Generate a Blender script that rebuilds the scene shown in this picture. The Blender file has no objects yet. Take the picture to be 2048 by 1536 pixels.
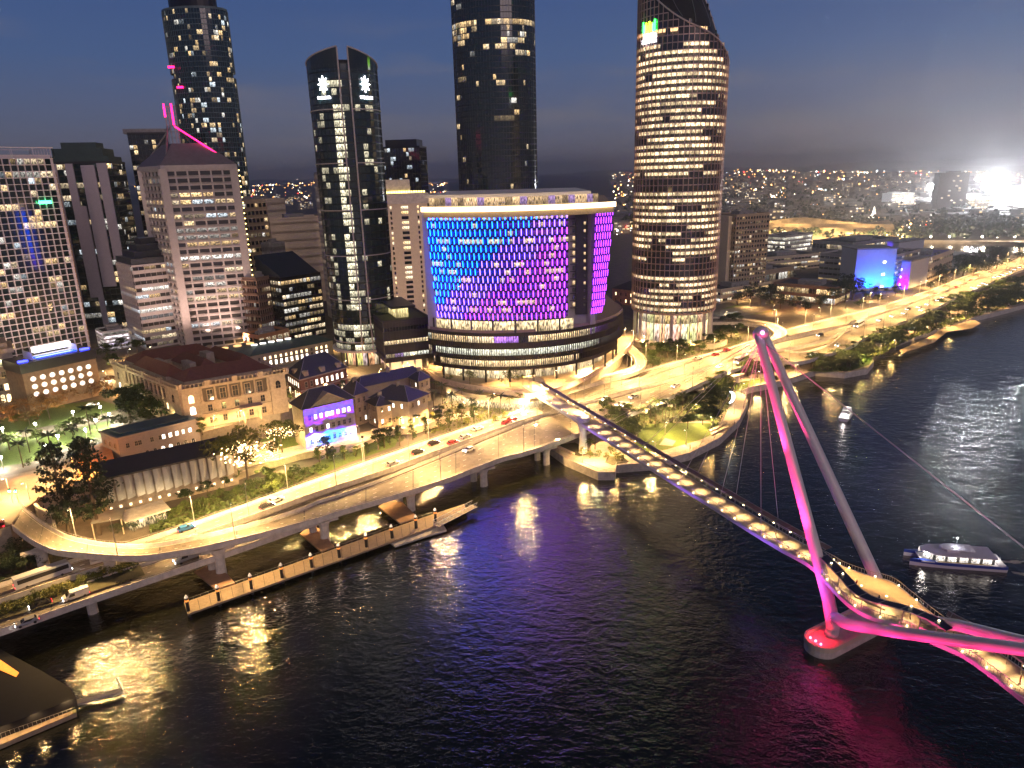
import bpy, math, random
import numpy as np
from mathutils import Vector, Matrix
R=random.Random(7)
SC=bpy.context.scene
# ------------------------------------------------------------ camera
H=100.0; F=1420.0; ROLL=math.radians(1.6); PITCH=math.atan((768-346.0)/F)
fw=np.array([0,math.cos(PITCH),-math.sin(PITCH)]); r0=np.array([1.0,0,0]); u0=np.cross(r0,fw)
rr=math.cos(ROLL)*r0-math.sin(ROLL)*u0
uu=math.cos(ROLL)*u0+math.sin(ROLL)*r0
cam=bpy.data.cameras.new('camera'); co=bpy.data.objects.new('camera',cam); SC.collection.objects.link(co)
cam.sensor_width=36; cam.lens=36*F/2048; cam.clip_start=.5; cam.clip_end=60000
m=Matrix.Identity(4)
for i in range(3): m[i][0]=rr[i]; m[i][1]=uu[i]; m[i][2]=-fw[i]
m[2][3]=H; co.matrix_world=m; SC.camera=co
# ------------------------------------------------------------ world: dusk sky
W=bpy.data.worlds.new('World'); SC.world=W; W.use_nodes=True
nt=W.node_tree; nt.nodes.clear()
def nn(t,k,**kw):
    n=t.nodes.new(k)
    for a,b in kw.items(): setattr(n,a,b)
    return n
wo=nn(nt,'ShaderNodeOutputWorld'); bg=nn(nt,'ShaderNodeBackground'); nt.links.new(bg.outputs[0],wo.inputs[0])
tc=nn(nt,'ShaderNodeTexCoord'); sx=nn(nt,'ShaderNodeSeparateXYZ'); nt.links.new(tc.outputs['Generated'],sx.inputs[0])
ramp=nn(nt,'ShaderNodeValToRGB'); cr=ramp.color_ramp
cr.elements[0].position=0.0; cr.elements[0].color=(.105,.088,.095,1)
cr.elements[1].position=1.0; cr.elements[1].color=(.003,.006,.016,1)
for p_,c_ in ((.02,(.085,.078,.095,1)),(.07,(.060,.070,.112,1)),(.14,(.036,.061,.132,1)),(.25,(.022,.045,.125,1)),(.36,(.010,.020,.055,1)),(.55,(.005,.010,.024,1))):
    e=cr.elements.new(p_); e.color=c_
mp=nn(nt,'ShaderNodeMapping'); mp.inputs['Scale'].default_value=(3,3,16); nt.links.new(tc.outputs['Generated'],mp.inputs[0])
ns=nn(nt,'ShaderNodeTexNoise'); ns.inputs['Scale'].default_value=1.3; ns.inputs['Detail'].default_value=5; nt.links.new(mp.outputs[0],ns.inputs[0])
mr=nn(nt,'ShaderNodeMapRange'); mr.inputs[1].default_value=.5; mr.inputs[2].default_value=.72; nt.links.new(ns.outputs[0],mr.inputs[0])
band=nn(nt,'ShaderNodeMapRange'); band.inputs[1].default_value=.22; band.inputs[2].default_value=.03; nt.links.new(sx.outputs[2],band.inputs[0])
mu=nn(nt,'ShaderNodeMath',operation='MULTIPLY'); nt.links.new(mr.outputs[0],mu.inputs[0]); nt.links.new(band.outputs[0],mu.inputs[1])
mu2=nn(nt,'ShaderNodeMath',operation='MULTIPLY'); nt.links.new(mu.outputs[0],mu2.inputs[0]); mu2.inputs[1].default_value=.95
mx=nn(nt,'ShaderNodeMix',data_type='RGBA'); nt.links.new(mu2.outputs[0],mx.inputs[0]); nt.links.new(sx.outputs[2],ramp.inputs[0])
nt.links.new(ramp.outputs[0],mx.inputs[6]); mx.inputs[7].default_value=(.10,.092,.105,1)
nt.links.new(mx.outputs[2],bg.inputs[0]); bg.inputs[1].default_value=.93
# last afterglow of the set sun, low in the west behind the camera
sl=bpy.data.lights.new('afterglow','SUN'); sl.energy=.36; sl.angle=math.radians(40); sl.color=(1,.74,.72)
so=bpy.data.objects.new('afterglow',sl); SC.collection.objects.link(so); so.rotation_euler=(math.radians(62),0,math.radians(18))
# ------------------------------------------------------------ exposure and sampling
SC.view_settings.view_transform='Standard'; SC.view_settings.look='None'; SC.view_settings.exposure=1.08; SC.view_settings.gamma=1
SC.render.engine='CYCLES'; cy=SC.cycles
cy.max_bounces=5; cy.diffuse_bounces=2; cy.glossy_bounces=3; cy.transmission_bounces=2; cy.transparent_max_bounces=4
cy.sample_clamp_indirect=3; cy.sample_clamp_direct=0; cy.use_denoising=True; cy.caustics_reflective=False; cy.caustics_refractive=False
cy.use_light_tree=True; cy.blur_glossy=.5
# ------------------------------------------------------------ helpers: pixel of the photograph -> point of the place
CP=np.array([0,0,H])
def ray(x,y): return fw+(x-1024)/F*rr+(768-y)/F*uu
def G(x,y,z=0.0):
    d=ray(x,y); t=(z-H)/d[2]; q=CP+t*d; return Vector((q[0],q[1],z))
def P(q):
    q=np.array(q,float)-CP; w=q@fw; return (1024+F*(q@rr)/w,768-F*(q@uu)/w)
def HT(x,y,X,Y):
    v=(768-y)/F
    return H+(v*(X*fw[0]+Y*fw[1])-(X*uu[0]+Y*uu[1]))/(uu[2]-v*fw[2])
def lin(h):
    h=h.lstrip('#'); c=[int(h[i:i+2],16)/255 for i in (0,2,4)]
    return tuple(x/12.92 if x<=.04045 else ((x+.055)/1.055)**2.4 for x in c)
# ------------------------------------------------------------ materials
MATS={}
def mat(name,col,rough=.6,metal=0,var=.25,scale=.6,emit=None,es=0,bump=0,bscale=3,sample=True,brick=None):
    if name in MATS: return MATS[name]
    mt=bpy.data.materials.new(name); mt.use_nodes=True; t=mt.node_tree; b=t.nodes['Principled BSDF']; L=t.links.new
    b.inputs['Roughness'].default_value=rough; b.inputs['Metallic'].default_value=metal
    c4=(*col[:3],1)
    if var>0:
        tc=nn(t,'ShaderNodeTexCoord'); n=nn(t,'ShaderNodeTexNoise'); n.inputs['Scale'].default_value=scale; n.inputs['Detail'].default_value=6; n.inputs['Roughness'].default_value=.65
        L(tc.outputs['Object'],n.inputs['Vector']); r=nn(t,'ShaderNodeValToRGB'); L(n.outputs[0],r.inputs[0])
        r.color_ramp.elements[0].position=.3; r.color_ramp.elements[1].position=.7
        r.color_ramp.elements[0].color=(*[x*(1-var) for x in col[:3]],1); r.color_ramp.elements[1].color=(*[min(1,x*(1+var)) for x in col[:3]],1)
        L(r.outputs[0],b.inputs['Base Color'])
        if bump:
            n2=nn(t,'ShaderNodeTexNoise'); n2.inputs['Scale'].default_value=bscale; n2.inputs['Detail'].default_value=4; L(tc.outputs['Object'],n2.inputs['Vector'])
            bp=nn(t,'ShaderNodeBump'); bp.inputs['Strength'].default_value=bump; bp.inputs['Distance'].default_value=.1; L(n2.outputs[0],bp.inputs['Height']); L(bp.outputs[0],b.inputs['Normal'])
    else: b.inputs['Base Color'].default_value=c4
    if emit: b.inputs['Emission Color'].default_value=(*emit[:3],1); b.inputs['Emission Strength'].default_value=es
    if not sample: mt.cycles.emission_sampling='NONE'
    MATS[name]=mt; return mt
def facade_mat(name,base,rough=.08,cut=None):
    mt=bpy.data.materials.new(name); mt.use_nodes=True; t=mt.node_tree; b=t.nodes['Principled BSDF']; L=t.links.new
    b.inputs['Base Color'].default_value=(*base,1); b.inputs['Roughness'].default_value=rough; b.inputs['IOR'].default_value=1.75
    at=nn(t,'ShaderNodeAttribute',attribute_name='lit'); uv=nn(t,'ShaderNodeUVMap',uv_map='UVMap'); s=nn(t,'ShaderNodeSeparateXYZ'); L(uv.outputs[0],s.inputs[0])
    # rooms: brighter towards the ceiling lights, broken up by blinds, furniture and partitions
    fr=nn(t,'ShaderNodeMath',operation='FRACT'); L(s.outputs[1],fr.inputs[0])
    mr=nn(t,'ShaderNodeMapRange'); L(fr.outputs[0],mr.inputs[0]); mr.inputs[1].default_value=0; mr.inputs[2].default_value=1; mr.inputs[3].default_value=.30; mr.inputs[4].default_value=.95
    if cut: mr.inputs[1].default_value=cut-.06; mr.inputs[2].default_value=cut+.06; mr.inputs[3].default_value=.03
    mp=nn(t,'ShaderNodeMapping'); mp.inputs['Scale'].default_value=(3.6,1.3,1); L(uv.outputs[0],mp.inputs[0])
    n=nn(t,'ShaderNodeTexNoise'); n.inputs['Scale'].default_value=1.7; n.inputs['Detail'].default_value=3; L(mp.outputs[0],n.inputs[0])
    m2=nn(t,'ShaderNodeMapRange'); L(n.outputs[0],m2.inputs[0]); m2.inputs[1].default_value=.42; m2.inputs[2].default_value=.58; m2.inputs[3].default_value=.12; m2.inputs[4].default_value=1.1
    a=nn(t,'ShaderNodeMath',operation='MULTIPLY'); L(mr.outputs[0],a.inputs[0]); L(m2.outputs[0],a.inputs[1])
    L(at.outputs[0],b.inputs['Emission Color']); L(a.outputs[0],b.inputs['Emission Strength'])
    mt.cycles.emission_sampling='NONE'; MATS[name]=mt; return mt
GLASS=facade_mat('dark_window_glass',(.012,.016,.022))
GLASSG=facade_mat('green_window_glass',(.014,.030,.030))
GLASSW=facade_mat('grey_window_glass',(.035,.035,.038),.15)
GLASSP=facade_mat('bronze_tower_glass',(.030,.022,.020),.1,cut=.46)
CONC=mat('pale_concrete',(.56,.51,.45),.75,bump=.2)
CONCD=mat('grey_concrete',(.26,.25,.25),.75,bump=.2)
WHITE=mat('white_paint',(.75,.73,.70),.5,var=.06)
MAUVE=mat('grey_precast',(.40,.37,.38),.7,var=.1)
DARK=mat('dark_metal',(.03,.03,.034),.4,.5,var=.2)
BLACKROOF=mat('dark_roof',(.035,.034,.036),.85)
STEEL=mat('galvanised_steel',(.38,.37,.36),.45,.6,var=.1)
SAND=mat('sandstone',(.46,.34,.22),.8,var=.22,scale=.9,bump=.4)
SANDD=mat('weathered_sandstone',(.34,.28,.21),.85,var=.25,scale=.8,bump=.4)
BRICK=mat('red_brick',(.24,.10,.06),.85,var=.25,scale=2)
BRNB=mat('brown_brick',(.20,.13,.10),.85,var=.2,scale=1)
SLATE=mat('slate_roof',(.055,.052,.06),.7,var=.3,scale=2)
REDROOF=mat('red_roof',(.16,.06,.035),.8,var=.2,scale=1)
COPPER=mat('green_copper_roof',(.05,.085,.08),.6,var=.3,scale=.5)
TAN=mat('tan_render',(.40,.31,.22),.75,var=.1)
CREAM=mat('cream_render',(.60,.50,.38),.7,var=.08)
ASPH=mat('asphalt',(.17,.15,.13),.75,var=.18,scale=.35)
ROADC=mat('freeway_surface',(.18,.15,.12),.7,var=.28,scale=.5)
PAINT=mat('road_paint',(.85,.83,.78),.6,var=.05)
PAVE=mat('paving',(.36,.30,.25),.8,var=.2,scale=.7)
GRASS=mat('lawn',(.085,.13,.022),.95,var=.35,scale=1.5,bump=.6,bscale=14)
SOIL=mat('garden_bed',(.07,.065,.035),.95,var=.4,scale=.8,bump=.8,bscale=3)
TIMBER=mat('timber_decking',(.36,.27,.18),.75,var=.2,scale=1.5)
WARM=(1,.70,.36); WARMW=(1,.80,.52); COOL=(.78,.9,1)
LAMPH=mat('lamp_glow',(.9,.9,.9),.5,var=0,emit=(1,.78,.45),es=22,sample=False)
WLAMP=mat('white_lamp_glow',(.9,.9,.9),.5,var=0,emit=(1,.93,.85),es=30,sample=False)
HEADL=mat('headlight_glow',(.9,.9,.9),.3,var=0,emit=(1,.97,.92),es=14,sample=False)
TAILL=mat('tail_light_glow',(.5,.02,.02),.3,var=0,emit=(1,.02,.04),es=4,sample=False)
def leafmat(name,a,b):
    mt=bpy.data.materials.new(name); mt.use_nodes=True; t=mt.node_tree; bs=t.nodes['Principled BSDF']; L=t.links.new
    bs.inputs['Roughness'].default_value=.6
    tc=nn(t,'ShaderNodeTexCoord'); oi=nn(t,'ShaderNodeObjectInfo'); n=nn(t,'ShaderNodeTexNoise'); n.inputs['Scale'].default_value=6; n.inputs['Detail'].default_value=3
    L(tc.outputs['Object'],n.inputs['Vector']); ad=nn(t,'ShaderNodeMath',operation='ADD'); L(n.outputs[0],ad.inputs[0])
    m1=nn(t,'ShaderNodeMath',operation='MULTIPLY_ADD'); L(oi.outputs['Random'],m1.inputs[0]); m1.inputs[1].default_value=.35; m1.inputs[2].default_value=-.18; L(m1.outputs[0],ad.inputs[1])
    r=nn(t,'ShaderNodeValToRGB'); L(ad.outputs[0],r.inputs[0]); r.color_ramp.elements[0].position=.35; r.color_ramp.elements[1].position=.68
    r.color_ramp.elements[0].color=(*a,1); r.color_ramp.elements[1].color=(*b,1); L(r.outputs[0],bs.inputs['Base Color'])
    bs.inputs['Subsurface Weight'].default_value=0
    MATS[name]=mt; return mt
LEAF=leafmat('leaves',(.022,.045,.010),(.085,.12,.022))
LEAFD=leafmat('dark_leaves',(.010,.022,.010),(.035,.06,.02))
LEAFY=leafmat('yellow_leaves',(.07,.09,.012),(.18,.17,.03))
BARK=mat('bark',(.11,.08,.055),.9,var=.3,scale=2)
# ------------------------------------------------------------ mesh builder
class MB:
    def __init__(s): s.v=[]; s.f=[]; s.m=[]; s.l=[]; s.uv=[]
    def face(s,pts,m=0,lit=None,uv=None):
        i=len(s.v); s.v.extend([tuple(p) for p in pts]); n=len(pts); s.f.append(tuple(range(i,i+n))); s.m.append(m)
        s.l.append(lit or (0,0,0)); s.uv.append(uv or [(0,0),(1,0),(1,1),(0,1)][:n] if n<=4 else uv or [(0,0)]*n)
    def box(s,c,h,rz=0,m=0,lit=None,M4=None):
        cx,cy,cz=c; a,b,d=h; ca,sa=math.cos(rz),math.sin(rz)
        P8=[(cx+x*a*ca-y*b*sa,cy+x*a*sa+y*b*ca,cz+z*d) for z in (-1,1) for x,y in ((-1,-1),(1,-1),(1,1),(-1,1))]
        if M4: P8=[tuple(M4@Vector(p)) for p in P8]
        for q in ((3,2,1,0),(4,5,6,7),(0,1,5,4),(1,2,6,5),(2,3,7,6),(3,0,4,7)): s.face([P8[k] for k in q],m,lit)
    def prism(s,poly,z0,z1,m=0,mtop=None,bottom=True):
        n=len(poly); A=[(p[0],p[1],z0 if not callable(z0) else z0(p[0],p[1])) for p in poly]; B=[(p[0],p[1],z1 if not callable(z1) else z1(p[0],p[1])) for p in poly]
        for i in range(n): j=(i+1)%n; s.face([A[i],A[j],B[j],B[i]],m)
        s.face(B,m if mtop is None else mtop)
        if bottom: s.face(A[::-1],m)
    def tube(s,p0,p1,r0,r1=None,n=6,m=0,cap=True):
        r1=r0 if r1 is None else r1; p0=Vector(p0); p1=Vector(p1); d=(p1-p0)
        if d.length<1e-6: return
        d.normalize(); a=d.orthogonal().normalized(); b=d.cross(a)
        A=[p0+(a*math.cos(k*2*math.pi/n)+b*math.sin(k*2*math.pi/n))*r0 for k in range(n)]
        B=[p1+(a*math.cos(k*2*math.pi/n)+b*math.sin(k*2*math.pi/n))*r1 for k in range(n)]
        for i in range(n): j=(i+1)%n; s.face([A[i],A[j],B[j],B[i]],m)
        if cap: s.face(A[::-1],m); s.face(B,m)
    def path(s,pts,rad,n=8,m=0):
        pts=[Vector(p) for p in pts]; rings=[]
        for i,p in enumerate(pts):
            d=(pts[min(i+1,len(pts)-1)]-pts[max(i-1,0)]).normalized(); a=Vector((0,0,1)).cross(d)
            a=a.normalized() if a.length>1e-3 else Vector((1,0,0)); b=d.cross(a).normalized()
            r=rad(i/(len(pts)-1)) if callable(rad) else rad
            ra,rb=r if isinstance(r,tuple) else (r,r)
            rings.append([p+a*math.cos(k*2*math.pi/n)*ra+b*math.sin(k*2*math.pi/n)*rb for k in range(n)])
        for A,B in zip(rings,rings[1:]):
            for i in range(n): j=(i+1)%n; s.face([A[i],A[j],B[j],B[i]],m)
        s.face(rings[0][::-1],m); s.face(rings[-1],m)
    def ball(s,c,r,m=0,n=8,k=5,sz=1):
        c=Vector(c)
        for a in range(k):
            t0=math.pi*a/k; t1=math.pi*(a+1)/k
            for b in range(n):
                p0=2*math.pi*b/n; p1=2*math.pi*(b+1)/n
                q=[c+Vector((math.sin(t)*math.cos(p),math.sin(t)*math.sin(p),math.cos(t)*sz))*r for t,p in ((t1,p0),(t1,p1),(t0,p1),(t0,p0))]
                s.face(q,m)
    def build(s,name,mats,parent=None,smooth=False,loc=None):
        me=bpy.data.meshes.new(name); me.from_pydata(s.v,[],s.f)
        if not isinstance(mats,(list,tuple)): mats=[mats]
        for x in mats: me.materials.append(x)
        me.polygons.foreach_set('material_index',s.m)
        if any(x in (GLASS,GLASSG,GLASSW,GLASSP) for x in mats):
            ca=me.color_attributes.new('lit','FLOAT_COLOR','CORNER'); dat=[]; uvd=[]
            for f_,l_,u_ in zip(s.f,s.l,s.uv):
                for q in range(len(f_)): dat.extend((l_[0],l_[1],l_[2],1)); uvd.extend(u_[q] if q<len(u_) else (0,0))
            ca.data.foreach_set('color',dat); ul=me.uv_layers.new(name='UVMap'); ul.data.foreach_set('uv',uvd)
        if smooth: me.polygons.foreach_set('use_smooth',[True]*len(s.f))
        me.update(); o=bpy.data.objects.new(name,me); SC.collection.objects.link(o)
        if parent: o.parent=parent
        if loc: o.location=loc
        return o
def weld(o):
    import bmesh
    b=bmesh.new(); b.from_mesh(o.data); bmesh.ops.remove_doubles(b,verts=b.verts,dist=.001); b.to_mesh(o.data); b.free(); return o
def thing(name,label,cat,loc=(0,0,0),rz=0,group=None,scale=1):
    o=bpy.data.objects.new(name,None); SC.collection.objects.link(o); o.location=loc; o.rotation_euler=(0,0,rz); o.scale=(scale,)*3; o.empty_display_size=.5
    o['label']=label; o['category']=cat
    if group: o['group']=group
    return o
def tag(o,label,cat,group=None,kind=None):
    if kind: o['kind']=kind
    if label: o['label']=label
    if cat: o['category']=cat
    if group: o['group']=group
    return o
def struct(o): o['kind']='structure'; return o
def copy_tree(o,parent=None):
    c=o.copy(); SC.collection.objects.link(c); c.parent=parent
    for ch in KIDS.get(o.name,[]): copy_tree(ch,c)
    return c
KIDS={}
def proto(o,kids): 
    KIDS[o.name]=kids
    return o
ORD=['first','second','third','fourth','fifth','sixth','seventh','eighth','ninth','tenth','eleventh','twelfth','thirteenth','fourteenth','fifteenth','sixteenth','seventeenth','eighteenth','nineteenth','twentieth']
def ordw(i):
    if i<20: return ORD[i]
    n=i+1
    if n>=100: return 'hundred' +('th' if n==100 else ' and '+ordw(n-101))
    t=['twenty','thirty','forty','fifty','sixty','seventy','eighty','ninety'][n//10-2]
    return t+'-'+ORD[n%10-1] if n%10 else t[:-1]+'ieth'
def label_row(objs,text,key=None):
    objs=sorted(objs,key=key or (lambda o:P(o.location)[0]))
    for i,o in enumerate(objs): o['label']=text.replace('#',ordw(i)) if len(objs)>1 else text.replace(', # from the left','').replace('#','only')
LIGHTD={}
def light(kind,loc,energy,col,size=.25,spot=2.6,blend=.6,tgt=None,parent=None,name='lamp_light'):
    k=(kind,energy,col,size,spot,blend)
    if k not in LIGHTD:
        d=bpy.data.lights.new(name,kind); d.energy=energy; d.color=col
        if kind=='AREA': d.size=size
        else: d.shadow_soft_size=size
        if kind=='SPOT': d.spot_size=spot; d.spot_blend=blend
        LIGHTD[k]=d
    o=bpy.data.objects.new(name,LIGHTD[k]); SC.collection.objects.link(o); o.location=loc
    if tgt is not None: o.rotation_euler=(Vector(tgt)-Vector(loc)).to_track_quat('-Z','Y').to_euler()
    if parent: o.parent=parent
    return o
def lerp(a,b,t): return a+(b-a)*t
def crom(pts,n):
    pts=[np.array(p,float) for p in pts]; q=[2*pts[0]-pts[1]]+pts+[2*pts[-1]-pts[-2]]; out=[]
    seg=len(pts)-1
    for i in range(n+1):
        t=i/n*seg; k=min(int(t),seg-1); u=t-k; a,b,c,d=q[k:k+4]
        out.append(.5*((2*b)+(-a+c)*u+(2*a-5*b+4*c-d)*u*u+(-a+3*b-3*c+d)*u**3))
    return out
# ============================================================ WATER AND GROUND
def water_mat():
    mt=bpy.data.materials.new('river_water'); mt.use_nodes=True; t=mt.node_tree; b=t.nodes['Principled BSDF']; L=t.links.new
    b.inputs['Base Color'].default_value=(.010,.011,.007,1); b.inputs['Roughness'].default_value=.06; b.inputs['IOR'].default_value=1.85
    g=nn(t,'ShaderNodeNewGeometry'); mp=nn(t,'ShaderNodeMapping'); mp.inputs['Scale'].default_value=(1,1.5,1); mp.inputs['Rotation'].default_value=(0,0,.5); L(g.outputs['Position'],mp.inputs[0])
    last=None
    for sc,st,di in ((.13,.8,.42),(.5,.9,.20),(1.6,.8,.075)):
        n=nn(t,'ShaderNodeTexNoise'); n.inputs['Scale'].default_value=sc; n.inputs['Detail'].default_value=3; n.inputs['Distortion'].default_value=.6; L(mp.outputs[0],n.inputs[0])
        bp=nn(t,'ShaderNodeBump'); bp.inputs['Strength'].default_value=st; bp.inputs['Distance'].default_value=di; L(n.outputs[0],bp.inputs['Height'])
        if last: L(last.outputs[0],bp.inputs['Normal'])
        last=bp
    L(last.outputs[0],b.inputs['Normal']); MATS['river_water']=mt; return mt
WATER=water_mat()
b=MB(); b.face([(-30000,-3000,0),(30000,-3000,0),(30000,40000,0),(-30000,40000,0)]); struct(b.build('river_water',WATER))
GROUND=mat('city_ground',(.12,.10,.08),.9,var=.35,scale=.15)
def land(name,poly,z,mt,zb=-2,mside=None):
    b=MB(); 
    a=sum(poly[i][0]*poly[(i+1)%len(poly)][1]-poly[(i+1)%len(poly)][0]*poly[i][1] for i in range(len(poly)))
    if a<0: poly=poly[::-1]
    b.prism([(p[0],p[1]) for p in poly],zb,z,1,0,bottom=False); return struct(b.build(name,[mt,mside or CONC]))
def gp(l,z): return [G(x,y,z) for x,y in l]
FAR=[Vector((20000,14000,0)),Vector((20000,30000,0)),Vector((-20000,30000,0)),Vector((-20000,100,0))]
# lower promenade level on the river, then the ground behind the freeway, then street level
prom=gp([(-600,1420),(0,1242),(300,1132),(650,1000),(900,925),(1060,885),(1098,893),(1130,916),(1196,944),(1230,944),(1233,930),(1300,925),(1380,905),(1440,875),(1480,838),(1496,805),(1490,790),(1478,783),(1500,774),(1560,762),(1600,750),(1630,740),(1690,745),(1735,737),(1748,722),(1742,708),(1775,690),(1830,670),(1890,655),(1950,634),(2000,622),(2060,606),(2250,560),(2700,500)],3)
backr=gp([(2700,462),(2300,488),(2048,505),(1950,506),(1880,500),(1820,490),(1500,484),(1280,478)],3)
land('promenade',prom+backr+[Vector((1500,6000,0)),Vector((-20000,30000,0)),Vector((-20000,100,0))],3,PAVE)
land('ground',gp([(-700,1420),(-150,1225),(0,1188),(150,1138),(300,1093),(401,1056),(650,968),(894,884),(1050,830),(1250,766),(1446,711),(1600,664),(1775,615),(1862,590),(1950,558),(2048,520),(2300,500),(2048,508),(1880,502),(1820,492),(1500,487),(1280,482)],7)+[Vector((1480,6000,0)),Vector((-19000,29000,0)),Vector((-20000,100,0))],7,GROUND,2)
land('street_level',gp([(-900,1150),(-60,1075),(20,1052),(48,1018),(95,985),(150,955),(200,930),(220,880),(300,868),(480,838),(560,825),(600,800),(690,770),(850,742),(880,757),(940,768),(1000,778),(1060,786),(1125,765),(1200,735),(1240,705),(1262,660),(1262,600),(1240,520)],14)+[Vector((150,1500,0)),Vector((-9000,9000,0)),Vector((-9000,100,0))],14,GROUND,6,SANDD)
land('far_bank',gp([(1270,474),(1500,476),(1850,480),(1950,482),(2048,485),(2400,480),(2900,470)],4)+FAR[:2]+[Vector((1200,29000,0)),Vector((900,3000,0))],4,GROUND,-2,GROUND)
def patch(name,px,z,mt,dz=.02,lab=None):
    b=MB(); poly=gp(px,z); a=sum(poly[i][0]*poly[(i+1)%len(poly)][1]-poly[(i+1)%len(poly)][0]*poly[i][1] for i in range(len(poly)))
    if a<0: poly=poly[::-1]
    b.face([(p[0],p[1],z+dz) for p in poly]); return struct(b.build(name,mt))
# lawns and paths
patch('lawn',[(-200,905),(0,880),(70,872),(160,855),(230,838),(215,870),(150,890),(60,925),(-200,960)],14,GRASS)
patch('lawn',[(-200,880),(0,868),(60,858),(140,845),(250,815),(200,800),(100,812),(0,838),(-200,860)],14,GRASS,.03)
patch('lawn',[(1280,905),(1330,900),(1400,880),(1440,862),(1450,848),(1400,846),(1330,846),(1290,850),(1268,880)],3,GRASS,.03)
patch('path',[(1345,892),(1352,882),(1330,876),(1318,890)],3,PAVE,.06)
patch('lawn',[(1462,774),(1475,784),(1500,772),(1550,760),(1570,752),(1520,757),(1475,765)],3,GRASS,.03)
patch('lawn',[(1610,742),(1650,744),(1700,742),(1738,730),(1746,716),(1735,706),(1700,716),(1660,725)],3,GRASS,.03)
patch('garden_bed',[(1113,890),(1140,908),(1160,913),(1185,905),(1150,885)],3,SOIL,.05)
patch('garden_bed',[(1210,925),(1225,931),(1258,924),(1245,912),(1215,913)],3,SOIL,.05)
patch('garden_bed',[(1230,835),(1270,870),(1330,845),(1430,840),(1470,800),(1450,770),(1350,790),(1290,815)],3,SOIL,.012)
patch('garden_bed',[(0,1120),(120,1105),(280,1130),(290,1150),(0,1240)],7,SOIL,.03)
patch('garden_bed',[(0,1090),(110,1100),(250,1110),(0,1168)],7,SOIL,.05)
patch('garden_bed',[(300,1045),(380,1005),(600,940),(640,925),(660,935),(640,955),(480,1008),(300,1070)],7,SOIL,.03)
patch('garden_bed',[(620,935),(660,910),(800,870),(790,893),(700,925),(640,950)],7,GRASS,.06)
patch('lawn',[(500,905),(520,880),(560,865),(600,880),(590,905),(560,925),(520,930)],7,GRASS,.04)
patch('lawn',[(1445,618),(1470,610),(1530,612),(1560,620),(1500,630),(1445,630)],7,GRASS,.04)
patch('garden_bed',[(1290,700),(1320,680),(1420,690),(1500,660),(1480,690),(1400,705),(1300,735)],7,SOIL,.04)
patch('path',[(190,1030),(300,985),(480,935),(620,905),(800,868),(860,850),(960,830),(940,822),(800,850),(600,890),(470,920),(280,965),(190,1000)],7,PAVE,.08)
# streets
def road_patch(px,z,name='road'): return patch(name,px,z,ASPH,.05)
road_patch([(-400,1090),(20,1050),(45,1015),(100,985),(230,945),(200,925),(100,935),(0,955),(-400,1000)],14)
road_patch([(400,866),(560,822),(690,785),(860,752),(850,738),(690,765),(540,800),(400,842)],14)
road_patch([(0,820),(100,790),(230,765),(330,760),(300,745),(200,745),(0,790)],14)
road_patch([(1440,640),(1560,618),(1700,640),(1780,605),(1700,600),(1560,598),(1440,620)],7)
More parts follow.
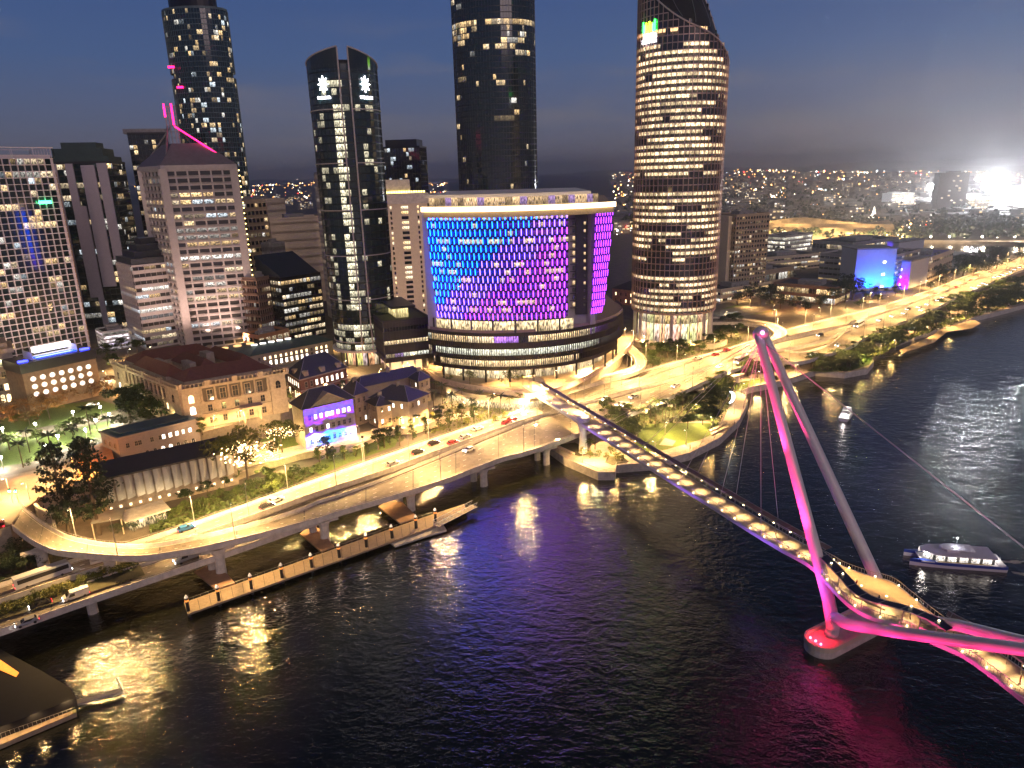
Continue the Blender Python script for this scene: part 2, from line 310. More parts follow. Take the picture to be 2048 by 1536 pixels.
# ============================================================ FREEWAY
def stations(lst,n):
    """lst: ((xf,yf),(xn,yn),z) -> smooth list of (far point, near point)"""
    A=[];B_=[]
    for f_,n_,z in lst: A.append(G(*f_,z)); B_.append(G(*n_,z))
    return list(zip([Vector(v) for v in crom(A,n)],[Vector(v) for v in crom(B_,n)]))
SEGS={}
ASPHJ=mat('joint_rubber',(.04,.04,.04),.8); ASPHP=mat('worn_asphalt',(.13,.11,.09),.75,var=.3,scale=.8)
def deck(key,lst,n,lanes,label,th=1.5,bar=(1,1),name='viaduct',surf=ROADC):
    st=stations(lst,n); SEGS[key]=st
    top=MB(); sl=MB(); mk=MB()
    for (a,b_),(c,d) in zip(st,st[1:]):
        top.face([b_,d,c,a])
        up=Vector((0,0,-.03)); dn=Vector((0,0,-th)); 
        sl.face([a+up,c+up,c+dn*.55,a+dn*.55]); sl.face([d+up,b_+up,b_+dn*.55,d+dn*.55])
        ia,ib,ic,id_=[lerp(p,q,.18)+dn for p,q in ((a,b_),(b_,a),(c,d),(d,c))]
        sl.face([a+dn*.55,c+dn*.55,ic,ia]); sl.face([d+dn*.55,b_+dn*.55,ib,id_]); sl.face([ia,ic,id_,ib])
    struct(top.build('road_surface',surf)); v=sl.build(name,CONC); tag(v,label,'viaduct',kind='structure')
    # lane paint
    up=Vector((0,0,.02)); acc=0
    for k in range(1,lanes):
        t=.1+.8*k/lanes
        for i in range(len(st)-1):
            if i%2: continue
            a,b_=st[i]; c,d=st[i+1]; w=(b_-a).length; e=.09/w
            L0=(lerp(a,b_,t)-lerp(c,d,t)).length; nseg=max(1,int(L0/9))
            for s_ in range(nseg):
                u0_=s_/nseg; u1_=u0_+.38/nseg
                q=[lerp(lerp(a,b_,t+e),lerp(c,d,t+e),u0_),lerp(lerp(a,b_,t+e),lerp(c,d,t+e),u1_),lerp(lerp(a,b_,t-e),lerp(c,d,t-e),u1_),lerp(lerp(a,b_,t-e),lerp(c,d,t-e),u0_)]
                mk.face([p+up for p in q])
    for t in (.1,.9):
        for (a,b_),(c,d) in zip(st,st[1:]):
            w=(b_-a).length; e=.08/w; mk.face([p+up for p in (lerp(a,b_,t+e),lerp(c,d,t+e),lerp(c,d,t-e),lerp(a,b_,t-e))])
    struct(mk.build('lane_markings',PAINT))
    jt=MB(); acc=0; u3=Vector((0,0,.012)); rj=random.Random(len(st))
    for (a,b_),(c,d) in zip(st,st[1:]):
        L1=((c-a).length+(d-b_).length)/2; acc+=L1
        if acc>17: acc=0; jt.face([a+u3,b_+u3,lerp(b_,d,.35/L1)+u3,lerp(a,c,.35/L1)+u3])
        if rj.random()<.5:   # darker resurfaced patches and worn lanes
            t0=rj.choice([.12,.32,.52,.7]); t1=t0+.17; s1=rj.uniform(.5,1)
            jt.face([lerp(a,b_,t0)+u3*.7,lerp(a,b_,t1)+u3*.7,lerp(lerp(a,b_,t1),lerp(c,d,t1),s1)+u3*.7,lerp(lerp(a,b_,t0),lerp(c,d,t0),s1)+u3*.7],1)
    struct(jt.build('road_joints',[ASPHJ,ASPHP]))
    for side in (0,1):
        if not bar[side]: continue
        m_=MB(); rl=MB()
        for i in range(len(st)-1):
            a=st[i][side]; c=st[i+1][side]; o=st[i][1-side]; o2=st[i+1][1-side]
            ia=a+(o-a).normalized()*.42; ic=c+(o2-c).normalized()*.42; ia2=a+(o-a).normalized()*.2; ic2=c+(o2-c).normalized()*.2
            h=Vector((0,0,.95)); u=Vector((0,0,.005))
            ea=a-(o-a).normalized()*.05; ec=c-(o2-c).normalized()*.05; dn=Vector((0,0,-.8))
            m_.face([ia+u,ic+u,ic2+h,ia2+h]); m_.face([ia2+h,ic2+h,ec+h,ea+h]); m_.face([ea+h,ec+h,ec+dn,ea+dn])
            rl.tube(ea+Vector((0,0,1.45)),ec+Vector((0,0,1.45)),.05,n=4,cap=False)
            rl.tube(ea+h,ea+Vector((0,0,1.45)),.04,n=4,cap=False)
        e=thing('parapet',f'concrete parapet on the {"far" if side==0 else "river"} edge of {label}','barrier')
        m_.build('parapet_wall',CONC,e); rl.build('hand_rail',STEEL,e)
    return st
def S(lst): return [((x,f_),(x,n_),z) for x,f_,n_,z in lst]
R1=deck('R1',S([(-300,1262,1296,7.6),(-150,1216,1250,7.6),(0,1173,1205,7.6),(150,1123,1155,7.6),(300,1079,1107,7.6),(401,1045,1072,7.6),(544,994,1021,7.6),(650,957,983,7.6),(767,916,945,7.6),(894,872,898,7.6),(1050,819,842,7.6),(1128,791,819,7.6),(1250,754,784,7.6),(1350,727,758,8),(1446,702,726,8.5),(1530,676,696,9),(1600,654,669,9),(1702,629,649,9),(1750,617,632,9),(1851,585,598,9),(1922,557,571,9),(1984,536,549,9),(2048,513,528,9),(2200,462,474,9)]),150,3,'the inner city bound freeway deck')
R2=deck('R2',S([(640,1005,1040,9.2),(700,986,1021,8.6),(806,945,990,8),(904,905,958,8),(1000,866,921,8),(1050,846,908,8),(1128,821,882,8),(1222,796,846,8),(1350,760,793,8),(1446,728,750,8),(1530,699,724,8),(1600,706,726,8.3),(1658,690,710,8.6),(1702,655,695,9),(1750,633,668,9),(1851,599,628,9),(1922,572,593,9),(1984,550,567,9),(2048,529,541,9),(2200,476,488,9)]),130,4,'the outer freeway deck over the river')
R3=deck('R3',[((46,1017),(25,1056),14),((70,1037),(52,1077),14),((91,1052),(81,1094),13.8),((130,1073),(115,1106),13.5),((182,1087),(182,1113),13),((234,1093),(240,1117),12.5),((300,1094),(300,1116),12),((378,1081),(383,1103),11.2),((437,1068),(437,1092),10.6),((520,1047),(520,1072),10),((593,1024),(593,1053),9.6),((640,1005),(640,1040),9.2)],60,2,'the curved exit ramp rising to the corner')
R0=deck('R0',S([(-300,1332,1372,6.4),(-100,1262,1297,6.4),(0,1228,1266,6.4),(150,1178,1213,6.4),(300,1127,1162,6.4),(446,1078,1112,6.4),(560,1040,1072,6.6),(650,1012,1040,7)]),60,2,'the low riverside deck under the ramp',name='viaduct')
R5=deck('R5',S([(1480,716,727,8.3),(1530,694,706,8.6),(1600,676,695,9),(1650,664,680,9),(1702,649,660,9.1)]),24,2,'the middle slip road beside the pylon tip',bar=(1,1))
R4=deck('R4',[((1400,637),(1400,648),12),((1440,637),(1440,647),12),((1490,640),(1485,648),12),((1540,648),(1523,654),12),((1568,660),(1545,664),11.5),((1572,672),(1547,674),11),((1545,684),(1530,682),10),((1500,698),(1490,694),9)],36,2,'the loop ramp behind the pylon tip',th=1.3)
R6=deck('R6',[((1252,672),(1240,676),13),((1262,690),(1246,698),12.5),((1276,704),(1262,712),12),((1290,718),(1270,724),11.5),((1291,733),(1268,735),10.5),((1272,747),(1250,743),9.5),((1225,760),(1212,752),8.5),((1150,780),(1148,768),8)],36,1,'the tight loop ramp beside the casino terrace',th=1.3)
def pier(top,zb,w=1.6,label='',flare=1.5,parent=None):
    o=thing('bridge_pier',label,'bridge pier',(top[0],top[1],zb),group='concrete piers under the freeway')
    h=top[2]-zb; b=MB(); n=12
    prof=[(w,0),(w*.95,h*.6),(w*1.05,h*.8),(w*flare*1.1,h)]
    for (ra,za),(rb,zb_) in zip(prof,prof[1:]): 
        A=[(math.cos(k*2*math.pi/n)*ra,math.sin(k*2*math.pi/n)*ra*.7,za) for k in range(n)]; B2=[(math.cos(k*2*math.pi/n)*rb,math.sin(k*2*math.pi/n)*rb*.7,zb_) for k in range(n)]
        for i in range(n): b.face([A[i],A[(i+1)%n],B2[(i+1)%n],B2[i]])
    b.face([(x,y,h) for x,y,_ in B2]); b.build('column',CONC,o,smooth=False)
    c=MB(); c.box((0,0,h-.35),(w*3,.8,.34),m=0); c.build('crosshead',CONC,o)
    return o
PIERS=[]
for x,yb,zt in ((445,1157,9),(652,1087,7.5),(823,1021,6.3),(968,972,6.4),(1093,929,6.4)):
    g=G(x,yb,0); PIERS.append(pier((g[0],g[1],zt),-1,1.35,label='')); PIERS[-1].rotation_euler[2]=.5
for x,yb,zt in ((187,1226,5.1),(428,1150,5.1),(628,1075,6.8),(800,1012,6.4),(948,962,6.4),(1075,920,6.4)):
    g=G(x,yb,0); PIERS.append(pier((g[0],g[1],zt),-1,1.2,label='')); PIERS[-1].rotation_euler[2]=.5
for x,yb,zb,zt in ((90,1140,6,12),(226,1150,6,11.4),(1240,838,3,6.4),(1289,826,3,6.4),(1340,815,3,6.4),(1405,790,3,6.4),(1474,765,3,6.8),(1560,745,3,7),(1650,725,3,7.2),(1757,700,3,7.4),(1870,645,3,7.5),(2000,598,3,7.5)):
    g=G(x,yb,zb); PIERS.append(pier((g[0],g[1],zt),zb-1,1.4,label='')); PIERS[-1].rotation_euler[2]=.6
label_row(PIERS,'pale round concrete freeway pier, # from the left under the decks')
# seawall glimpsed under the deck
# ============================================================ TOWERS
def ccw(poly):
    a=sum(poly[i][0]*poly[(i+1)%len(poly)][1]-poly[(i+1)%len(poly)][0]*poly[i][1] for i in range(len(poly)))
    return [Vector((p[0],p[1],0)) for p in (poly if a>0 else poly[::-1])]
def offset(poly,d):
    n=len(poly); out=[]
    for i in range(n):
        a,b_,c=poly[i-1],poly[i],poly[(i+1)%n]
        e1=(b_-a).normalized(); e2=(c-b_).normalized(); n1=Vector((e1.y,-e1.x,0)); n2=Vector((e2.y,-e2.x,0)); s_=(n1+n2)
        s_=s_/max(.35,s_.length_squared/2) if s_.length>1e-4 else n1
        out.append(b_+s_*d)
    return out
def rect(pl,pr,z,depth):
    a=G(*pl,z); c=G(*pr,z); d=(c-a).normalized(); n=Vector((-d.y,d.x,0)); return ccw([a,c,c+n*depth,a+n*depth])
def rect3(l,c,r,z):
    a,b_,d=G(*l,z),G(*c,z),G(*r,z); return ccw([b_,d,d+(a-b_),a])
def faces_front(poly):
    """edges of a ccw polygon that look towards the camera, nearest first"""
    out=[]
    for k in range(len(poly)):
        a,c=poly[k],poly[(k+1)%len(poly)]; nr=Vector(((c-a).y,-(c-a).x,0)).normalized(); m_=(a+c)/2
        if nr.dot(Vector((-m_.x,-m_.y,0)))>0: out.append((a,c,nr))
    return out
def ell(cx,cy,a,b_,n=40,rz=0):
    return [Vector((cx+a*math.cos(t)*math.cos(rz)-b_*math.sin(t)*math.sin(rz),cy+a*math.cos(t)*math.sin(rz)+b_*math.sin(t)*math.cos(rz),0)) for t in [2*math.pi*k/n for k in range(n)]]
WP=[(1,.66,.30),(1,.72,.38),(1,.78,.50),(.95,.90,.80)]
def litf(seed,dens,s=1.2,pal=WP,floor=None,run=3,white=.0):
    r=random.Random(seed); fl={}; st={}
    def f(k,e,i,n,face):
        if k not in fl: fl[k]=floor(k,r) if floor else dens*r.uniform(.5,1.5)
        if i==0 or r.random()<1/run: st['on']=r.random()<fl[k]; st['c']=r.choice(pal) if r.random()>white else (.8,.92,1); st['s']=s*r.uniform(.18,1.0)**1.3
        if not st['on']: return (0,0,0)
        q=st['s']*r.uniform(.55,1.3); return tuple(x*q for x in st['c'])
    return f
def tower(root,foot,z0,z1,nfl,pane,lf,frame,glass,slab=.35,out=.25,mw=.12,md=.15,every=1,sill=.0,tiny=False,frame_name='frame',pane_name='window_band',mull=True,clip=None):
    fh=(z1-z0)/nfl; fr=MB()
    F_=foot if callable(foot) else (lambda z:foot)
    for k in range(nfl):
        za=z0+k*fh; zb=za+fh; poly=F_((za+zb)/2); big=offset(poly,out); pm=MB(); n=len(poly)
        zs=za+sill*fh; zt=zb-slab*fh*.5; zs=max(zs,za+slab*fh*.5)
        for e in range(n):
            a,b_=poly[e],poly[(e+1)%n]; L=(b_-a).length
            if L<.3: continue
            m_=max(1,round(L/pane)); d=(b_-a)/m_; nr=Vector((d.y,-d.x,0)).normalized()
            for i in range(m_):
                p=a+d*i; q=p+d
                if clip and (clip(p)<zb or clip(q)<zb):
                    if clip(p)<za+.5 or clip(q)<za+.5: continue
                l=lf(k,e,i,m_,nr)
                if l is None: 
                    fr.face([p+Vector((0,0,za)),q+Vector((0,0,za)),q+Vector((0,0,zb)),p+Vector((0,0,zb))]); continue
                u=R.randint(0,99); v_=R.randint(0,99)
                pm.face([(p.x,p.y,zs),(q.x,q.y,zs),(q.x,q.y,zt),(p.x,p.y,zt)],0,l,[(u,v_),(u+1,v_),(u+1,v_+.98),(u,v_+.98)])
                if mull and (i%every==0):
                    h=Vector((0,0,za)); t_=Vector((0,0,zb)); w=d.normalized()*mw/2; o_=nr*(out+md)
                    c=[p-w-nr*.05,p-w+o_,p+w+o_,p+w-nr*.05]
                    for s_ in range(3): fr.face([c[s_]+h,c[s_+1]+h,c[s_+1]+t_,c[s_]+t_])
        # slab edge and sill
        za_=zb-slab*fh*.5; zb_=zb+slab*fh*.5 if k<nfl-1 else zb+.1
        for (u0_,u1_) in ((za_,zb_),)+(((za+.0,zs),) if sill or k==0 else ()):
            for e in range(n):
                a,b_=big[e],big[(e+1)%n]; a2,b2=poly[e],poly[(e+1)%n]
                if clip and (clip(a)<u1_ or clip(b_)<u1_): continue
                fr.face([a+Vector((0,0,u0_)),b_+Vector((0,0,u0_)),b_+Vector((0,0,u1_)),a+Vector((0,0,u1_))])
                fr.face([a2+Vector((0,0,u1_)),a+Vector((0,0,u1_)),b_+Vector((0,0,u1_)),b2+Vector((0,0,u1_))][::-1] if 0 else [a+Vector((0,0,u1_)),b_+Vector((0,0,u1_)),b2+Vector((0,0,u1_)),a2+Vector((0,0,u1_))])
                fr.face([a2+Vector((0,0,u0_)),b2+Vector((0,0,u0_)),b_+Vector((0,0,u0_)),a+Vector((0,0,u0_))])
        if pm.f: pm.build(pane_name,glass,root)
    if fr.f: fr.build(frame_name,frame,root)
def roof(root,poly,z,mt=BLACKROOF,par=1.2,pm=None,plant=True,seed=1):
    b=MB(); b.face([(p.x,p.y,z) for p in poly]); b.build('roof',mt,root)
    if par:
        b=MB(); o=offset(poly,.25); i_=offset(poly,-.25); n=len(poly)
        for k in range(n):
            j=(k+1)%n; zz=Vector((0,0,z-.3)); zt=Vector((0,0,z+par))
            b.face([o[k]+zz,o[j]+zz,o[j]+zt,o[k]+zt]); b.face([i_[j]+zz,i_[k]+zz,i_[k]+zt,i_[j]+zt]); b.face([o[k]+zt,o[j]+zt,i_[j]+zt,i_[k]+zt])
        b.build('parapet',pm or mt,root)
    if plant:
        r=random.Random(seed); c=sum(poly,Vector())/len(poly); ex=max((p-c).length for p in poly); b=MB(); e1=(poly[1]-poly[0]).normalized(); rz=math.atan2(e1.y,e1.x)
        b.box((c.x,c.y,z+1.5),(ex*.32,ex*.18,1.5),rz)
        for _ in range(5): a=r.uniform(0,6.28); d=r.uniform(.1,.42)*ex; b.box((c.x+math.cos(a)*d,c.y+math.sin(a)*d,z+.7),(r.uniform(.8,2),r.uniform(.8,2),.7),rz)
        b.build('plant_room',CONCD,root)
def bldg(name,label,poly,z0,z1,nfl,pane,lf,frame,glass,cat='building',group=None,rooft=BLACKROOF,plant=True,par=1.2,**kw):
    root=thing(name,label,cat,(0,0,0),0,group); tower(root,poly,z0,z1,nfl,pane,lf,frame,glass,**kw)
    poly_=poly(z1) if callable(poly) else poly
    roof(root,poly_,z1,rooft,par,frame,plant,seed=len(label)); return root
def signtext(root,txt,loc,nrm,size,mt,name='sign_letters',ex=.08):
    cu=bpy.data.curves.new(name,'FONT'); cu.body=txt; cu.size=size; cu.extrude=ex; cu.align_x='CENTER'; cu.align_y='CENTER'; cu.materials.append(mt)
    tmp=bpy.data.objects.new('tmp',cu); me=bpy.data.meshes.new_from_object(tmp); bpy.data.objects.remove(tmp); me.name=name
    o=bpy.data.objects.new(name,me); SC.collection.objects.link(o); o.parent=root; o.location=loc
    n=Vector(nrm).normalized(); o.matrix_local=Matrix.Translation(loc)@Matrix((( -n.y,0,n.x,0),(n.x,0,n.y,0),(0,1,0,0),(0,0,0,1))); return o
# --- A: white grid apartment tower at the left edge
WGRID=mat('white_balcony_grid',(.72,.64,.66),.6,var=.08)
pA=rect((-140,769),(178,705),14,24)
t=thing('apartment_tower','tall apartment tower with white balcony grid at the left edge','tower')
tower(t,pA,14,113,33,3.0,litf(1,.20,1.5,run=1.6,white=.25),WGRID,GLASSG,slab=.11,out=1.1,mw=.22,md=.08,every=1)
b=MB(); q=pA[1]; d=(pA[2]-pA[1]).normalized(); b.box(((pA[1]+pA[2])/2+Vector((d.y,-d.x,0))*1.3+Vector((0,0,60)))[:],(12,.35,46),math.atan2(d.y,d.x)); b.build('side_wall',mat('ochre_side_wall',(.32,.20,.10),.8),t)
roof(t,pA,113.2,WGRID,1.5,WGRID,True,3)
b=MB(); pc=offset(pA,1.5)
for k in range(4):
    a,c=pc[k],pc[(k+1)%4]; b.tube(a+Vector((0,0,118)),c+Vector((0,0,118)),.3,n=4)
    for i in range(9): p=lerp(a,c,i/8); b.tube(p+Vector((0,0,113)),p+Vector((0,0,118)),.16,n=4)
b.build('roof_pergola',WGRID,t)
SIGNG=mat('green_sign_glow',(.1,.8,.3),.5,var=0,emit=(.05,1,.35),es=5,sample=False)
b=MB(); g=G(110,422,60); 
d=(pA[1]-pA[0]).normalized(); nA=Vector((d.y,-d.x,0)); base=pA[1]-d*6.8+nA*1.7
b.box((base.x,base.y,92.3),(2.8,.15,.75),math.atan2(d.y,d.x)); b.build('green_sign',SIGNG,t)
# --- B: dark tower with pale vertical fins
pB=ccw([Vector((-266,430,0)),Vector((-233,440,0)),Vector((-240,470,0)),Vector((-273,460,0))])
t=bldg('office_tower','dark tower with pale vertical fins and stepped green crown','x' and pB,14,112,28,3.0,litf(2,.17,1.6,run=1.5,white=.3),DARK,GLASSG,cat='tower',slab=.18,out=.1,mw=.1,plant=False)
d=(pB[1]-pB[0]).normalized(); n_=Vector((d.y,-d.x,0)); LIL=mat('lilac_concrete_fin',(.40,.36,.42),.7,var=.06); b=MB()
for s_,w_,h0,h1 in ((4.5,1.9,30,112),(13,2.0,34,112),(16.5,1.5,14,88),(22.5,3.6,40,111),(30,2.6,56,112)):
    p=pB[0]+d*s_+n_*.9; b.box((p.x,p.y,(h0+h1)/2),(w_,.9,(h1-h0)/2),math.atan2(d.y,d.x))
b.build('fin_wall',LIL,t)
for k,(ins,za,zb) in enumerate(((1,112,116),(4,116,120.5),(8,120.5,124))):
    b=MB(); b.prism(offset(pB,-ins),za,zb); b.build('crown_tier',mat('dark_green_cladding',(.02,.05,.045),.4),t)
# --- C: dark tower peeping between
pC=ccw([Vector((-248,496,0)),Vector((-226,503,0)),Vector((-234,522,0)),Vector((-256,515,0))])
t=bldg('office_tower','dark narrow tower squeezed behind the pyramid roofed office block',pC,14,131,36,2.4,litf(3,.3,1.4,run=1.3),DARK,GLASS,cat='tower',slab=.2,mw=.15)
b=MB(); b.box((-240,505,133),(13,5,1.5),.3); b.build('roof_canopy',CONCD,t)
# --- D: precast office block with pyramid roof and pink mast
pD=ccw([Vector((-171.5,372,0)),Vector((-141,385,0)),Vector((-157,414,0)),Vector((-195,398,0))]); pD=ccw([pD[0],pD[1],pD[1]+(pD[3]-pD[0]),pD[3]])
t=thing('office_block','grey precast office block with pyramid roof and pink lit mast','tower')
def lfD(k,e,i,n,nr,f_=litf(4,.3,1.6,run=2.5,white=.15,floor=lambda k,r:(.05,.9,.35,.75,.2)[r.choice([0,0,1,2,3,4])] if k not in (21,) else 1.0)):
    return f_(k,e,i,n,nr)
tower(t,pD,14,106,26,5.6,lfD,MAUVE,GLASSW,slab=.42,out=.75,mw=.8,md=.15,sill=.22)
b=MB()
for c_ in pD: 
    b.box((c_.x,c_.y,60),(1.9,1.9,46.5),math.atan2((pD[1]-pD[0]).y,(pD[1]-pD[0]).x))
b.build('corner_column',MAUVE,t)
b=MB(); o=offset(pD,1.3); b.prism(o,106,108.2); b.build('eaves_band',MAUVE,t)
b=MB(); c=sum(o,Vector())/4; tp=[lerp(c,p,.42)+Vector((0,0,119)) for p in o]; o=[p+Vector((0,0,108.2)) for p in o]
for i in range(4): b.face([o[i],o[(i+1)%4],tp[(i+1)%4],tp[i]])
b.face(tp); b.build('roof',mat('ribbed_grey_roof',(.17,.15,.17),.6,var=.15),t)
mast=MB(); PINK=mat('pink_light_tube',(.9,.1,.4),.4,var=0,emit=(1,.01,.14),es=2.6,sample=False); pk=MB(); gx=c+Vector((-3,-2,0))
for sx_,sy_ in ((-1,-1),(1,-1),(1,1),(-1,1)):
    bs=lerp(c,Vector((o[0].x,o[0].y,0)),0)+Vector((sx_*2.2,sy_*2.2,122)); e_=Vector((gx.x+sx_*1.9,gx.y+sy_*1.9,0))
    mast.tube(e_+Vector((0,0,117)),e_+Vector((0,0,138)),.32,n=5)
    tgt=min(o,key=lambda q:(q-(c+Vector((sx_*20,sy_*20,108)))).length)
    (pk if sx_>0 and sy_<0 else mast).tube(e_+Vector((0,0,127.5)),lerp(c+Vector((0,0,118.5)),Vector((tgt.x,tgt.y,108.6)),.72)+Vector((0,0,1.0)),.42,n=5)
    if sy_<0: pk.tube(e_+Vector((0,-.4,128 if sx_>0 else 132)),e_+Vector((0,-.4,138.4)),.5,n=5)
for z_ in range(119,138,3):
    for a_,b2 in ((-1,-1),(1,-1)),((1,-1),(1,1)),((1,1),(-1,1)),((-1,1),(-1,-1)): mast.tube((gx.x+a_[0]*1.9,gx.y+a_[1]*1.9,z_) if 0 else (gx.x+a_*1.9,gx.y+b2*1.9,z_),(gx.x+1.9,gx.y+1.9,z_),.12,n=4) if 0 else mast.tube((gx.x+a_[0]*1.9,gx.y+a_[1]*1.9,z_),(gx.x+b2[0]*1.9,gx.y+b2[1]*1.9,z_),.14,n=4)
mast.build('mast',STEEL,t); pk.build('pink_light_strip',PINK,t)
BULB=mat('yellow_bulb_string',(.9,.8,.4),.4,var=0,emit=(1,.72,.2),es=6,sample=False); b=MB(); q=pD[1]+(pD[1]-c).normalized()*3
for k in range(34): b.ball((q.x,q.y,16+k*2.7),.33,n=5,k=3)
o=b.build('bulb_string',BULB,t); o['kind']='stuff'
# --- E
pE=ccw([Vector((-216,396,0)),Vector((-196.5,374,0)),Vector((-178,392,0)),Vector((-198,414,0))])
t=thing('office_block','grey ribbon windowed block with stepped glass roof beside the precast block','building')
tower(t,pE,14,59,12,3,litf(5,.5,1.6,run=3,white=.4,floor=lambda k,r:r.choice([.05,.9,.5,.8])),MAUVE,GLASSW,slab=.5,out=.4,mw=.1)
b=MB(); c=sum(pE,Vector())/4
for i_ in range(4): b.prism([lerp(c,p,1-.22*i_) for p in pE],59+3.2*i_,62.2+3.2*i_)
b.build('stepped_roof',mat('dark_glass_roof',(.05,.055,.065),.3),t)
# --- F: rounded apartment tower top left
pF=ell(-212,545,23,15,36,-.15)
def lfF(k,e,i,n,nr,f_=litf(6,.27,1.6,run=1.3,white=.2)):
    return f_(k,1,1,3,nr)
t=bldg('apartment_tower','dark rounded apartment tower rising out of the top left',lambda z:ell(-212,545,22.5 if not 168<z<174 else 20.5,15,36,-.15),14,212,60,1.9,litf(6,.18,1.5,run=1.8,white=.15),mat('teal_slab_edge',(.10,.15,.17),.5),GLASSG,cat='tower',slab=.12,out=.35,mw=.06,plant=False)
b=MB(); b.prism(ell(-213,546,17,10,24,-.15),212,226); b.build('crown',DARK,t)
b=MB(); b.prism(ell(-205,543,9,6,20,-.15),226,232); b.build('crown_top',DARK,t)
for x_,z_,c_ in ((-228,176,'pink'),(-213,176,'blue'),(-224,163,'pink')):
    b=MB(); b.box((x_,531.5,z_),(2.2,.3,.7)); b.build('coloured_balcony_light',PINK if c_=='pink' else mat('blue_light',(.05,.05,.9),.4,var=0,emit=(.03,.04,1),es=5,sample=False),t)
BLUE=MATS['blue_light']
# --- G small lit building, H circle window hotel, corner building
t=bldg('shop_building','small white building wrapped in glowing wavy ribbon windows',rect((212,702),(262,694),14,14),14,24,5,9,litf(8,1,2.6,[(1,.85,.9),(.9,.75,1),(1,.9,.8)],floor=lambda k,r:1.0),WHITE,GLASS,slab=.35,out=.5,mw=.1,par=.6)
pH=rect((62,826),(206,789),14,15)
t=thing('hotel_building','low brown hotel with rows of round glowing windows and rooftop pool','building')
BRN=mat('brown_render',(.22,.15,.10),.8); b=MB(); b.prism(pH,14,31,0); b.build('wall',BRN,t)
b=MB(); o=offset(pH,.4); b.prism(o,30,34); b.build('roof_band',mat('black_band',(.02,.02,.025),.4),t)
d=(pH[1]-pH[0]); 
a,c,_n=max(faces_front(pH),key=lambda q:(q[1]-q[0]).length); d=(c-a); n_=Vector((d.y,-d.x,0)).normalized(); rz=math.atan2(d.y,d.x)
RW=mat('round_window_glow',(.8,.7,.7),.4,var=0,emit=(1,.74,.68),es=1.5,sample=False)
rm=MB()
for k in range(24):
    t0=k*math.pi/12; t1=(k+1)*math.pi/12; A=lambda t_,r_,y:(math.cos(t_)*r_,y,math.sin(t_)*r_)
    rm.face([A(t0,.85,-.12),A(t1,.85,-.12),A(t1,1.15,-.3),A(t0,1.15,-.3)],1); rm.face([A(t0,1.15,-.3),A(t1,1.15,-.3),A(t1,1.15,0),A(t0,1.15,0)],1); rm.face([A(t0,.0,-.1),A(t1,.0,-.1),A(t1,.85,-.12),A(t0,.85,-.12)],0)
first=None
for r_ in range(3):
    for k in range(7):
        if first is None: first=rm.build('round_window',[RW,WHITE],t); o_=first
        else: o_=bpy.data.objects.new('round_window',first.data); SC.collection.objects.link(o_); o_.parent=t
        p=a+d*(.12+.125*k)+n_*.02; o_.location=(p.x,p.y,27.2-r_*3.1); o_.rotation_euler=(0,0,rz)
POOL=mat('pool_glow',(.02,.05,.8),.1,var=0,emit=(.0,.05,1),es=2.2,sample=False)
b=MB(); p=a+d*.52-n_*4; b.box((p.x,p.y,34.3),(7.5,2,.35),rz); b.build('rooftop_pool',POOL,t)
b=MB(); p=a+d*.55-n_*8; b.box((p.x,p.y,36.8),(7,1.2,1.1),rz); b.build('bar_canopy',mat('white_bar_glow',(.8,.8,.8),.5,var=.3,scale=2,emit=(1,.93,.85),es=1.3,sample=False),t)
b=MB(); p=a+d*.5-n_*6
for s_ in (-1,1): b.box((p.x+s_*8.4*math.cos(rz),p.y+s_*8.4*math.sin(rz),35.5),(.15,4,1.6),rz)
b.box((p.x,p.y,34.2),(8.6,4.3,.12),rz); b.build('pool_terrace',WHITE,t)
b=MB()
for q_ in (.07,.9): p=a+d*q_-n_*2; b.box((p.x,p.y,34.4),(1.6,.8,.3),rz)
b.build('blue_roof_light',BLUE,t)
pK2=rect((-90,832),(48,808),14,16)
def winrow(root,a,c,z,n,w,h,mt_on,frame=None,p_on=.3,seed=0,off=.06,name='window',arch=False,t0=.06,t1=.94):
    r=random.Random(seed); d=(c-a); L=d.length; dn=d.normalized(); nr=Vector((dn.y,-dn.x,0)); rz=math.atan2(dn.y,dn.x)
    for k in range(n):
        p=lerp(a,c,lerp(t0,t1,(k+.5)/n))+nr*off
        on=r.random()<p_on; key=('win',w,h,arch,mt_on.name if on else 'off')
        if key not in WM:
            b=MB(); pts=[(-w/2,-.02,0),(w/2,-.02,0),(w/2,-.02,h)]
            if arch: pts+= [(math.cos(t_)*w/2,-.02,h+math.sin(t_)*w/2) for t_ in (math.pi*.25,math.pi*.5,math.pi*.75)]
            pts.append((-w/2,-.02,h)); col=(0,0,0)
            b.face(pts,0); b.box((0,-.05,-.12),(w/2+.15,.14,.1),0,1)
            for s_ in (-1,1): b.box((s_*(w/2+.08),-.04,h/2),(.08,.1,h/2+.1),0,1)
            if not arch: b.box((0,-.05,h+.12),(w/2+.16,.12,.1),0,1)
            b.box((0,-.04,h*.5),(.04,.03,h/2),0,1); b.box((0,-.04,h*.55),(w/2,.03,.04),0,1)
            WM[key]=b.build(name,[mt_on if on else OFFG,frame or SANDD],root); o_=WM[key]
        else: o_=bpy.data.objects.new(name,WM[key].data); SC.collection.objects.link(o_); o_.parent=root
        o_.location=(p.x,p.y,z); o_.rotation_euler=(0,0,rz)
WM={}
OFFG=mat('unlit_window_glass',(.02,.02,.024),.1,var=0)
WON=mat('warm_window_glow',(.8,.7,.5),.3,var=0,emit=(1,.72,.38),es=1.9,sample=False)
WONW=mat('white_window_glow',(.8,.8,.8),.3,var=0,emit=(1,.88,.72),es=2.4,sample=False)
t=thing('stone_office','brown stone corner office cut off by the left edge below the apartments','building')
b=MB(); b.prism(pK2,14,36); b.build('wall',SANDD,t)
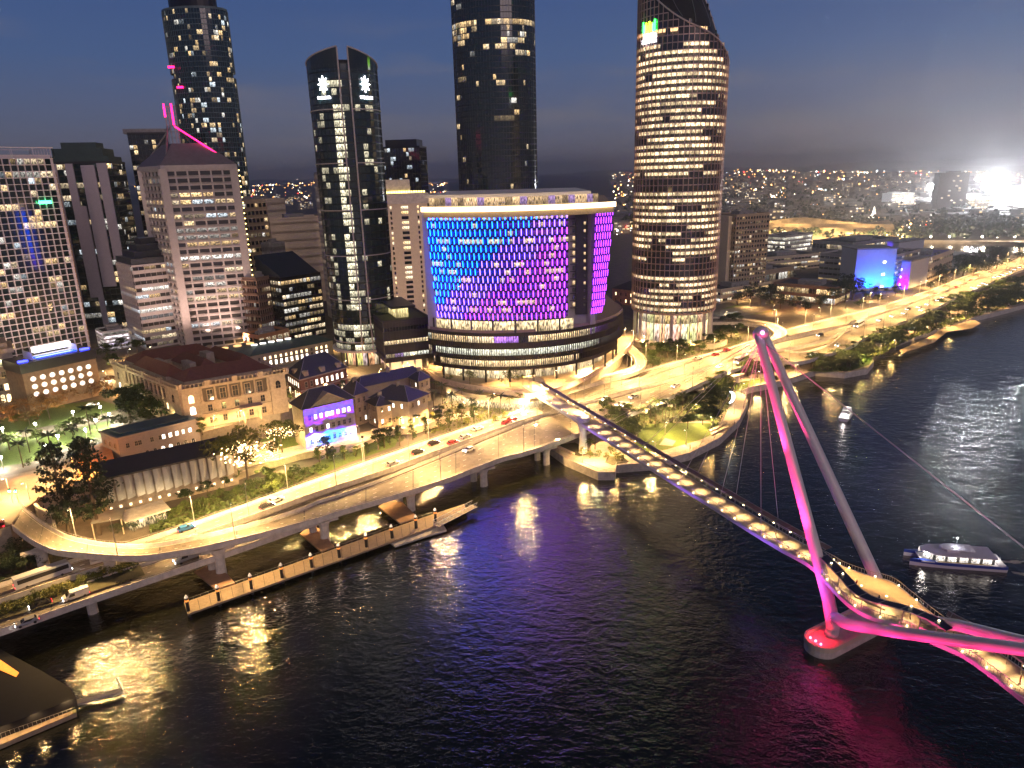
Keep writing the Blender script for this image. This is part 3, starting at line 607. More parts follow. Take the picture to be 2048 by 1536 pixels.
b=MB(); b.prism(offset(pK2,.8),36,38); b.prism(offset(pK2,-1),38,40); b.build('cornice',SAND,t)
a,c,_n=max(faces_front(pK2),key=lambda q:(q[1]-q[0]).length)
for fl in range(4): winrow(t,a,c,16+fl*5,10,1.4,2.6,WON,p_on=.8 if fl==0 else .2,seed=fl,arch=fl==0)
# --- buildings between the pyramid block and the round tower
def lowb(label,l,r,depth,z1,nfl,seed,dens,frame=TAN,glass=GLASS,z0=14,pane=2.4,s=1.5,name='office_block',**kw):
    return bldg(name,label,rect(l,r,z0,depth),z0,z1,nfl,pane,litf(seed,dens,s,run=2.5),frame,glass,**kw)
def HTpx(x,y,xb,yb,z=14):
    g=G(xb,yb,z); return HT(x,y,g.x,g.y)
lowb('tan office block with yellow lit ribbon windows right of the bulb string',(500,655),(560,645),22,HTpx(480,405,500,655),17,21,.45,frame=TAN,slab=.5,out=.5,mw=.5,sill=.2)
lowb('cream flat roofed block with plant rooms far behind the tan office',(540,600),(590,590),30,HTpx(525,402,545,600),14,22,.0,frame=CREAM,slab=1.4,mull=False)
lowb('wide cream stepped block in front of the far hills lights',(560,610),(660,600),24,HTpx(540,440,565,610),10,23,.08,frame=CREAM,slab=1.3,mull=False)
t=lowb('dark office with slanted black roof and yellow lit floors',(575,685),(652,668),24,HTpx(560,560,575,685),9,24,.65,frame=DARK,slab=.45,out=.3,mw=.15)
pz=rect((577,685),(650,668),14,22); hz=HTpx(560,560,575,685); b=MB()
b.face([(pz[0].x,pz[0].y,hz+1.3),(pz[1].x,pz[1].y,hz+1.3),(pz[2].x,pz[2].y,hz+12),(pz[3].x,pz[3].y,hz+12)]); b.face([(pz[1].x,pz[1].y,hz+1.3),(pz[2].x,pz[2].y,hz+1.3),(pz[2].x,pz[2].y,hz+12)]); b.face([(pz[3].x,pz[3].y,hz+1.3),(pz[0].x,pz[0].y,hz+1.3),(pz[3].x,pz[3].y,hz+12)]); b.face([(pz[3].x,pz[3].y,hz+1.3),(pz[3].x,pz[3].y,hz+12),(pz[2].x,pz[2].y,hz+12),(pz[2].x,pz[2].y,hz+1.3)][::-1]); b.build('slanted_roof',mat('navy_roof',(.02,.03,.05),.5),t)
lowb('brown brick apartment block with pale balcony rows under a flat roof',(528,688),(580,672),16,HTpx(505,560,528,688),9,25,.35,frame=BRNB,slab=.4,out=.6,pane=1.6,sill=.2)
lowb('slim grey apartment tower half hidden behind the round tower',(672,640),(705,636),16,HTpx(605,348,672,640),26,26,.3,frame=MAUVE,slab=.4,out=.5,pane=2,name='apartment_tower')
lowb('pale concrete lift tower beside the slanted black roof',(560,662),(588,656),8,HTpx(540,490,560,662),10,27,.0,frame=CONCD,slab=1.5,mull=False)
lowb('orange lit low building with open upper loggia below the brick block',(520,705),(580,690),12,22,2,28,.5,frame=mat('orange_render',(.42,.20,.09),.8),slab=.4,out=.4,mw=.5,pane=3.5,name='low_building')
# --- K distant dark glass tower, N tall dark tower
pK=ccw([Vector((-101,612,0)),Vector((-70,608,0)),Vector((-67,634,0)),Vector((-98,638,0))])
t=bldg('office_tower','distant dark glass tower with flat black cap left of the casino',pK,14,122,32,2.3,litf(31,.12,1.2,run=1.2,white=.5),DARK,GLASS,cat='tower',slab=.1,mw=.08,plant=False)
b=MB(); b.prism(offset(pK,-2.5),122,128.5); b.build('roof_cap',DARK,t)
def lfN(k,e,i,n,nr,f_=litf(32,.025,1.7,run=2,floor=lambda k,r:{48:.95,47:.5,46:.45,45:.3,44:.25,43:.2}.get(k,.035))): return f_(k,1,1,3,nr) if k<42 or k>48 else f_(k,e,1,3,nr)
fN=ell(-6,538,28.5,20,44,-.15)
NF=mat('dark_frame_grey',(.05,.05,.052),.4)
bldg('apartment_tower','very tall dark rounded tower with a lit floor, cut by the top',fN,14,262,66,2.2,lfN,NF,GLASSG,cat='tower',slab=.14,mw=.1,out=.2,plant=False)
# --- L beige slab hotel
pL=rect((783,640),(868,634),14,18)
t=thing('beige_slab','beige windowless slab with narrow window columns left of the LED facade','tower')
b=MB(); b.prism(pL,14,84); b.build('wall',CREAM,t)
b=MB(); b.prism(offset(pL,.9),84,90); b.build('roof_band',mat('pale_roof_band',(.5,.45,.42),.6),t)
a,c,_n=max(faces_front(pL),key=lambda q:(q[1]-q[0]).length); d=c-a; n_=Vector((d.y,-d.x,0)).normalized(); rz=math.atan2(d.y,d.x)
for (q_,w_) in ((.17,.5),(.48,2.1),(.78,.5)):
    b=MB(); r=random.Random(int(q_*100))
    for k in range(22):
        p=a+d*q_+n_*.06; z_=18+k*3; l=(0,0,0) if r.random()>.3 else tuple(v*1.8 for v in WP[r.randint(0,2)])
        dd=d.normalized()*w_; b.face([p-dd+Vector((0,0,z_)),p+dd+Vector((0,0,z_)),p+dd+Vector((0,0,z_+1.7)),p-dd+Vector((0,0,z_+1.7))],0,l)
    b.build('window_column',GLASS,t)
b=MB(); p=a+d*.3-n_*6; b.box((p.x,p.y,94),(9,4,4),rz); b.build('plant_room',CONC,t)
b=MB()
for k in range(18): p=a+d*(k/18)-n_*1.5; b.box((p.x,p.y,90.8),(.5,.3,.5),rz)
b.build('terrace_light',mat('yellow_terrace_glow',(.8,.7,.3),.5,var=0,emit=(1,.75,.2),es=3,sample=False),t)
# --- J round tower with pale ribs and star sign
JX,JY=-70.5,338
def fJ(z):
    r=15.0-(.9*max(0,(60-z)/46)**1.5); return [Vector((JX+r*math.cos(a_),JY+r*math.sin(a_),0)) for a_ in [2*math.pi*k/40 for k in range(40)]]
def lfJ(k,e,i,n,nr,r=random.Random(41)):
    az=math.degrees(math.atan2(nr.y,nr.x))%360
    if 262<az<282: p_,s_=.9,1.7
    elif 293<az<303: p_,s_=.14,.8
    elif 222<az<240: p_,s_=.42,.6
    elif 305<az<330: p_,s_=.16,.9
    else: p_,s_=.045,.7
    if k<4: p_=.7
    if k in (4,5): p_=.05
    if k>=34: p_=0 if k<38 and 262<az<300 and k!=37 else .0
    if k in (35,36) and 240<az<275: p_,s_=.6,1.2
    if r.random()>p_: return (0,0,0)
    q=s_*r.uniform(.5,1.1); c_=(.95,.85,.58); return tuple(v*q for v in c_)
t=thing('round_tower','round dark glass tower with pale ribs and glowing star sign','tower')
tower(t,fJ,22,146,39,2.1,lfJ,mat('dark_mullion',(.025,.03,.03),.4,.4),GLASSG,slab=.2,out=.06,mw=.12,md=.06)
RIB=mat('pale_bronze_rib',(.55,.47,.45),.45,var=.05)
b=MB()
def jp(az,z,o=.35): r=15.0-(.9*max(0,(60-z)/46)**1.5)+o; a_=math.radians(az); return Vector((JX+r*math.cos(a_),JY+r*math.sin(a_),z))
def ribaz(z,s_): return 281+6.5*0+s_*(6.5 if z<120 else 6.5+ (z-120)*.08)+(0 if z>28 else 0)
for s_ in (-1,1):
    b.path([jp(284+s_*(8 if z>40 else 8+(40-z)*.12),z+ (6 if z==146 else 0)) for z in range(20,147,6)],.33,6)
b.build('rib',RIB,t)
b=MB()
for z_ in (26,46,66,86,106,128):
    for (a0,a1) in ((170,276),(292,375)): b.path([jp(a0+(a1-a0)*k/14,z_,.3) for k in range(15)],.24,5)
for (a0,a1,sg) in ((170,276,1),(292,375,-1)):
    b.path([jp(a0+(a1-a0)*k/14,146+(6.5*(k/14) if sg==1 else 6.5*(1-k/14)),.2) for k in range(15)],.3,5)
b.build('ring_band',RIB,t)
b=MB()   # curved crown screen, open at the slot
for (a0,a1,sg) in ((170,276,1),(292,375,-1)):
    for k in range(14):
        q0=a0+(a1-a0)*k/14; q1=a0+(a1-a0)*(k+1)/14; f0=k/14 if sg==1 else 1-k/14; f1=(k+1)/14 if sg==1 else 1-(k+1)/14
        b.face([jp(q0,144,.1),jp(q1,144,.1),jp(q1,146+6.5*f1,.1),jp(q0,146+6.5*f0,.1)]); b.face([jp(q0,144,-.3),jp(q1,144,-.3),jp(q1,146+6.5*f1,-.3),jp(q0,146+6.5*f0,-.3)][::-1])
b.build('crown_screen',mat('dark_glass_screen',(.02,.03,.035),.1,var=0),t)
b=MB(); b.prism([Vector((JX+10*math.cos(a_),JY+10*math.sin(a_),0)) for a_ in [2*math.pi*k/24 for k in range(24)]],146,148); b.build('roof',BLACKROOF,t)
SW=mat('white_sign_glow',(.9,.9,.9),.5,var=0,emit=(.92,.9,1),es=9,sample=False)
for az in (248,318):
    b=MB(); c_=jp(az,138,.55); a_=math.radians(az); nx=Vector((math.cos(a_),math.sin(a_),0)); tx=Vector((-nx.y,nx.x,0)); pts=[]
    for k in range(16):
        r_=2.9 if k%2==0 else 1.15; th=k*math.pi/8; pts.append(c_+tx*(math.cos(th)*r_)*.9+Vector((0,0,math.sin(th)*r_*1.15)))
    b.face(pts); b.face([p-nx*.3 for p in pts][::-1])
    for k in range(16): b.face([pts[k],pts[k]-nx*.3,pts[(k+1)%16]-nx*.3,pts[(k+1)%16]])
    b.build('star_emblem',SW,t); signtext(t,'THE STAR',jp(az,132.6,.5),nx,1.5,SW)
b=MB()
for k in range(14):
    a_=2*math.pi*k/14; b.tube((JX+12.4*math.cos(a_),JY+12.4*math.sin(a_),14),(JX+12.4*math.cos(a_),JY+12.4*math.sin(a_),22),.45,n=8)
b.build('lobby_column',DARK,t)
lob=MB(); fj=[Vector((JX+10.5*math.cos(a_),JY+10.5*math.sin(a_),0)) for a_ in [2*math.pi*k/24 for k in range(24)]]
for e in range(24):
    p,q=fj[e],fj[(e+1)%24]; l=tuple(v*R.uniform(.8,1.8) for v in (1,.68,.34)); lob.face([(p.x,p.y,14),(q.x,q.y,14),(q.x,q.y,21.6),(p.x,p.y,21.6)],0,l,[(e,0),(e+1,0),(e+1,1),(e,1)])
lob.build('lobby_glazing',GLASS,t); b=MB(); b.prism([Vector((JX+16*math.cos(a_),JY+16*math.sin(a_),0)) for a_ in [2*math.pi*k/30 for k in range(30)]],21.2,22.2); b.build('canopy',RIB,t)
# --- P: elliptical office tower with a slanted crown
PX,PY=90.5,389.0
def fP(z): return ell(PX,PY,22.4,20,56,-.1)
def clipP(p):   # slanted, slightly curved cut falling to the right
    s_=((p.x-PX)*math.cos(-.1)+(p.y-PY)*math.sin(-.1)+22.6)/45.2; s_=max(0,min(1,s_)); back=(p.y-PY)/20
    return 149+36*(1-s_**4)+back*17*max(0,4*s_*(1-s_))**.65
def lfP(k,e,i,n,nr,r=random.Random(55),fl={},st={'on':True,'s':1,'h':0}):
    if k not in fl: fl[k]=0 if k in (6,7,19,20) else r.choice([.9,.85,.95,.8,.9,.7,.5]); 
    if k>=40: return (0,0,0) if k!=41 else ((1.6,.95,.42) if r.random()<.8 else (0,0,0))
    if r.random()<.16: st['on']=r.random()<fl[k]; st['s']=r.uniform(.6,1.5)
    if not st['on']: return (0,0,0)
    q=1.15*st['s']*r.uniform(.3,1.6); return (q,q*.74,q*.42)
t=thing('elliptical_office_tower','elliptical office tower with lit ribbon floors and slanted dark crown','tower')
PM=mat('rose_bronze_mullion',(.60,.42,.36),.4,.5,var=.1)
tower(t,fP,26,184,48,1.35,lfP,PM,GLASSP,slab=.14,out=.15,mw=.26,md=.45,every=2,clip=clipP)
b=MB(); poly=fP(0); n=len(poly); C0=Vector((PX,PY,0))
zc=lambda p:clipP(p)
def inside(rad): return [C0+(p-C0)*rad for p in poly]
rads=[1.012,.8,.6,.4,.2,.01]
for ra,rb in zip(rads,rads[1:]):
    A=inside(ra); B2=inside(rb)
    for i in range(n): j=(i+1)%n; b.face([(A[i].x,A[i].y,zc(A[i])-(0 if ra>1 else 1.2)),(A[j].x,A[j].y,zc(A[j])-(0 if ra>1 else 1.2)),(B2[j].x,B2[j].y,zc(B2[j])-1.2),(B2[i].x,B2[i].y,zc(B2[i])-1.2)])
b.build('slanted_roof',mat('black_slatted_roof',(.022,.018,.016),.55,var=.4,scale=.4),t)
b=MB(); A=inside(1.02)
b.path([(p.x,p.y,zc(p)+.25) for p in A+[A[0]]],.38,6)
b.build('crown_rim',RIB,t)
b=MB(); 
for s_ in (-.35,.15,.55):
    pts=[]
    for k in range(12):
        y_=-.85+1.7*k/11; p=C0+Vector((s_*22*math.sqrt(max(0,1-y_*y_*.9)),y_*19,0)); pts.append((p.x,p.y,zc(p)-.8))
    b.path(pts,.16,4)
b.build('roof_rail',STEEL,t)
b=MB(); A=inside(1.004)
for i in range(n):   # band of glass between the last full floor and the cut
    j=(i+1)%n; p,q=A[i],A[j]; zz=min(zc(p),zc(q)); k=int((zz-26)/(158/48)); zl=26+max(0,k)*158/48-3.4
    b.face([(p.x,p.y,zl),(q.x,q.y,zl),(q.x,q.y,zc(q)),(p.x,p.y,zc(p))])
b.build('crown_glazing',mat('dark_crown_glass',(.03,.026,.026),.2,var=0),t)
b=MB()
for k in range(28):
    a_=2*math.pi*k/28; x_=PX+21.6*math.cos(a_); y_=PY+19.2*math.sin(a_); b.tube((x_,y_,10),(x_,y_,26.3),.22 if k%4 else .9,n=6)
b.build('lobby_column',RIB,t)
lob=MB(); fj=ell(PX,PY,19,16.8,40,-.1)
for e in range(40):
    p,q=fj[e],fj[(e+1)%40]
    for za,zb,s_ in ((10,20,1.5),(20,25.7,.8)): l=tuple(v*R.uniform(.7,1.2)*s_ for v in (1,.78,.42)); lob.face([(p.x,p.y,za+.1),(q.x,q.y,za+.1),(q.x,q.y,zb),(p.x,p.y,zb)],0,l,[(e,0),(e+1,0),(e+1,1),(e,1)])
lob.build('lobby_glazing',GLASS,t); b=MB(); b.prism(ell(PX,PY,22.5,20.1,40,-.1),25.4,26.6); b.build('soffit',PM,t)
b=MB(); pl=ell(PX+2,PY-4,27,20,40,-.1); b.prism(pl,7,9.9); b.build('plinth',PAVE,t)
GRN=[mat('green_bar_glow',(.1,.8,.1),.5,var=0,emit=(.03,1,.08),es=6,sample=False),mat('lime_bar_glow',(.6,.8,.1),.5,var=0,emit=(.55,1,.02),es=6,sample=False)]
b=MB(); a0_=math.radians(201)
for k in range(8):
    aa=a0_+k*.052; p=Vector((PX+23*math.cos(aa),PY+20.6*math.sin(aa),0)); h0=163.5; h1=h0+(7.2,5,6.2,4.4,6.8,4.6,5.4,7.6)[k]*.62+.6; b.box((p.x,p.y,(h0+h1)/2),(.36,.15,(h1-h0)/2),aa+math.pi/2,0 if k in (0,1,6,7) else 1)
b.build('green_bar_sign',GRN,t)
aa=a0_+.18; nx=Vector((math.cos(aa),math.sin(aa),0)); p=Vector((PX+23.1*math.cos(aa),PY+20.7*math.sin(aa),0))
b=MB()
for r_ in range(2):
    for k in range(9): 
        a2=a0_+k*.044; q=Vector((PX+23.1*math.cos(a2),PY+20.7*math.sin(a2),0)); 
        if (k*7+r_*3)%5: b.box((q.x,q.y,162.0-r_*2.3),(.34,.12,.9),a2+math.pi/2)
b.build('white_sign',SW,t)
# ============================================================ CASINO COMPLEX WITH THE LED FACADE
t=thing('led_facade_building','broad curved hotel with blue to purple LED facade and glowing roof edge','building')
def ptsz(l,z,n): 
    return [Vector(v) for v in crom([G(x,y,z) for x,y in l],n)]
ZB=41.5; NU=29; MC=Vector((4,350,0)); gm=G(1000,641,ZB); RB=math.hypot(gm.x-MC.x,gm.y-MC.y); RT=RB+3.0
am=math.atan2(gm.y-MC.y,gm.x-MC.x); ZT=HT(1003,426,MC.x+RT*math.cos(am),MC.y+RT*math.sin(am)); ZK=ZT+.7
def mang(x,rad,z):
    best=min((abs(P((MC.x+rad*math.cos(math.radians(a_)),MC.y+rad*math.sin(math.radians(a_)),z))[0]-x),a_) for a_ in [180+.25*k for k in range(800)]); return best[1]
def march(a0,a1,rad,z,n): return [MC+Vector((rad*math.cos(math.radians(lerp(a0,a1,k/n))),rad*math.sin(math.radians(lerp(a0,a1,k/n))),z)) for k in range(n+1)]
aT0,aT1=mang(853,RT,ZT),mang(1137,RT,ZT); aB0,aB1=mang(878,RB,ZB),mang(1135,RB,ZB)
top=march(aT0,aT1,RT,ZT,NU); bot=march(aB0,aB1,RB,ZB,NU); w0,w1=mang(1190,RT,ZT),mang(1226,RT,ZT)
wtop=march(w0,w1,RT,ZT,7); wbot=march(w0,w1-3,RB,ZB,7)
def grid_face(T,B_,nm,seed,lit):
    r=random.Random(seed); rows=14; n=len(T)-1; fr=MB()
    def pt(u,v): 
        k=min(int(u),n-1); f_=u-k; a=lerp(B_[k],B_[k+1],f_); c=lerp(T[k],T[k+1],f_); vv=v**.62; q=lerp(a,c,vv); return Vector((q.x,q.y,lerp(ZB,ZT,v)))
    nr=lambda u:Vector(((pt(min(u+.3,n),.5)-pt(max(u-.3,0),.5)).y,-(pt(min(u+.3,n),.5)-pt(max(u-.3,0),.5)).x,0)).normalized()
    for j in range(rows):
        g_=MB(); v0=j/rows; v1=(j+1)/rows
        for i in range(n):
            f_=i/n; hue=f_ if nm=='main' else 1.0
            amb=(.004,.03,.50) if hue<.5 and j>4 else (.06,.01,.45) if hue<.75 else (.16,.01,.32)  # wash of the LED tubes painted into the panes as emission
            l=amb
            if lit and r.random()<{13:.8,10:.42,7:.22,6:.22,5:.18,2:.18,1:.2}.get(j,.08): q=r.uniform(.6,1.3); l=(q,q*.72,q*.4)
            g_.face([pt(i,v0+.012),pt(i+1,v0+.012),pt(i+1,v1-.012),pt(i,v1-.012)],0,l,[(i+j*7,j),(i+1+j*7,j),(i+1+j*7,j+.98),(i+j*7,j+.98)])
            o=nr(i+.5)*.25
            a,c=pt(i,v1-.02)+o,pt(i+1,v1-.02)+o; e_,h_=pt(i+1,min(1,v1+.012))+o,pt(i,min(1,v1+.012))+o; fr.face([a,c,e_,h_])
        g_.build('window_band',GLASS,t)
        led=MB()
        for i in range(n):
            f_=(i/n+ (.04 if j%2 else 0)); hh=1-(j/rows)
            # cyan top left, violet middle, magenta lower right
            mixv=max(0,min(1,(f_-.52)*1.6+(hh-.30)*1.5+.22)); 
            if nm!='main': mixv=1
            ci=0 if mixv<.35 else 1 if mixv<.8 else 2
            u=i+(.5 if j%2 else 0)+.12; 
            if u>n: continue
            p0=pt(u,v0+.008); p1=pt(u,v1-.004); o=nr(u)*.55; led.tube(p0+o,p1+o,.22 if nm=='main' else .13,n=4,m=ci)
        lo_=led.build('led_tube_row',LED,t); lo_['kind']='stuff'; fr.build('spandrel',DARK,t); fr=MB()
LED=[mat('cyan_led',(.1,.5,.9),.4,var=0,emit=(.002,.075,1),es=9,sample=False),mat('lilac_led',(.6,.3,.9),.4,var=0,emit=(.12,.055,1),es=7,sample=False),mat('magenta_led',(.8,.1,.8),.4,var=0,emit=(.31,.032,1),es=5.5,sample=False)]
grid_face(top,bot,'main',61,True); grid_face(wtop,wbot,'wing',62,False)
back=Vector((-30,392,0)); TL=march(aT0-3,aT0,RT-.5,ZT,1)[0]; 
# core block behind the screens, with the recessed notch between screen and wing
core=[Vector((TL.x,TL.y,0))]+[Vector((p.x,p.y,0))-Vector((0,-1.2,0)) for p in bot[2::4]]+[Vector((bot[-1].x-1.5,bot[-1].y+9,0)),Vector((wbot[0].x-1,wbot[0].y+5,0))]+[Vector((p.x-1,p.y+1,0)) for p in wbot[2::3]]+[Vector((52,392,0)),back]
b=MB(); b.prism(ccw(core),36.7,ZT-.4,0); b.build('core_wall',mat('panel_grey',(.36,.34,.35),.6,var=.06),t)
b=MB(); a=Vector((bot[-1].x-1.2,bot[-1].y+8.3,0)); c=Vector((wbot[0].x-1,wbot[0].y+4.2,0))
for k in range(13):
    p=lerp(a,c,.45); b.box((p.x,p.y-.6,44+k*3.1),(1.6,.5,.14),0)
b.build('ledge',DARK,t)
b=MB(); p=lerp(a,c,.76); b.box((p.x,p.y+.2,63),((c-a).length*.24,1,22),math.atan2((c-a).y,(c-a).x)); b.build('dark_shaft',DARK,t)
b=MB(); r=random.Random(5)
for k in range(12):
    p=lerp(a,c,.40); p2=lerp(a,c,.50); l=(1.2,.8,.4) if r.random()<.7 else (0,0,0); b.face([(p.x,p.y-.45,44.6+k*3.1),(p2.x,p2.y-.45,44.6+k*3.1),(p2.x,p2.y-.45,46.2+k*3.1),(p.x,p.y-.45,46.2+k*3.1)],0,l)
    p=lerp(a,c,.86); p2=lerp(a,c,.94); l=(1.2,.8,.4) if r.random()<.6 else (0,0,0); b.face([(p.x,p.y-1,44.6+k*3.1),(p2.x,p2.y-1,44.6+k*3.1),(p2.x,p2.y-1,45.8+k*3.1),(p.x,p.y-1,45.8+k*3.1)],0,l)
b.build('notch_window',GLASS,t)
# roof deck: glowing cornice ring, bar terrace, white oval roof
ring=march(mang(846,RT+1,ZK),mang(1228,RT+1,ZK),RT+.6,ZK,40)
def bandring(pts,z0,z1,out,name,mt,depth=.6):
    b=MB(); n=len(pts)-1; nr=[]
    for i in range(n+1):
        d_=(pts[min(i+1,n)]-pts[max(i-1,0)]); nr.append(Vector((d_.y,-d_.x,0)).normalized())
    o=[Vector((p.x,p.y,0))+m_*out for p,m_ in zip(pts,nr)]; i2=[Vector((p.x,p.y,0))+m_*(out-depth) for p,m_ in zip(pts,nr)]
    A=Vector((0,0,z0)); B2=Vector((0,0,z1))
    for i in range(n):
        b.face([o[i]+A,o[i+1]+A,o[i+1]+B2,o[i]+B2]); b.face([i2[i+1]+A,i2[i]+A,i2[i]+B2,i2[i+1]+B2]); b.face([o[i]+B2,o[i+1]+B2,i2[i+1]+B2,i2[i]+B2]); b.face([i2[i]+A,i2[i+1]+A,o[i+1]+A,o[i]+A])
    return b.build(name,mt,t)
bandring(ring,ZK-2.4,ZK,.3,'cornice_glass',mat('cornice_bronze',(.34,.28,.18),.35,var=.2,scale=1.5))
bandring(ring,ZK,ZK+1.9,1.6,'cornice_light',mat('cornice_glow',(.9,.8,.6),.5,var=0,emit=(1,.70,.36),es=2.6,sample=False),1.2)
deckp=ccw([Vector((p.x,p.y,0)) for p in ring[::3]]+[Vector((52,390,0)),back]); b=MB(); b.prism(deckp,ZK-1.2,ZK+1.7); b.build('roof_deck',TIMBER,t)
bar=march(mang(855,RT-3,ZK),mang(1200,RT-3,ZK),RT-4,ZK+1.7,26); g_=MB(); r=random.Random(9)
for i in range(26):
    a,c=bar[i],bar[i+1]; q=r.uniform(.25,1.5); l=(q,q*.66,q*.34) if r.random()>.12 else (.4,.25,.5); g_.face([(a.x,a.y,ZK+1.8),(c.x,c.y,ZK+1.8),(c.x,c.y,ZK+5.3),(a.x,a.y,ZK+5.3)],0,l,[(i*2,0),(i*2+2,0),(i*2+2,1),(i*2,1)])
g_.build('bar_glazing',GLASS,t)
rf=[Vector((p.x,p.y,0)) for p in march(mang(848,RT-2,ZK),mang(1182,RT-2,ZK),RT-2,0,20)]; rfp=ccw(rf+[Vector((34,362,0)),Vector((-28,362,0))]); b=MB(); b.prism(rfp,ZK+5.3,ZK+6.5); b.build('oval_roof',WHITE,t)
# restaurant level under the screens
mid=march(aB0-2,aB1+2,RB+1,36.6,20); g_=MB()
for i in range(20):
    a,c=mid[i],mid[i+1]; q=r.uniform(.9,1.7); g_.face([(a.x,a.y+.2,36.7),(c.x,c.y+.2,36.7),(c.x,c.y+.2,41.2),(a.x,a.y+.2,41.2)],0,(q,q*.74,q*.4),[(i,0),(i+1,0),(i+1,1),(i,1)])
g_.build('restaurant_glazing',GLASS,t)
b=MB(); 
for i in range(0,21,3): b.tube((mid[i].x,mid[i].y-.6,36.4),(mid[i].x,mid[i].y-.6,41.6),.4,n=6)
b.build('terrace_column',DARK,t); b=MB(); b.prism(ccw([Vector((p.x,p.y,0)) for p in bot[::4]]+[Vector((30,370,0)),Vector((-28,370,0))]),41.1,41.7); b.build('soffit',DARK,t)
# podium
t=thing('casino_podium','dark curved podium with lit bands below the LED facade','building')
PC=Vector((0,342,0))
def arcp(r_,a0,a1,n): return [PC+Vector((math.cos(math.radians(lerp(a0,a1,k/n)))*r_,math.sin(math.radians(lerp(a0,a1,k/n)))*r_,0)) for k in range(n+1)]
pod=arcp(54,229,372,44)
def podfoot(z): return ccw(arcp(54-(2.5 if z<24 else 0),229,372,44)+[Vector((50,395,0)),Vector((-36,395,0))])
def lfM(k,e,i,n,nr,r=random.Random(71),st={'on':1,'c':(1,.7,.4)}):
    if nr.x<-.9 or nr.y>.6: return (0,0,0)
    if r.random()<.16: st['on']=r.random()<(.85,.9,.9)[k]; st['c']=r.choice([(1,.70,.36),(1,.76,.46),(.85,.85,.72),(1,.70,.36),(.6,.25,1)]) if k!=1 else (.85,.85,.66)
    if not st['on']: return (0,0,0)
    q=r.uniform(.9,2.1); return tuple(v*q for v in st['c'])
tower(t,podfoot,20,36.4,3,1.15,lfM,mat('black_louvre',(.035,.028,.025),.5,.2),GLASS,slab=.5,out=.45,mw=.12,md=.2)
b=MB(); b.face([(p.x,p.y,36.6) for p in podfoot(30)]); b.build('terrace_floor',TIMBER,t)
b=MB(); A=arcp(54.3,229,372,44)
for i in range(44): b.face([A[i]+Vector((0,0,36.4)),A[i+1]+Vector((0,0,36.4)),A[i+1]+Vector((0,0,37.7)),A[i]+Vector((0,0,37.7))]); b.face([A[i+1]-(A[i+1]-PC).normalized()*.12+Vector((0,0,36.4)),A[i]-(A[i]-PC).normalized()*.12+Vector((0,0,36.4)),A[i]-(A[i]-PC).normalized()*.12+Vector((0,0,37.7)),A[i+1]-(A[i+1]-PC).normalized()*.12+Vector((0,0,37.7))])
b.build('terrace_balustrade',mat('mauve_glass_rail',(.28,.20,.24),.25,var=.1),t)
lob=MB(); A=arcp(46,229,372,50)
for e in range(50):
    p,q=A[e],A[e+1]; s_=R.choice([.5,1.2,1.7,2.2,1.0]); lob.face([(p.x,p.y,14.1),(q.x,q.y,14.1),(q.x,q.y,19.8),(p.x,p.y,19.8)],0,tuple(v*s_ for v in (1,.76,.42)),[(e*2,0),(e*2+2,0),(e*2+2,1),(e*2,1)])
lob.build('lobby_glazing',GLASS,t)
b=MB()
for e in range(2,50,4): p=PC+(A[e]-PC)*1.12; b.tube((p.x,p.y,14),(p.x,p.y,20.3),.5,n=7)
b.build('lobby_column',DARK,t)
b=MB(); b.prism(podfoot(22),19.6,20.4); b.build('soffit',mat('bronze_soffit',(.3,.22,.14),.6),t)
pool=MB(); pool.prism(ccw(ptsz([(985,660),(1065,652),(1062,648),(985,655)],36.9,8)[:-1]) if 0 else ccw([G(x,y,37) for x,y in ((972,660),(1066,654),(1062,649),(975,654))]),36.7,37.0); pool.build('terrace_pool',mat('pool_water_lit',(.1,.5,.45),.1,var=0,emit=(.25,.75,.6),es=1.1,sample=False),t)
# plaza deck with its curved fascia
t=thing('plaza_terrace','curved elevated plaza with pale pink fascia and balustrade before the casino','terrace')
pl=ptsz([(850,738),(885,757),(940,770),(1000,779),(1060,787),(1100,780),(1160,757),(1220,722),(1262,686),(1265,660)],14.6,60)
b=MB(); b.prism(ccw([Vector((p.x,p.y,0)) for p in pl]+[Vector((40,345,0)),Vector((-36,345,0))]),14.05,14.6,0,1); b.build('deck',[CONC,TIMBER],t)
def wallpath(pts,z0,z1,th,name,mt,par): 
    b=MB(); n=len(pts)-1
    for i in range(n):
        a,c=Vector((pts[i].x,pts[i].y,0)),Vector((pts[i+1].x,pts[i+1].y,0)); d_=(c-a).normalized(); nr=Vector((d_.y,-d_.x,0))*th
        for q in ([a+nr,c+nr],[c,a]): b.face([q[0]+Vector((0,0,z0)),q[1]+Vector((0,0,z0)),q[1]+Vector((0,0,z1)),q[0]+Vector((0,0,z1))])
        b.face([a+nr+Vector((0,0,z1)),c+nr+Vector((0,0,z1)),c+Vector((0,0,z1)),a+Vector((0,0,z1))]); b.face([a+Vector((0,0,z0)),c+Vector((0,0,z0)),c+nr+Vector((0,0,z0)),a+nr+Vector((0,0,z0))])
    return b.build(name,mt,par)
wallpath(pl,12.6,14.9,.4,'fascia',mat('pink_fascia',(.55,.42,.36),.6),t)
b=MB()
for i in range(len(pl)-1):
    a,c=pl[i],pl[i+1]
    for k in range(3): p=lerp(a,c,k/3); b.tube((p.x,p.y,14.9),(p.x,p.y,16.1),.04,n=3,cap=False)
    b.tube((a.x,a.y,16.1),(c.x,c.y,16.1),.06,n=4,cap=False)
b.build('balustrade',STEEL,t)
t=thing('plaza_undercroft','glowing cream undercroft wall below the curved plaza','building')
g_=MB(); un=ptsz([(893,800),(940,815),(1000,822),(1050,826),(1085,815)],7,16)
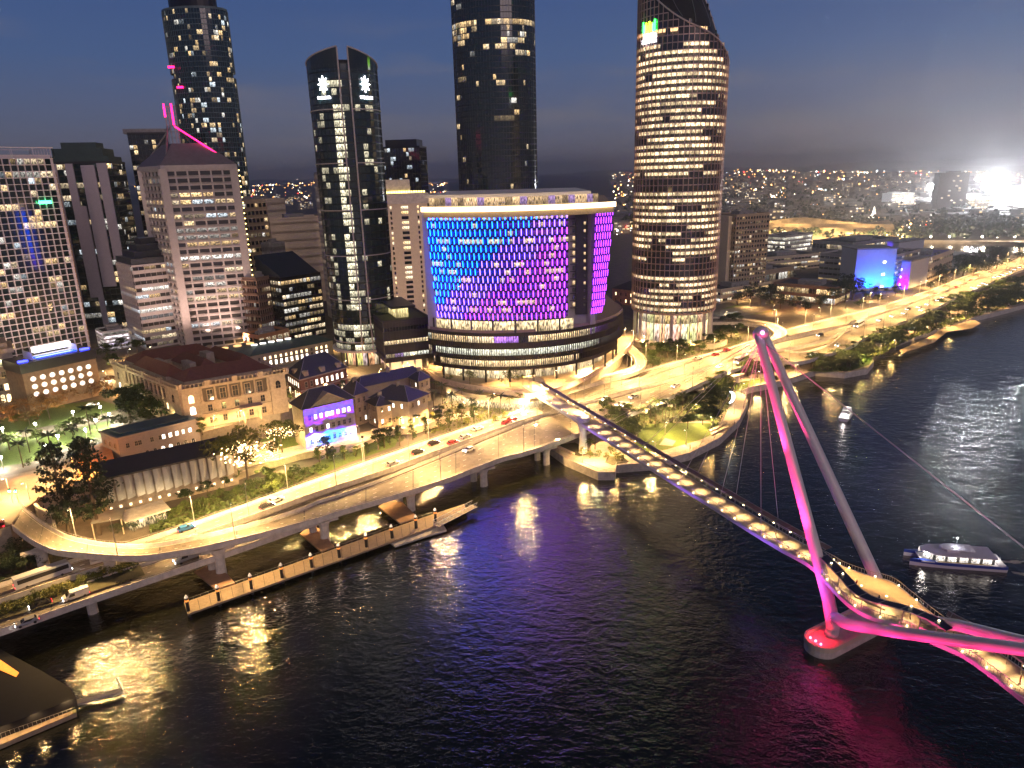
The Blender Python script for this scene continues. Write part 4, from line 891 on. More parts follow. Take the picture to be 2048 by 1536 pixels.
for i in range(16): a,c=un[i],un[i+1]; q=R.uniform(.5,1.8); g_.face([(a.x,a.y+2,7),(c.x,c.y+2,7),(c.x,c.y+2,10.2),(a.x,a.y+2,10.2)],0,(q,q*.72,q*.36),[(i*2,0),(i*2+2,0),(i*2+2,1),(i*2,1)])
g_.build('glazing',GLASS,t); wallpath([p+Vector((0,2,0)) for p in un],10.2,12.6,.3,'upper_wall',CREAM,t)
b=MB()
for x,y in ((912,790),(960,806),(1030,815)): g=G(x,y,7); b.tube(g,(g.x,g.y,14),.5,n=8)
b.build('column',CONCD,t)
# podium annex on the left
t=thing('podium_annex','dark louvred annex with lit bands between round tower and casino','building')
pz=rect((775,752),(866,740),14,36)
def lfA(k,e,i,n,nr,f_=litf(77,.5,1.3,pal=[(1,.75,.42),(.75,.5,1),(.85,.85,.7)],run=5)): return f_(k,e,i,n,nr)
tower(t,pz,20,38,3,1.3,lfA,MATS['black_louvre'],GLASS,slab=.7,out=.4,mw=.12)
roof(t,pz,38,mat('roof_garden',(.06,.07,.03),.9),1,MATS['black_louvre'],False)
b=MB(); b.prism(offset(pz,-8),38,43); b.build('roof_pavilion',TAN,t); b=MB(); b.prism(offset(pz,-5),43,44); b.build('pavilion_roof',DARK,t)
b=MB(); o=offset(pz,-7.8); g_=MB()
for e in range(4):
    for i in range(10): a,c=lerp(o[e],o[(e+1)%4],i/10),lerp(o[e],o[(e+1)%4],(i+1)/10); q=R.uniform(.3,1.6); g_.face([(a.x,a.y,38.3),(c.x,c.y,38.3),(c.x,c.y,42.6),(a.x,a.y,42.6)],0,(q,q*.8,q*.35),[(i,0),(i+1,0),(i+1,1),(i,1)])
g_.build('pavilion_glazing',GLASS,t)
b=MB()
for e in range(4):
    for i in range(3): p=lerp(offset(pz,-2)[e],offset(pz,-2)[(e+1)%4],i/3); b.tube((p.x,p.y,14),(p.x,p.y,20.2),.5,n=6)
b.build('column',CONC,t); b=MB(); b.prism(offset(pz,-4),14.1,20,0); b.build('lobby_wall',mat('glowing_lobby',(.8,.6,.35),.6,var=.2,emit=(1,.68,.32),es=.55,sample=False),t)
# --- Q and the heritage house between towers
pQ=ccw([Vector((160,541,0)),Vector((165,524,0)),Vector((192,548,0)),Vector((187,564,0))])
t=bldg('hotel_block','beige hotel block with window grid right of the elliptical tower',ccw([Vector((164,520,0)),Vector((192,533,0)),Vector((184,556,0)),Vector((156,543,0))]),8,66,17,2.6,litf(81,.3,1.1,run=1.2),TAN,GLASS,cat='hotel',slab=.45,out=.3,mw=.7,sill=.25)
g=G(1448,600,8); b=MB(); b.box((160,533,37),(5,9,29),.45); b.build('blank_end_wall',CREAM,t)
lowb('low cream conference wing with glowing terrace at the beige hotel foot',(1440,607),(1540,590),22,16,2,82,.8,frame=CREAM,z0=7,slab=.6,name='low_building',s=2)
t=thing('heritage_house','small pink floodlit heritage house beside the elliptical tower base','house')
pz=rect((1224,606),(1270,612),14,14); PK=mat('pink_lit_render',(.62,.25,.20),.8); b=MB(); b.prism(pz,14,24); b.build('wall',PK,t)
b=MB(); c=sum(pz,Vector())/4; o=[p+Vector((0,0,24)) for p in offset(pz,.6)]; ap=c+Vector((0,0,29))
for i in range(4): b.face([o[i],o[(i+1)%4],ap])
b.build('roof',SLATE,t)
a,c,_n=max(faces_front(pz),key=lambda q:(q[1]-q[0]).length)
for fl in range(2): winrow(t,a,c,15.5+fl*4.3,4,1,2,WON,frame=PK,p_on=.6,seed=fl)
# ============================================================ HERITAGE BUILDINGS
def hip(root,poly,z,h,mt,over=.7,ins=.5,name='roof',k=.45,ridge=True):
    o=[Vector((p.x,p.y,z)) for p in offset(poly,over)]; L01=(o[1]-o[0]).length; L12=(o[2]-o[1]).length; b=MB()
    if L01>=L12: m0=(o[1]+o[2])/2; m1=(o[3]+o[0])/2; long=True
    else: m0=(o[0]+o[1])/2; m1=(o[2]+o[3])/2; long=False
    s_=min(L01,L12)*k; d=(m1-m0).normalized(); r0_=m0+d*s_+Vector((0,0,h)); r1_=m1-d*s_+Vector((0,0,h))
    if long: b.face([o[1],o[2],r0_]); b.face([o[2],o[3],r1_,r0_]); b.face([o[3],o[0],r1_]); b.face([o[0],o[1],r0_,r1_])
    else: b.face([o[0],o[1],r0_]); b.face([o[1],o[2],r1_,r0_]); b.face([o[2],o[3],r1_]); b.face([o[3],o[0],r0_,r1_])
    b.face(o[::-1]); R_=b.build(name,mt,root)
    if ridge:
        b=MB(); b.tube(r0_,r1_,.16,n=4)
        for p in o: b.tube(p,min((r0_,r1_),key=lambda q:(q-p).length),.14,n=4)
        b.build('ridge_cap',mat('ridge_metal',(.30,.27,.27),.5),root)
    return r0_,r1_
def cornice(root,poly,z,h,o,mt,name='cornice'):
    b=MB(); A=offset(poly,o); I=offset(poly,-.3); n=len(poly)
    for k in range(n):
        j=(k+1)%n; u=Vector((0,0,z)); v=Vector((0,0,z+h)); b.face([A[k]+u,A[j]+u,A[j]+v,A[k]+v]); b.face([A[k]+v,A[j]+v,I[j]+v,I[k]+v]); b.face([I[k]+u,I[j]+u,A[j]+u,A[k]+u])
    return b.build(name,mt,root)
# --- large sandstone palace
pI=rect3((243,800),(374,862),(577,822),14); zI=HTpx(362,778,374,862)
t=thing('sandstone_palace','large sandstone government palace with colonnades and dark red roofs','building')
b=MB(); b.prism(pI,14,zI); b.build('wall',SAND,t)
hI=zI-14
for k_,(z_,h_) in enumerate(((14+hI*.30,.5),(14+hI*.58,.5),(zI-.9,.9))): cornice(t,pI,z_,h_,.7+.2*k_,SAND)
b=MB(); A=offset(pI,.5)
for k in range(4):
    a,c=A[k],A[(k+1)%4]; L=(c-a).length; m_=int(L/1.4); rz=math.atan2((c-a).y,(c-a).x)
    for i in range(m_): p=lerp(a,c,(i+.5)/m_); b.box((p.x,p.y,zI+.5),(.22,.2,.5),rz)
    p=(a+c)/2; b.box((p.x,p.y,zI+1.1),(L/2,.25,.12),rz)
    for i in range(5): p=lerp(a,c,i/4); b.box((p.x,p.y,zI+.9),(1,.5,.9),rz)
b.build('balustrade',SAND,t)
for fi,(a,c,nr) in enumerate(faces_front(pI)):
    L=(c-a).length; rz=math.atan2((c-a).y,(c-a).x); b=MB()
    bays=13 if fi==0 or L>40 else 10; bays=max(8,int(L/4.6)); d=c-a
    for q0,q1 in ((0,.16),(.84,1)):   # end pavilions
        p=a+d*((q0+q1)/2)+nr*.35; b.box((p.x,p.y,14+hI/2),(L*(q1-q0)/2,.5,hI/2),rz)
    b.build('end_pavilion',SAND,t)
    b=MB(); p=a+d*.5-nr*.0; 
    b.box((p.x+nr.x*.06,p.y+nr.y*.06,14+hI*.77),(L*.32,.05,hI*.17),rz); b.build('loggia_shadow',mat('dark_loggia_wall',(.10,.07,.045),.8),t)  # flat dark panel paints in the shade of a recessed loggia
    b=MB()
    for i in range(bays-2):
        p=a+d*(.18+.64*i/(bays-3))+nr*.55; b.tube((p.x,p.y,14+hI*.61),(p.x,p.y,14+hI*.95),.42,.36,n=8)
        b.box((p.x,p.y,14+hI*.62),(.6,.5,.25),rz)
    b.build('colonnade',SAND,t)
    winrow(t,a,c,14+hI*.63,bays-3,1.9,hI*.24,WON,frame=SAND,p_on=.0,seed=fi,off=.2,t0=.20,t1=.80)
    winrow(t,a,c,14+hI*.37,bays-3,1.5,hI*.15,WON,frame=SAND,p_on=.08,seed=fi,off=.1,t0=.18,t1=.82)
    winrow(t,a,c,14+hI*.08,bays-3,1.5,hI*.15,WON,frame=SAND,p_on=.12,seed=fi+3,off=.1,t0=.18,t1=.82)
    winrow(t,a,a+d*.16,14+hI*.37,1,1.8,hI*.13,WONW,frame=SAND,p_on=.5,seed=fi+7,off=.95,arch=True); winrow(t,a+d*.84,c,14+hI*.64,1,1.8,hI*.13,WON,frame=SAND,p_on=.0,seed=fi,off=.95,arch=True)
    winrow(t,a,a+d*.16,14+hI*.64,1,1.8,hI*.13,WON,frame=SAND,p_on=.9,seed=fi+1,off=.95,arch=True)
cI=sum(pI,Vector())/4
def sub(poly,u0_,u1_,v0,v1):
    a,b_,c,d=poly; f=lambda u,v:lerp(lerp(a,b_,u),lerp(d,c,u),v); return [f(u0_,v0),f(u1_,v0),f(u1_,v1),f(u0_,v1)]
for (q) in ((.08,.92,.05,.24),(.08,.92,.76,.95),(.05,.24,.26,.74),(.76,.95,.26,.74),(.4,.6,.3,.7)):
    s_=ccw(sub(pI,*q)); b=MB(); b.prism(s_,zI-.5,zI+1.6); b.build('attic_wall',SANDD,t); hip(t,s_,zI+1.6,3.6,REDROOF,over=.4,ridge=False)
b=MB()
for q in ((.3,.36,.28,.4),(.62,.7,.5,.6),(.15,.2,.5,.58)): b.prism(ccw(sub(pI,*q)),zI,zI+5)
b.build('chimney',SANDD,t)
b=MB(); a,c,nr=faces_front(pI)[-1] if (faces_front(pI)[-1][0]-faces_front(pI)[-1][1]).length<0 else max(faces_front(pI),key=lambda f_:((f_[0]+f_[1])/2).x)
p=lerp(a,c,.62)+nr*2.2; rz=math.atan2((c-a).y,(c-a).x)
for s_ in (-1,1):
    for s2 in (-1,1): q=p+(c-a).normalized()*s_*3+nr*s2*1.2; b.tube((q.x,q.y,14),(q.x,q.y,19),.35,n=6)
b.box((p.x,p.y,19.3),(3.8,2,.4),rz); b.build('portico',SAND,t)
light('POINT',(p.x+nr.x*3,p.y+nr.y*3,17),900,(1,.6,.25),.2,parent=t,name='portico_lamp')
# --- red brick building with dark mansard roof
pM_=rect3((579,788),(605,806),(697,779),14); zM=HTpx(598,759,605,806)
t=thing('brick_hall','red brick hall with arched windows under a steep dark roof','building')
b=MB(); b.prism(pM_,14,zM); b.build('wall',BRICK,t); cornice(t,pM_,14+(zM-14)*.48,.4,.4,SAND); cornice(t,pM_,zM-.4,.5,.6,SAND,'eaves')
hip(t,pM_,zM,6.5,SLATE,over=.6,k=.4)
for fi,(a,c,nr) in enumerate(faces_front(pM_)):
    n_=max(4,int((c-a).length/2.6)); winrow(t,a,c,14.6,n_,1.7,2.4,WON,frame=SAND,p_on=.75,seed=fi,arch=True); winrow(t,a,c,14+(zM-14)*.6,n_,1.0,2.2,WONW,frame=SAND,p_on=.85,seed=fi+2)
    b=MB(); d=c-a; rz=math.atan2(d.y,d.x)
    for q in ((.15,.5,.85) if fi==0 or d.length>18 else (.5,)): p=a+d*q-nr*1.0; b.box((p.x,p.y,zM+1.1),(1,.8,1.1),rz); b.prism([p+Vector((math.cos(rz+s_)*1.5,math.sin(rz+s_)*1.5,0)) for s_ in (0,1.57,3.14,4.71)],zM+2.2,zM+2.6)
    b.build('dormer',SAND,t)
# --- green roofed hall and arcades behind
t=thing('green_roofed_hall','long hall with green copper roof and lit colonnade behind the brick hall','building')
pz=rect((505,742),(668,708),14,13); zz=HTpx(505,712,505,742); b=MB(); b.prism(pz,14,zz); b.build('wall',TAN,t); hip(t,pz,zz,3,COPPER,k=.5,ridge=False)
for a,c,nr in faces_front(pz)[:2]: winrow(t,a,c,15,max(3,int((c-a).length/3)),1.1,2.2,WONW,frame=TAN,p_on=.9); winrow(t,a,c,zz-3.2,max(3,int((c-a).length/3)),1,1.4,WON,frame=TAN,p_on=.8)
b=MB(); a,c,nr=max(faces_front(pz),key=lambda f_:(f_[1]-f_[0]).length)
for k in range(5): p=lerp(a,c,.12+.1*k)-nr*6.5; b.box((p.x,p.y,zz+3.4),(1.4,.5,.3),.3)
b.build('skylight',MATS['white_bar_glow'],t)
t=thing('arched_link','pale arched link building with round skylights behind the sandstone palace','building')
pz=rect((430,738),(560,712),14,16); zz=HTpx(430,712,430,738)-1; b=MB(); b.prism(pz,14,zz); b.build('wall',CREAM,t); b=MB(); b.prism(offset(pz,.4),zz,zz+1); b.build('roof',COPPER,t)
b=MB()
for k in range(3): p=lerp(pz[3],pz[2],.3+.2*k)+(pz[0]-pz[3]).normalized()*5; b.tube((p.x,p.y,zz+1),(p.x,p.y,zz+1.5),1.9,n=14)
b.build('round_skylight',mat('amber_skylight',(.6,.4,.2),.4,var=0,emit=(1,.55,.2),es=.8,sample=False),t)
# --- warehouse carrying the blue light projection
pP=rect3((592,884),(614,899),(714,873),7); zP=HTpx(610,853,614,899)
t=thing('stone_warehouse','old stone warehouse with blue and violet light show on its river front','building')
b=MB(); b.prism(pP,7,zP); b.build('wall',SANDD,t); cornice(t,pP,zP-.3,.4,.5,SAND,'eaves'); r0_,r1_=hip(t,pP,zP+.1,5.2,SLATE,over=.7,k=.5)
fr_=max(faces_front(pP),key=lambda f_:(f_[1]-f_[0]).length); a,c,nrP=fr_; d=c-a
for k_,z_ in enumerate((8.2,11.6,15.0)): winrow(t,a,c,7+(zP-7)*(.1+.3*k_),8,1.0,1.7,WONW,frame=SANDD,p_on=(.25,.35,.95)[k_],seed=k_)
winrow(t,*[f_[:2] for f_ in faces_front(pP) if f_ is not fr_ and (f_[0]-a).length+(f_[1]-a).length<60][0],7+(zP-7)*.7,3,1,1.7,WON,frame=SANDD,p_on=.8)
b=MB(); m_=(a+c)/2+nrP*.5; dd=d.normalized(); q0=m_-dd*7; q1=m_+dd*7; top_=m_+Vector((0,0,zP+4.2))
b.face([q0+Vector((0,0,zP)),q1+Vector((0,0,zP)),top_]); b.face([q0+Vector((0,0,zP)),top_,top_-nrP*6]); b.face([q1+Vector((0,0,zP)),top_-nrP*6,top_]); b.build('pediment',SANDD,t)
b=MB(); b.tube(q0+Vector((0,0,zP)),top_,.22,n=4); b.tube(q1+Vector((0,0,zP)),top_,.22,n=4); b.build('pediment_trim',SAND,t)
# the projector: a spot lamp whose beam carries the picture
cP=(a+c)/2; dist=26; loc=cP+nrP*dist+Vector((0,0,10+7)); ld=bpy.data.lights.new('projector_beam','SPOT'); ld.energy=230000; ld.spot_size=math.radians(80); ld.spot_blend=.0; ld.shadow_soft_size=.05; ld.use_nodes=True
nt=ld.node_tree; L=nt.links.new; em=nt.nodes['Emission']; tc=nn(nt,'ShaderNodeTexCoord'); s_=nn(nt,'ShaderNodeSeparateXYZ'); L(tc.outputs['Normal'],s_.inputs[0])
def mth(op,a_,b_):
    n=nn(nt,'ShaderNodeMath',operation=op)
    for i,v in enumerate((a_,b_)):
        if isinstance(v,(int,float)): n.inputs[i].default_value=v
        else: L(v,n.inputs[i])
    return n.outputs[0]
az=mth('ABSOLUTE',s_.outputs[2],0); px_=mth('DIVIDE',s_.outputs[0],az); py_=mth('DIVIDE',s_.outputs[1],az)
dist=math.hypot(dist-1,17.3-(7+zP)/2); hw=d.length/2/dist; hh=(zP-7)/2/dist
n1=nn(nt,'ShaderNodeTexNoise'); n1.inputs['Scale'].default_value=5; n1.inputs['Detail'].default_value=4; cb=nn(nt,'ShaderNodeCombineXYZ'); L(px_,cb.inputs[0]); L(mth('MULTIPLY',py_,2.5),cb.inputs[1]); L(cb.outputs[0],n1.inputs[0])
vv=mth('ADD',mth('DIVIDE',py_,hh),mth('MULTIPLY',mth('SUBTRACT',n1.outputs[0],.5),1.3)); rp=nn(nt,'ShaderNodeValToRGB'); L(mth('MULTIPLY_ADD',vv,.5) if 0 else mth('ADD',mth('MULTIPLY',vv,.5),.5),rp.inputs[0]); cr=rp.color_ramp; cr.interpolation='LINEAR'
cr.elements[0].position=0; cr.elements[0].color=(.03,.02,.8,1); cr.elements[1].position=1; cr.elements[1].color=(.05,.01,1,1)
for p_,c_ in ((.10,(.0,.16,1)),(.22,(.0,.38,1)),(.30,(.05,.0,.8)),(.38,(.006,.004,.01)),(.60,(.006,.004,.01)),(.68,(.12,.0,.9)),(.85,(.01,.02,1))): e=cr.elements.new(p_); e.color=(*c_,1)
inside_=mth('MULTIPLY',mth('LESS_THAN',mth('ABSOLUTE',px_,0),hw*.985),mth('LESS_THAN',mth('ABSOLUTE',py_,0),hh*1.0)); mx=nn(nt,'ShaderNodeMix',data_type='RGBA'); L(inside_,mx.inputs[0]); mx.inputs[6].default_value=(0,0,0,1); L(rp.outputs[0],mx.inputs[7]); L(mx.outputs[2],em.inputs[0])
pj=thing('projector','grey projector box on a mast beside the freeway facing the warehouse','projector',(loc.x,loc.y,7)); b=MB(); b.tube((0,0,0),(0,0,loc.z-7.4),.12,n=6); b.build('pole',STEEL,pj); b=MB(); b.box((0,0,loc.z-7.25),(.4,.4,.25),0); b.build('housing',DARK,pj)
lo=bpy.data.objects.new('projector_beam',ld); SC.collection.objects.link(lo); lo.location=loc+(-nrP)*1.0+Vector((0,0,.3)); lo.rotation_euler=(cP+Vector((0,0,(7+zP)/2))-lo.location).to_track_quat('-Z','Y').to_euler()
# --- beige barracks complex
t=thing('barracks_complex','beige stone barracks with slate hip roofs and tall gabled wings','building')
def mass(px3,ztop_px,k=.5,h=4,z=7,rows=2,nw=3,pon=.2,seed=0):
    p_=rect3(*px3,z); zt=HTpx(*ztop_px,*px3[1],z); b=MB(); b.prism(p_,z,zt); b.build('wall',SAND if seed%2 else TAN,t); hip(t,p_,zt,h,SLATE,k=k)
    for fi,(a,c,nr) in enumerate(faces_front(p_)):
        for r_ in range(rows): winrow(t,a,c,z+1.5+(zt-z-3)*r_/max(1,rows-1)*.8,max(2,int((c-a).length/3.4)),.8,1.7,WONW,frame=SAND,p_on=pon,seed=seed*7+fi+r_)
    b=MB(); q=sum(p_,Vector())/4; b.box((q.x,q.y,zt+h*.9),(.8,.5,1.6),.4); b.build('chimney',SANDD,t)
    return p_,zt
mass(((694,838),(715,852),(739,843)),(711,790),rows=3,seed=1)
mass(((745,846),(820,855),(858,838)),(817,803),rows=2,seed=2,pon=.5,h=4.5)
mass(((738,846),(757,856),(790,850)),(757,812),rows=2,seed=3,pon=.3,h=3)
mass(((706,812),(722,818),(850,788)),(722,775),rows=1,seed=4,h=3.5,z=10)
mass(((822,800),(840,808),(862,800)),(838,762),rows=2,seed=5,h=3,z=10)
# --- stone block and screen walled building by the tall trees
pU=rect3((210,912),(244,927),(402,885),11); zU=HTpx(235,877,244,927,11)
t=thing('stone_library_block','plain grey brown stone block with teal roof and two rows of windows','building')
b=MB(); b.prism(pU,8,zU); b.build('wall',mat('mauve_stone',(.30,.235,.20),.85,var=.1,scale=1,bump=.3),t); cornice(t,pU,zU-.3,.5,.4,SANDD)
b=MB(); b.face([(p.x,p.y,zU+.15) for p in pU]); b.prism([p for p in offset(pU,-2)],zU,zU+.7); b.build('roof',mat('teal_roof',(.035,.08,.09),.5),t)
fr_=max(faces_front(pU),key=lambda f_:(f_[1]-f_[0]).length); a,c,nr=fr_
winrow(t,lerp(a,c,.5),c,zU-4,5,1.0,1.5,WONW,frame=SANDD,p_on=1,seed=0,t0=.0,t1=.85); winrow(t,a,lerp(a,c,.5),zU-4,3,1,1.5,WONW,frame=SANDD,p_on=0)
winrow(t,lerp(a,c,.22),c,zU-9.5,7,1.1,2.4,WONW,frame=WHITE,p_on=.3,seed=2,arch=True)
for f_ in faces_front(pU):
    if f_ is not fr_: winrow(t,f_[0],f_[1],zU-4,3,.9,1.5,WON,frame=SANDD,p_on=0); winrow(t,f_[0],f_[1],zU-9,3,.9,1.9,WON,frame=SANDD,p_on=0)
pS=rect((216,1032),(479,968),7,9); zS=HTpx(207,956,216,1032,7)
t=thing('screen_walled_building','long low building with tall folded pale screens lit from below','building')
b=MB(); b.prism(pS,7,zS-.4); b.build('wall',SANDD,t)
lo_=pS[0] if pS[0].y<pS[2].y else pS[2]
b=MB(); fr_=max(faces_front(pS),key=lambda f_:(f_[1]-f_[0]).length); a,c,nr=fr_; d=c-a; dn=d.normalized(); bk=[p-nr*8 for p in (a,c)]
o1,o2=a+nr*2.2,c+nr*2.2
for z_,rev in ((zS+.4,0),(zS-.1,1)):
    q=[o1+Vector((0,0,z_)),o2+Vector((0,0,z_)),bk[1]+Vector((0,0,z_+1.8)),bk[0]+Vector((0,0,z_+1.8))]; b.face(q[::-1] if rev else q)
b.face([o1+Vector((0,0,zS-.1)),o2+Vector((0,0,zS-.1)),o2+Vector((0,0,zS+.4)),o1+Vector((0,0,zS+.4))])
b.face([o2+Vector((0,0,zS-.1)),bk[1]+Vector((0,0,zS+1.7)),bk[1]+Vector((0,0,zS+2.2)),o2+Vector((0,0,zS+.4))])
b.build('roof',mat('brown_metal_roof',(.06,.05,.045),.6,var=.1),t)
SCR=mat('folded_screen',(.46,.42,.36),.6,var=.05)
NP=14
for k in range(NP):
    q0=.02+.96*k/NP; q1=.02+.96*(k+.86)/NP; p0=a+d*q0; p1=a+d*q1; b=MB(); rows=8; zb=7+4.4; prev=None
    for j in range(rows+1):
        f_=j/rows; z_=lerp(zb,zS-.2,f_); tw=math.sin(f_*math.pi*.9)*.9; row=[p0+nr*(1.9-.3*f_)+Vector((0,0,z_)),lerp(p0,p1,.5)+nr*(1.3+.5*tw)+Vector((0,0,z_)),p1+nr*(.5+.6*tw)+Vector((0,0,z_))]
        if prev: b.face([prev[0],prev[1],row[1],row[0]]); b.face([prev[1],prev[2],row[2],row[1]])
        prev=row
    b.build('screen_panel',SCR,t)
    p=lerp(p0,p1,.2)+nr*2.6
    if k%2==0: light('SPOT',(p.x+nr.x*.8,p.y+nr.y*.8,8.6),420 if k not in (4,6) else 900,(1,.78,.45),.15,1.9,.8,tgt=(p.x-nr.x*1.2,p.y-nr.y*1.2,zS),parent=t,name='wall_washer')
b=MB()
for k in range(14): p=a+d*(.03+.07*k)+nr*.5; b.box((p.x,p.y,9.2),(.35,.15,.35),math.atan2(d.y,d.x))
b.build('niche_light',mat('niche_glow',(.8,.6,.4),.5,var=0,emit=(1,.7,.4),es=1.4,sample=False),t)
t=thing('orange_roofed_wing','low wing with orange lit red roof beside the tall dark trees','building')
pz=rect3((165,940),(170,985),(232,960),8); b=MB(); b.prism(pz,7,14); b.build('wall',SANDD,t); b=MB(); b.prism(offset(pz,.6),14,14.6); b.build('roof',mat('orange_red_roof',(.40,.14,.04),.8),t)
t=thing('ferry_pavilion','small lit glass pavilion with flat canopies beside the ramp','pavilion')
pz=rect((262,1062),(334,1040),7,6); g_=MB()
for e in range(4):
    a,c=pz[e],pz[(e+1)%4]
    for i in range(5): p,q=lerp(a,c,i/5),lerp(a,c,(i+1)/5); v=R.uniform(.6,1.6); g_.face([(p.x,p.y,7.1),(q.x,q.y,7.1),(q.x,q.y,10.2),(p.x,p.y,10.2)],0,(v,v*.72,v*.36),[(i,0),(i+1,0),(i+1,1),(i,1)])
g_.build('glazing',GLASS,t); b=MB(); b.prism(offset(pz,1.2),10.2,10.6); b.build('roof',CONC,t)
t=thing('portal_frame_canopy','thin pale portal frame canopy near the tall trees','canopy')
pz=rect((190,1078),(248,1068),7,7); b=MB()
for p in pz: b.tube((p.x,p.y,7),(p.x,p.y,11.6),.18,n=5)
b.build('post',CREAM,t); b=MB(); b.prism(offset(pz,.2),11.6,11.9); b.build('canopy_roof',mat('grey_mesh_roof',(.2,.19,.17),.6),t)
# retaining wall and steps by the warehouse
def wallthing(name,label,px,z,h,th,mt,cat='wall'):
    pts=[G(x,y,z) for x,y in px]; b=MB()
    for a,c in zip(pts,pts[1:]):
        d_=(c-a).normalized(); nr=Vector((-d_.y,d_.x,0))*th; b.prism(ccw([a,c,c+nr,a+nr]),z,z+h)
    o=b.build(name,mt); tag(o,label,cat); return o
wallthing('stone_wall','rough stone retaining wall below the blue lit warehouse',[(478,960),(520,944),(600,920),(640,912)],7,2.2,.8,SANDD)
wallthing('stone_wall','white planter wall along the path below the barracks',[(700,905),(770,874),(850,852)],7,1.3,.6,CREAM)
wallthing('stone_wall','cream terrace wall in front of the barracks windows',[(745,872),(830,868),(900,846)],7,2.6,.6,CREAM)
wallthing('retaining_wall','pale retaining wall beside the top of the curved ramp',[(48,1020),(85,1058),(110,1068)],7,6.5,.8,CONC)
t=thing('garden_steps','broad glowing garden steps between screens and warehouse','steps'); b=MB()
p0=G(505,935,7); dx=Vector((.83,.56,0)); dy=Vector((-.56,.83,0))
for k in range(10):
    c_=p0+dx*5+dy*(k*1.1+2); b.box((c_.x,c_.y,7+.25*k+.12),(6,.55,.13+.25*k*.5),math.atan2(.56,.83))
b.build('step',CREAM,t)
# ============================================================ FOOTBRIDGE
ZD=15.0
near=[G(x,y,z) for x,y,z in ((1046,772,14.6),(1076,791,14.8),(1164,847,15),(1251,902,15),(1339,958,15),(1427,1012,15),(1500,1058,15),(1560,1094,15),(1623,1130,15),(1671,1180,15),(1703,1209,15),(1741,1230,15),(1805,1251,15),(1875,1283,15),(1928,1307,15),(1982,1344,15),(2048,1395,15),(2140,1462,15))]
axd=(near[7]-near[3]).normalized(); axn=Vector((-axd.y,axd.x,0)); 
if axn.y<0: axn=-axn
farE=[p+axn*5.6 for p in near]
for i,(x,y) in {9:(1690,1135),10:(1741,1153),11:(1784,1165),12:(1826,1197),13:(1890,1247)}.items(): farE[i]=G(x,y,15)
NB=150; nE=[Vector(v) for v in crom(near,NB)]; fE=[Vector(v) for v in crom(farE,NB)]
br=thing('footbridge','long cable stayed footbridge with warm light pools crossing freeway and river','footbridge')
BW=mat('white_bridge_steel',(.66,.62,.64),.38,.0,var=.04); BDK=mat('bridge_deck_surface',(.55,.46,.34),.7,var=.1,scale=.8)
b=MB(); f_=MB()
for i in range(NB):
    a,c,e_,h_=nE[i],nE[i+1],fE[i+1],fE[i]; b.face([a,c,e_,h_])
    dn=Vector((0,0,-1.3)); mid_=Vector((0,0,-1.9)); ia,ic=lerp(a,h_,.35),lerp(c,e_,.35); ja,jc=lerp(a,h_,.65),lerp(c,e_,.65)
    o=(a-h_).normalized()*.35; o2=(c-e_).normalized()*.35; u=Vector((0,0,.12)); 
    f_.face([a+u,c+u,c+o2+u*0,a+o+u*0][::-1]); f_.face([a+o,a+o+dn*.7,c+o2+dn*.7,c+o2]); f_.face([a+o+dn*.7,ia+mid_,ic+mid_,c+o2+dn*.7]); f_.face([ia+mid_,ja+mid_,jc+mid_,ic+mid_])
    o=-o; o2=-o2; f_.face([h_+u,h_+o,e_+o2,e_+u][::-1]); f_.face([e_+o2,e_+o2+dn*.7,h_+o+dn*.7,h_+o]); f_.face([e_+o2+dn*.7,jc+mid_,ja+mid_,h_+o+dn*.7])
b.build('walkway_deck',BDK,br); f_.build('box_girder',BW,br)
rl=MB()
for E_ in (nE,fE):
    for i in range(0,NB): 
        rl.tube(E_[i]+Vector((0,0,1.25)),E_[i+1]+Vector((0,0,1.25)),.06,n=4,cap=False)
        rl.tube(E_[i]+Vector((0,0,0)),E_[i]+Vector((0,0,1.25)),.035,n=3,cap=False)
rl.build('railing',STEEL,br)
cs=[2.6,.6]  # canopy strip measured from the far edge
def canopy(i0,i1,name,mt,w0,w1,h,path=None):
    b=MB(); fr=MB()
    for i in range(i0,i1):
        def pp(j,w): 
            if path: c_=path[j]; return c_+axn*(w-1.0)
            return fE[j]+(nE[j]-fE[j]).normalized()*w
        a,c,e_,g2=pp(i,w0),pp(i+1,w0),pp(i+1,w1),pp(i,w1); H_=Vector((0,0,h)); T_=Vector((0,0,.14))
        for q in range(3):   # slats
            A=lerp(a,c,q/3); C_=lerp(a,c,(q+.72)/3); E2=lerp(g2,e_,(q+.72)/3); G2=lerp(g2,e_,q/3)
            b.face([A+H_,C_+H_,E2+H_,G2+H_]); b.face([G2+H_-T_,E2+H_-T_,C_+H_-T_,A+H_-T_])
        fr.tube(a+H_,c+H_,.09,n=4,cap=False); fr.tube(g2+H_,e_+H_,.09,n=4,cap=False)
        if i%4==0: fr.tube(lerp(a,g2,.5),lerp(a,g2,.5)+H_,.09,n=4); fr.tube(a+H_,g2+H_,.09,n=4,cap=False)
    b.build(name,mt,br); fr.build('canopy_frame',STEEL,br)
sp=[Vector(v) for v in crom([G(x,y,18.2) for x,y in ((1630,1100),(1650,1114),(1687,1152),(1711,1178),(1741,1197),(1794,1211),(1834,1224),(1872,1240),(1900,1258))],36)]; 
tot=[(p-nE[0]).length for p in nE]
i_s=min(range(NB),key=lambda i:abs(P(nE[i])[0]-1628)); i_e=min(range(NB),key=lambda i:abs(P(nE[i])[0]-1880))
canopy(4,i_s,'slatted_canopy',mat('brown_canopy_slat',(.22,.15,.13),.6,var=.1),.3,2.3,3.2)
sp0=[p-Vector((0,0,3.2)) for p in sp]
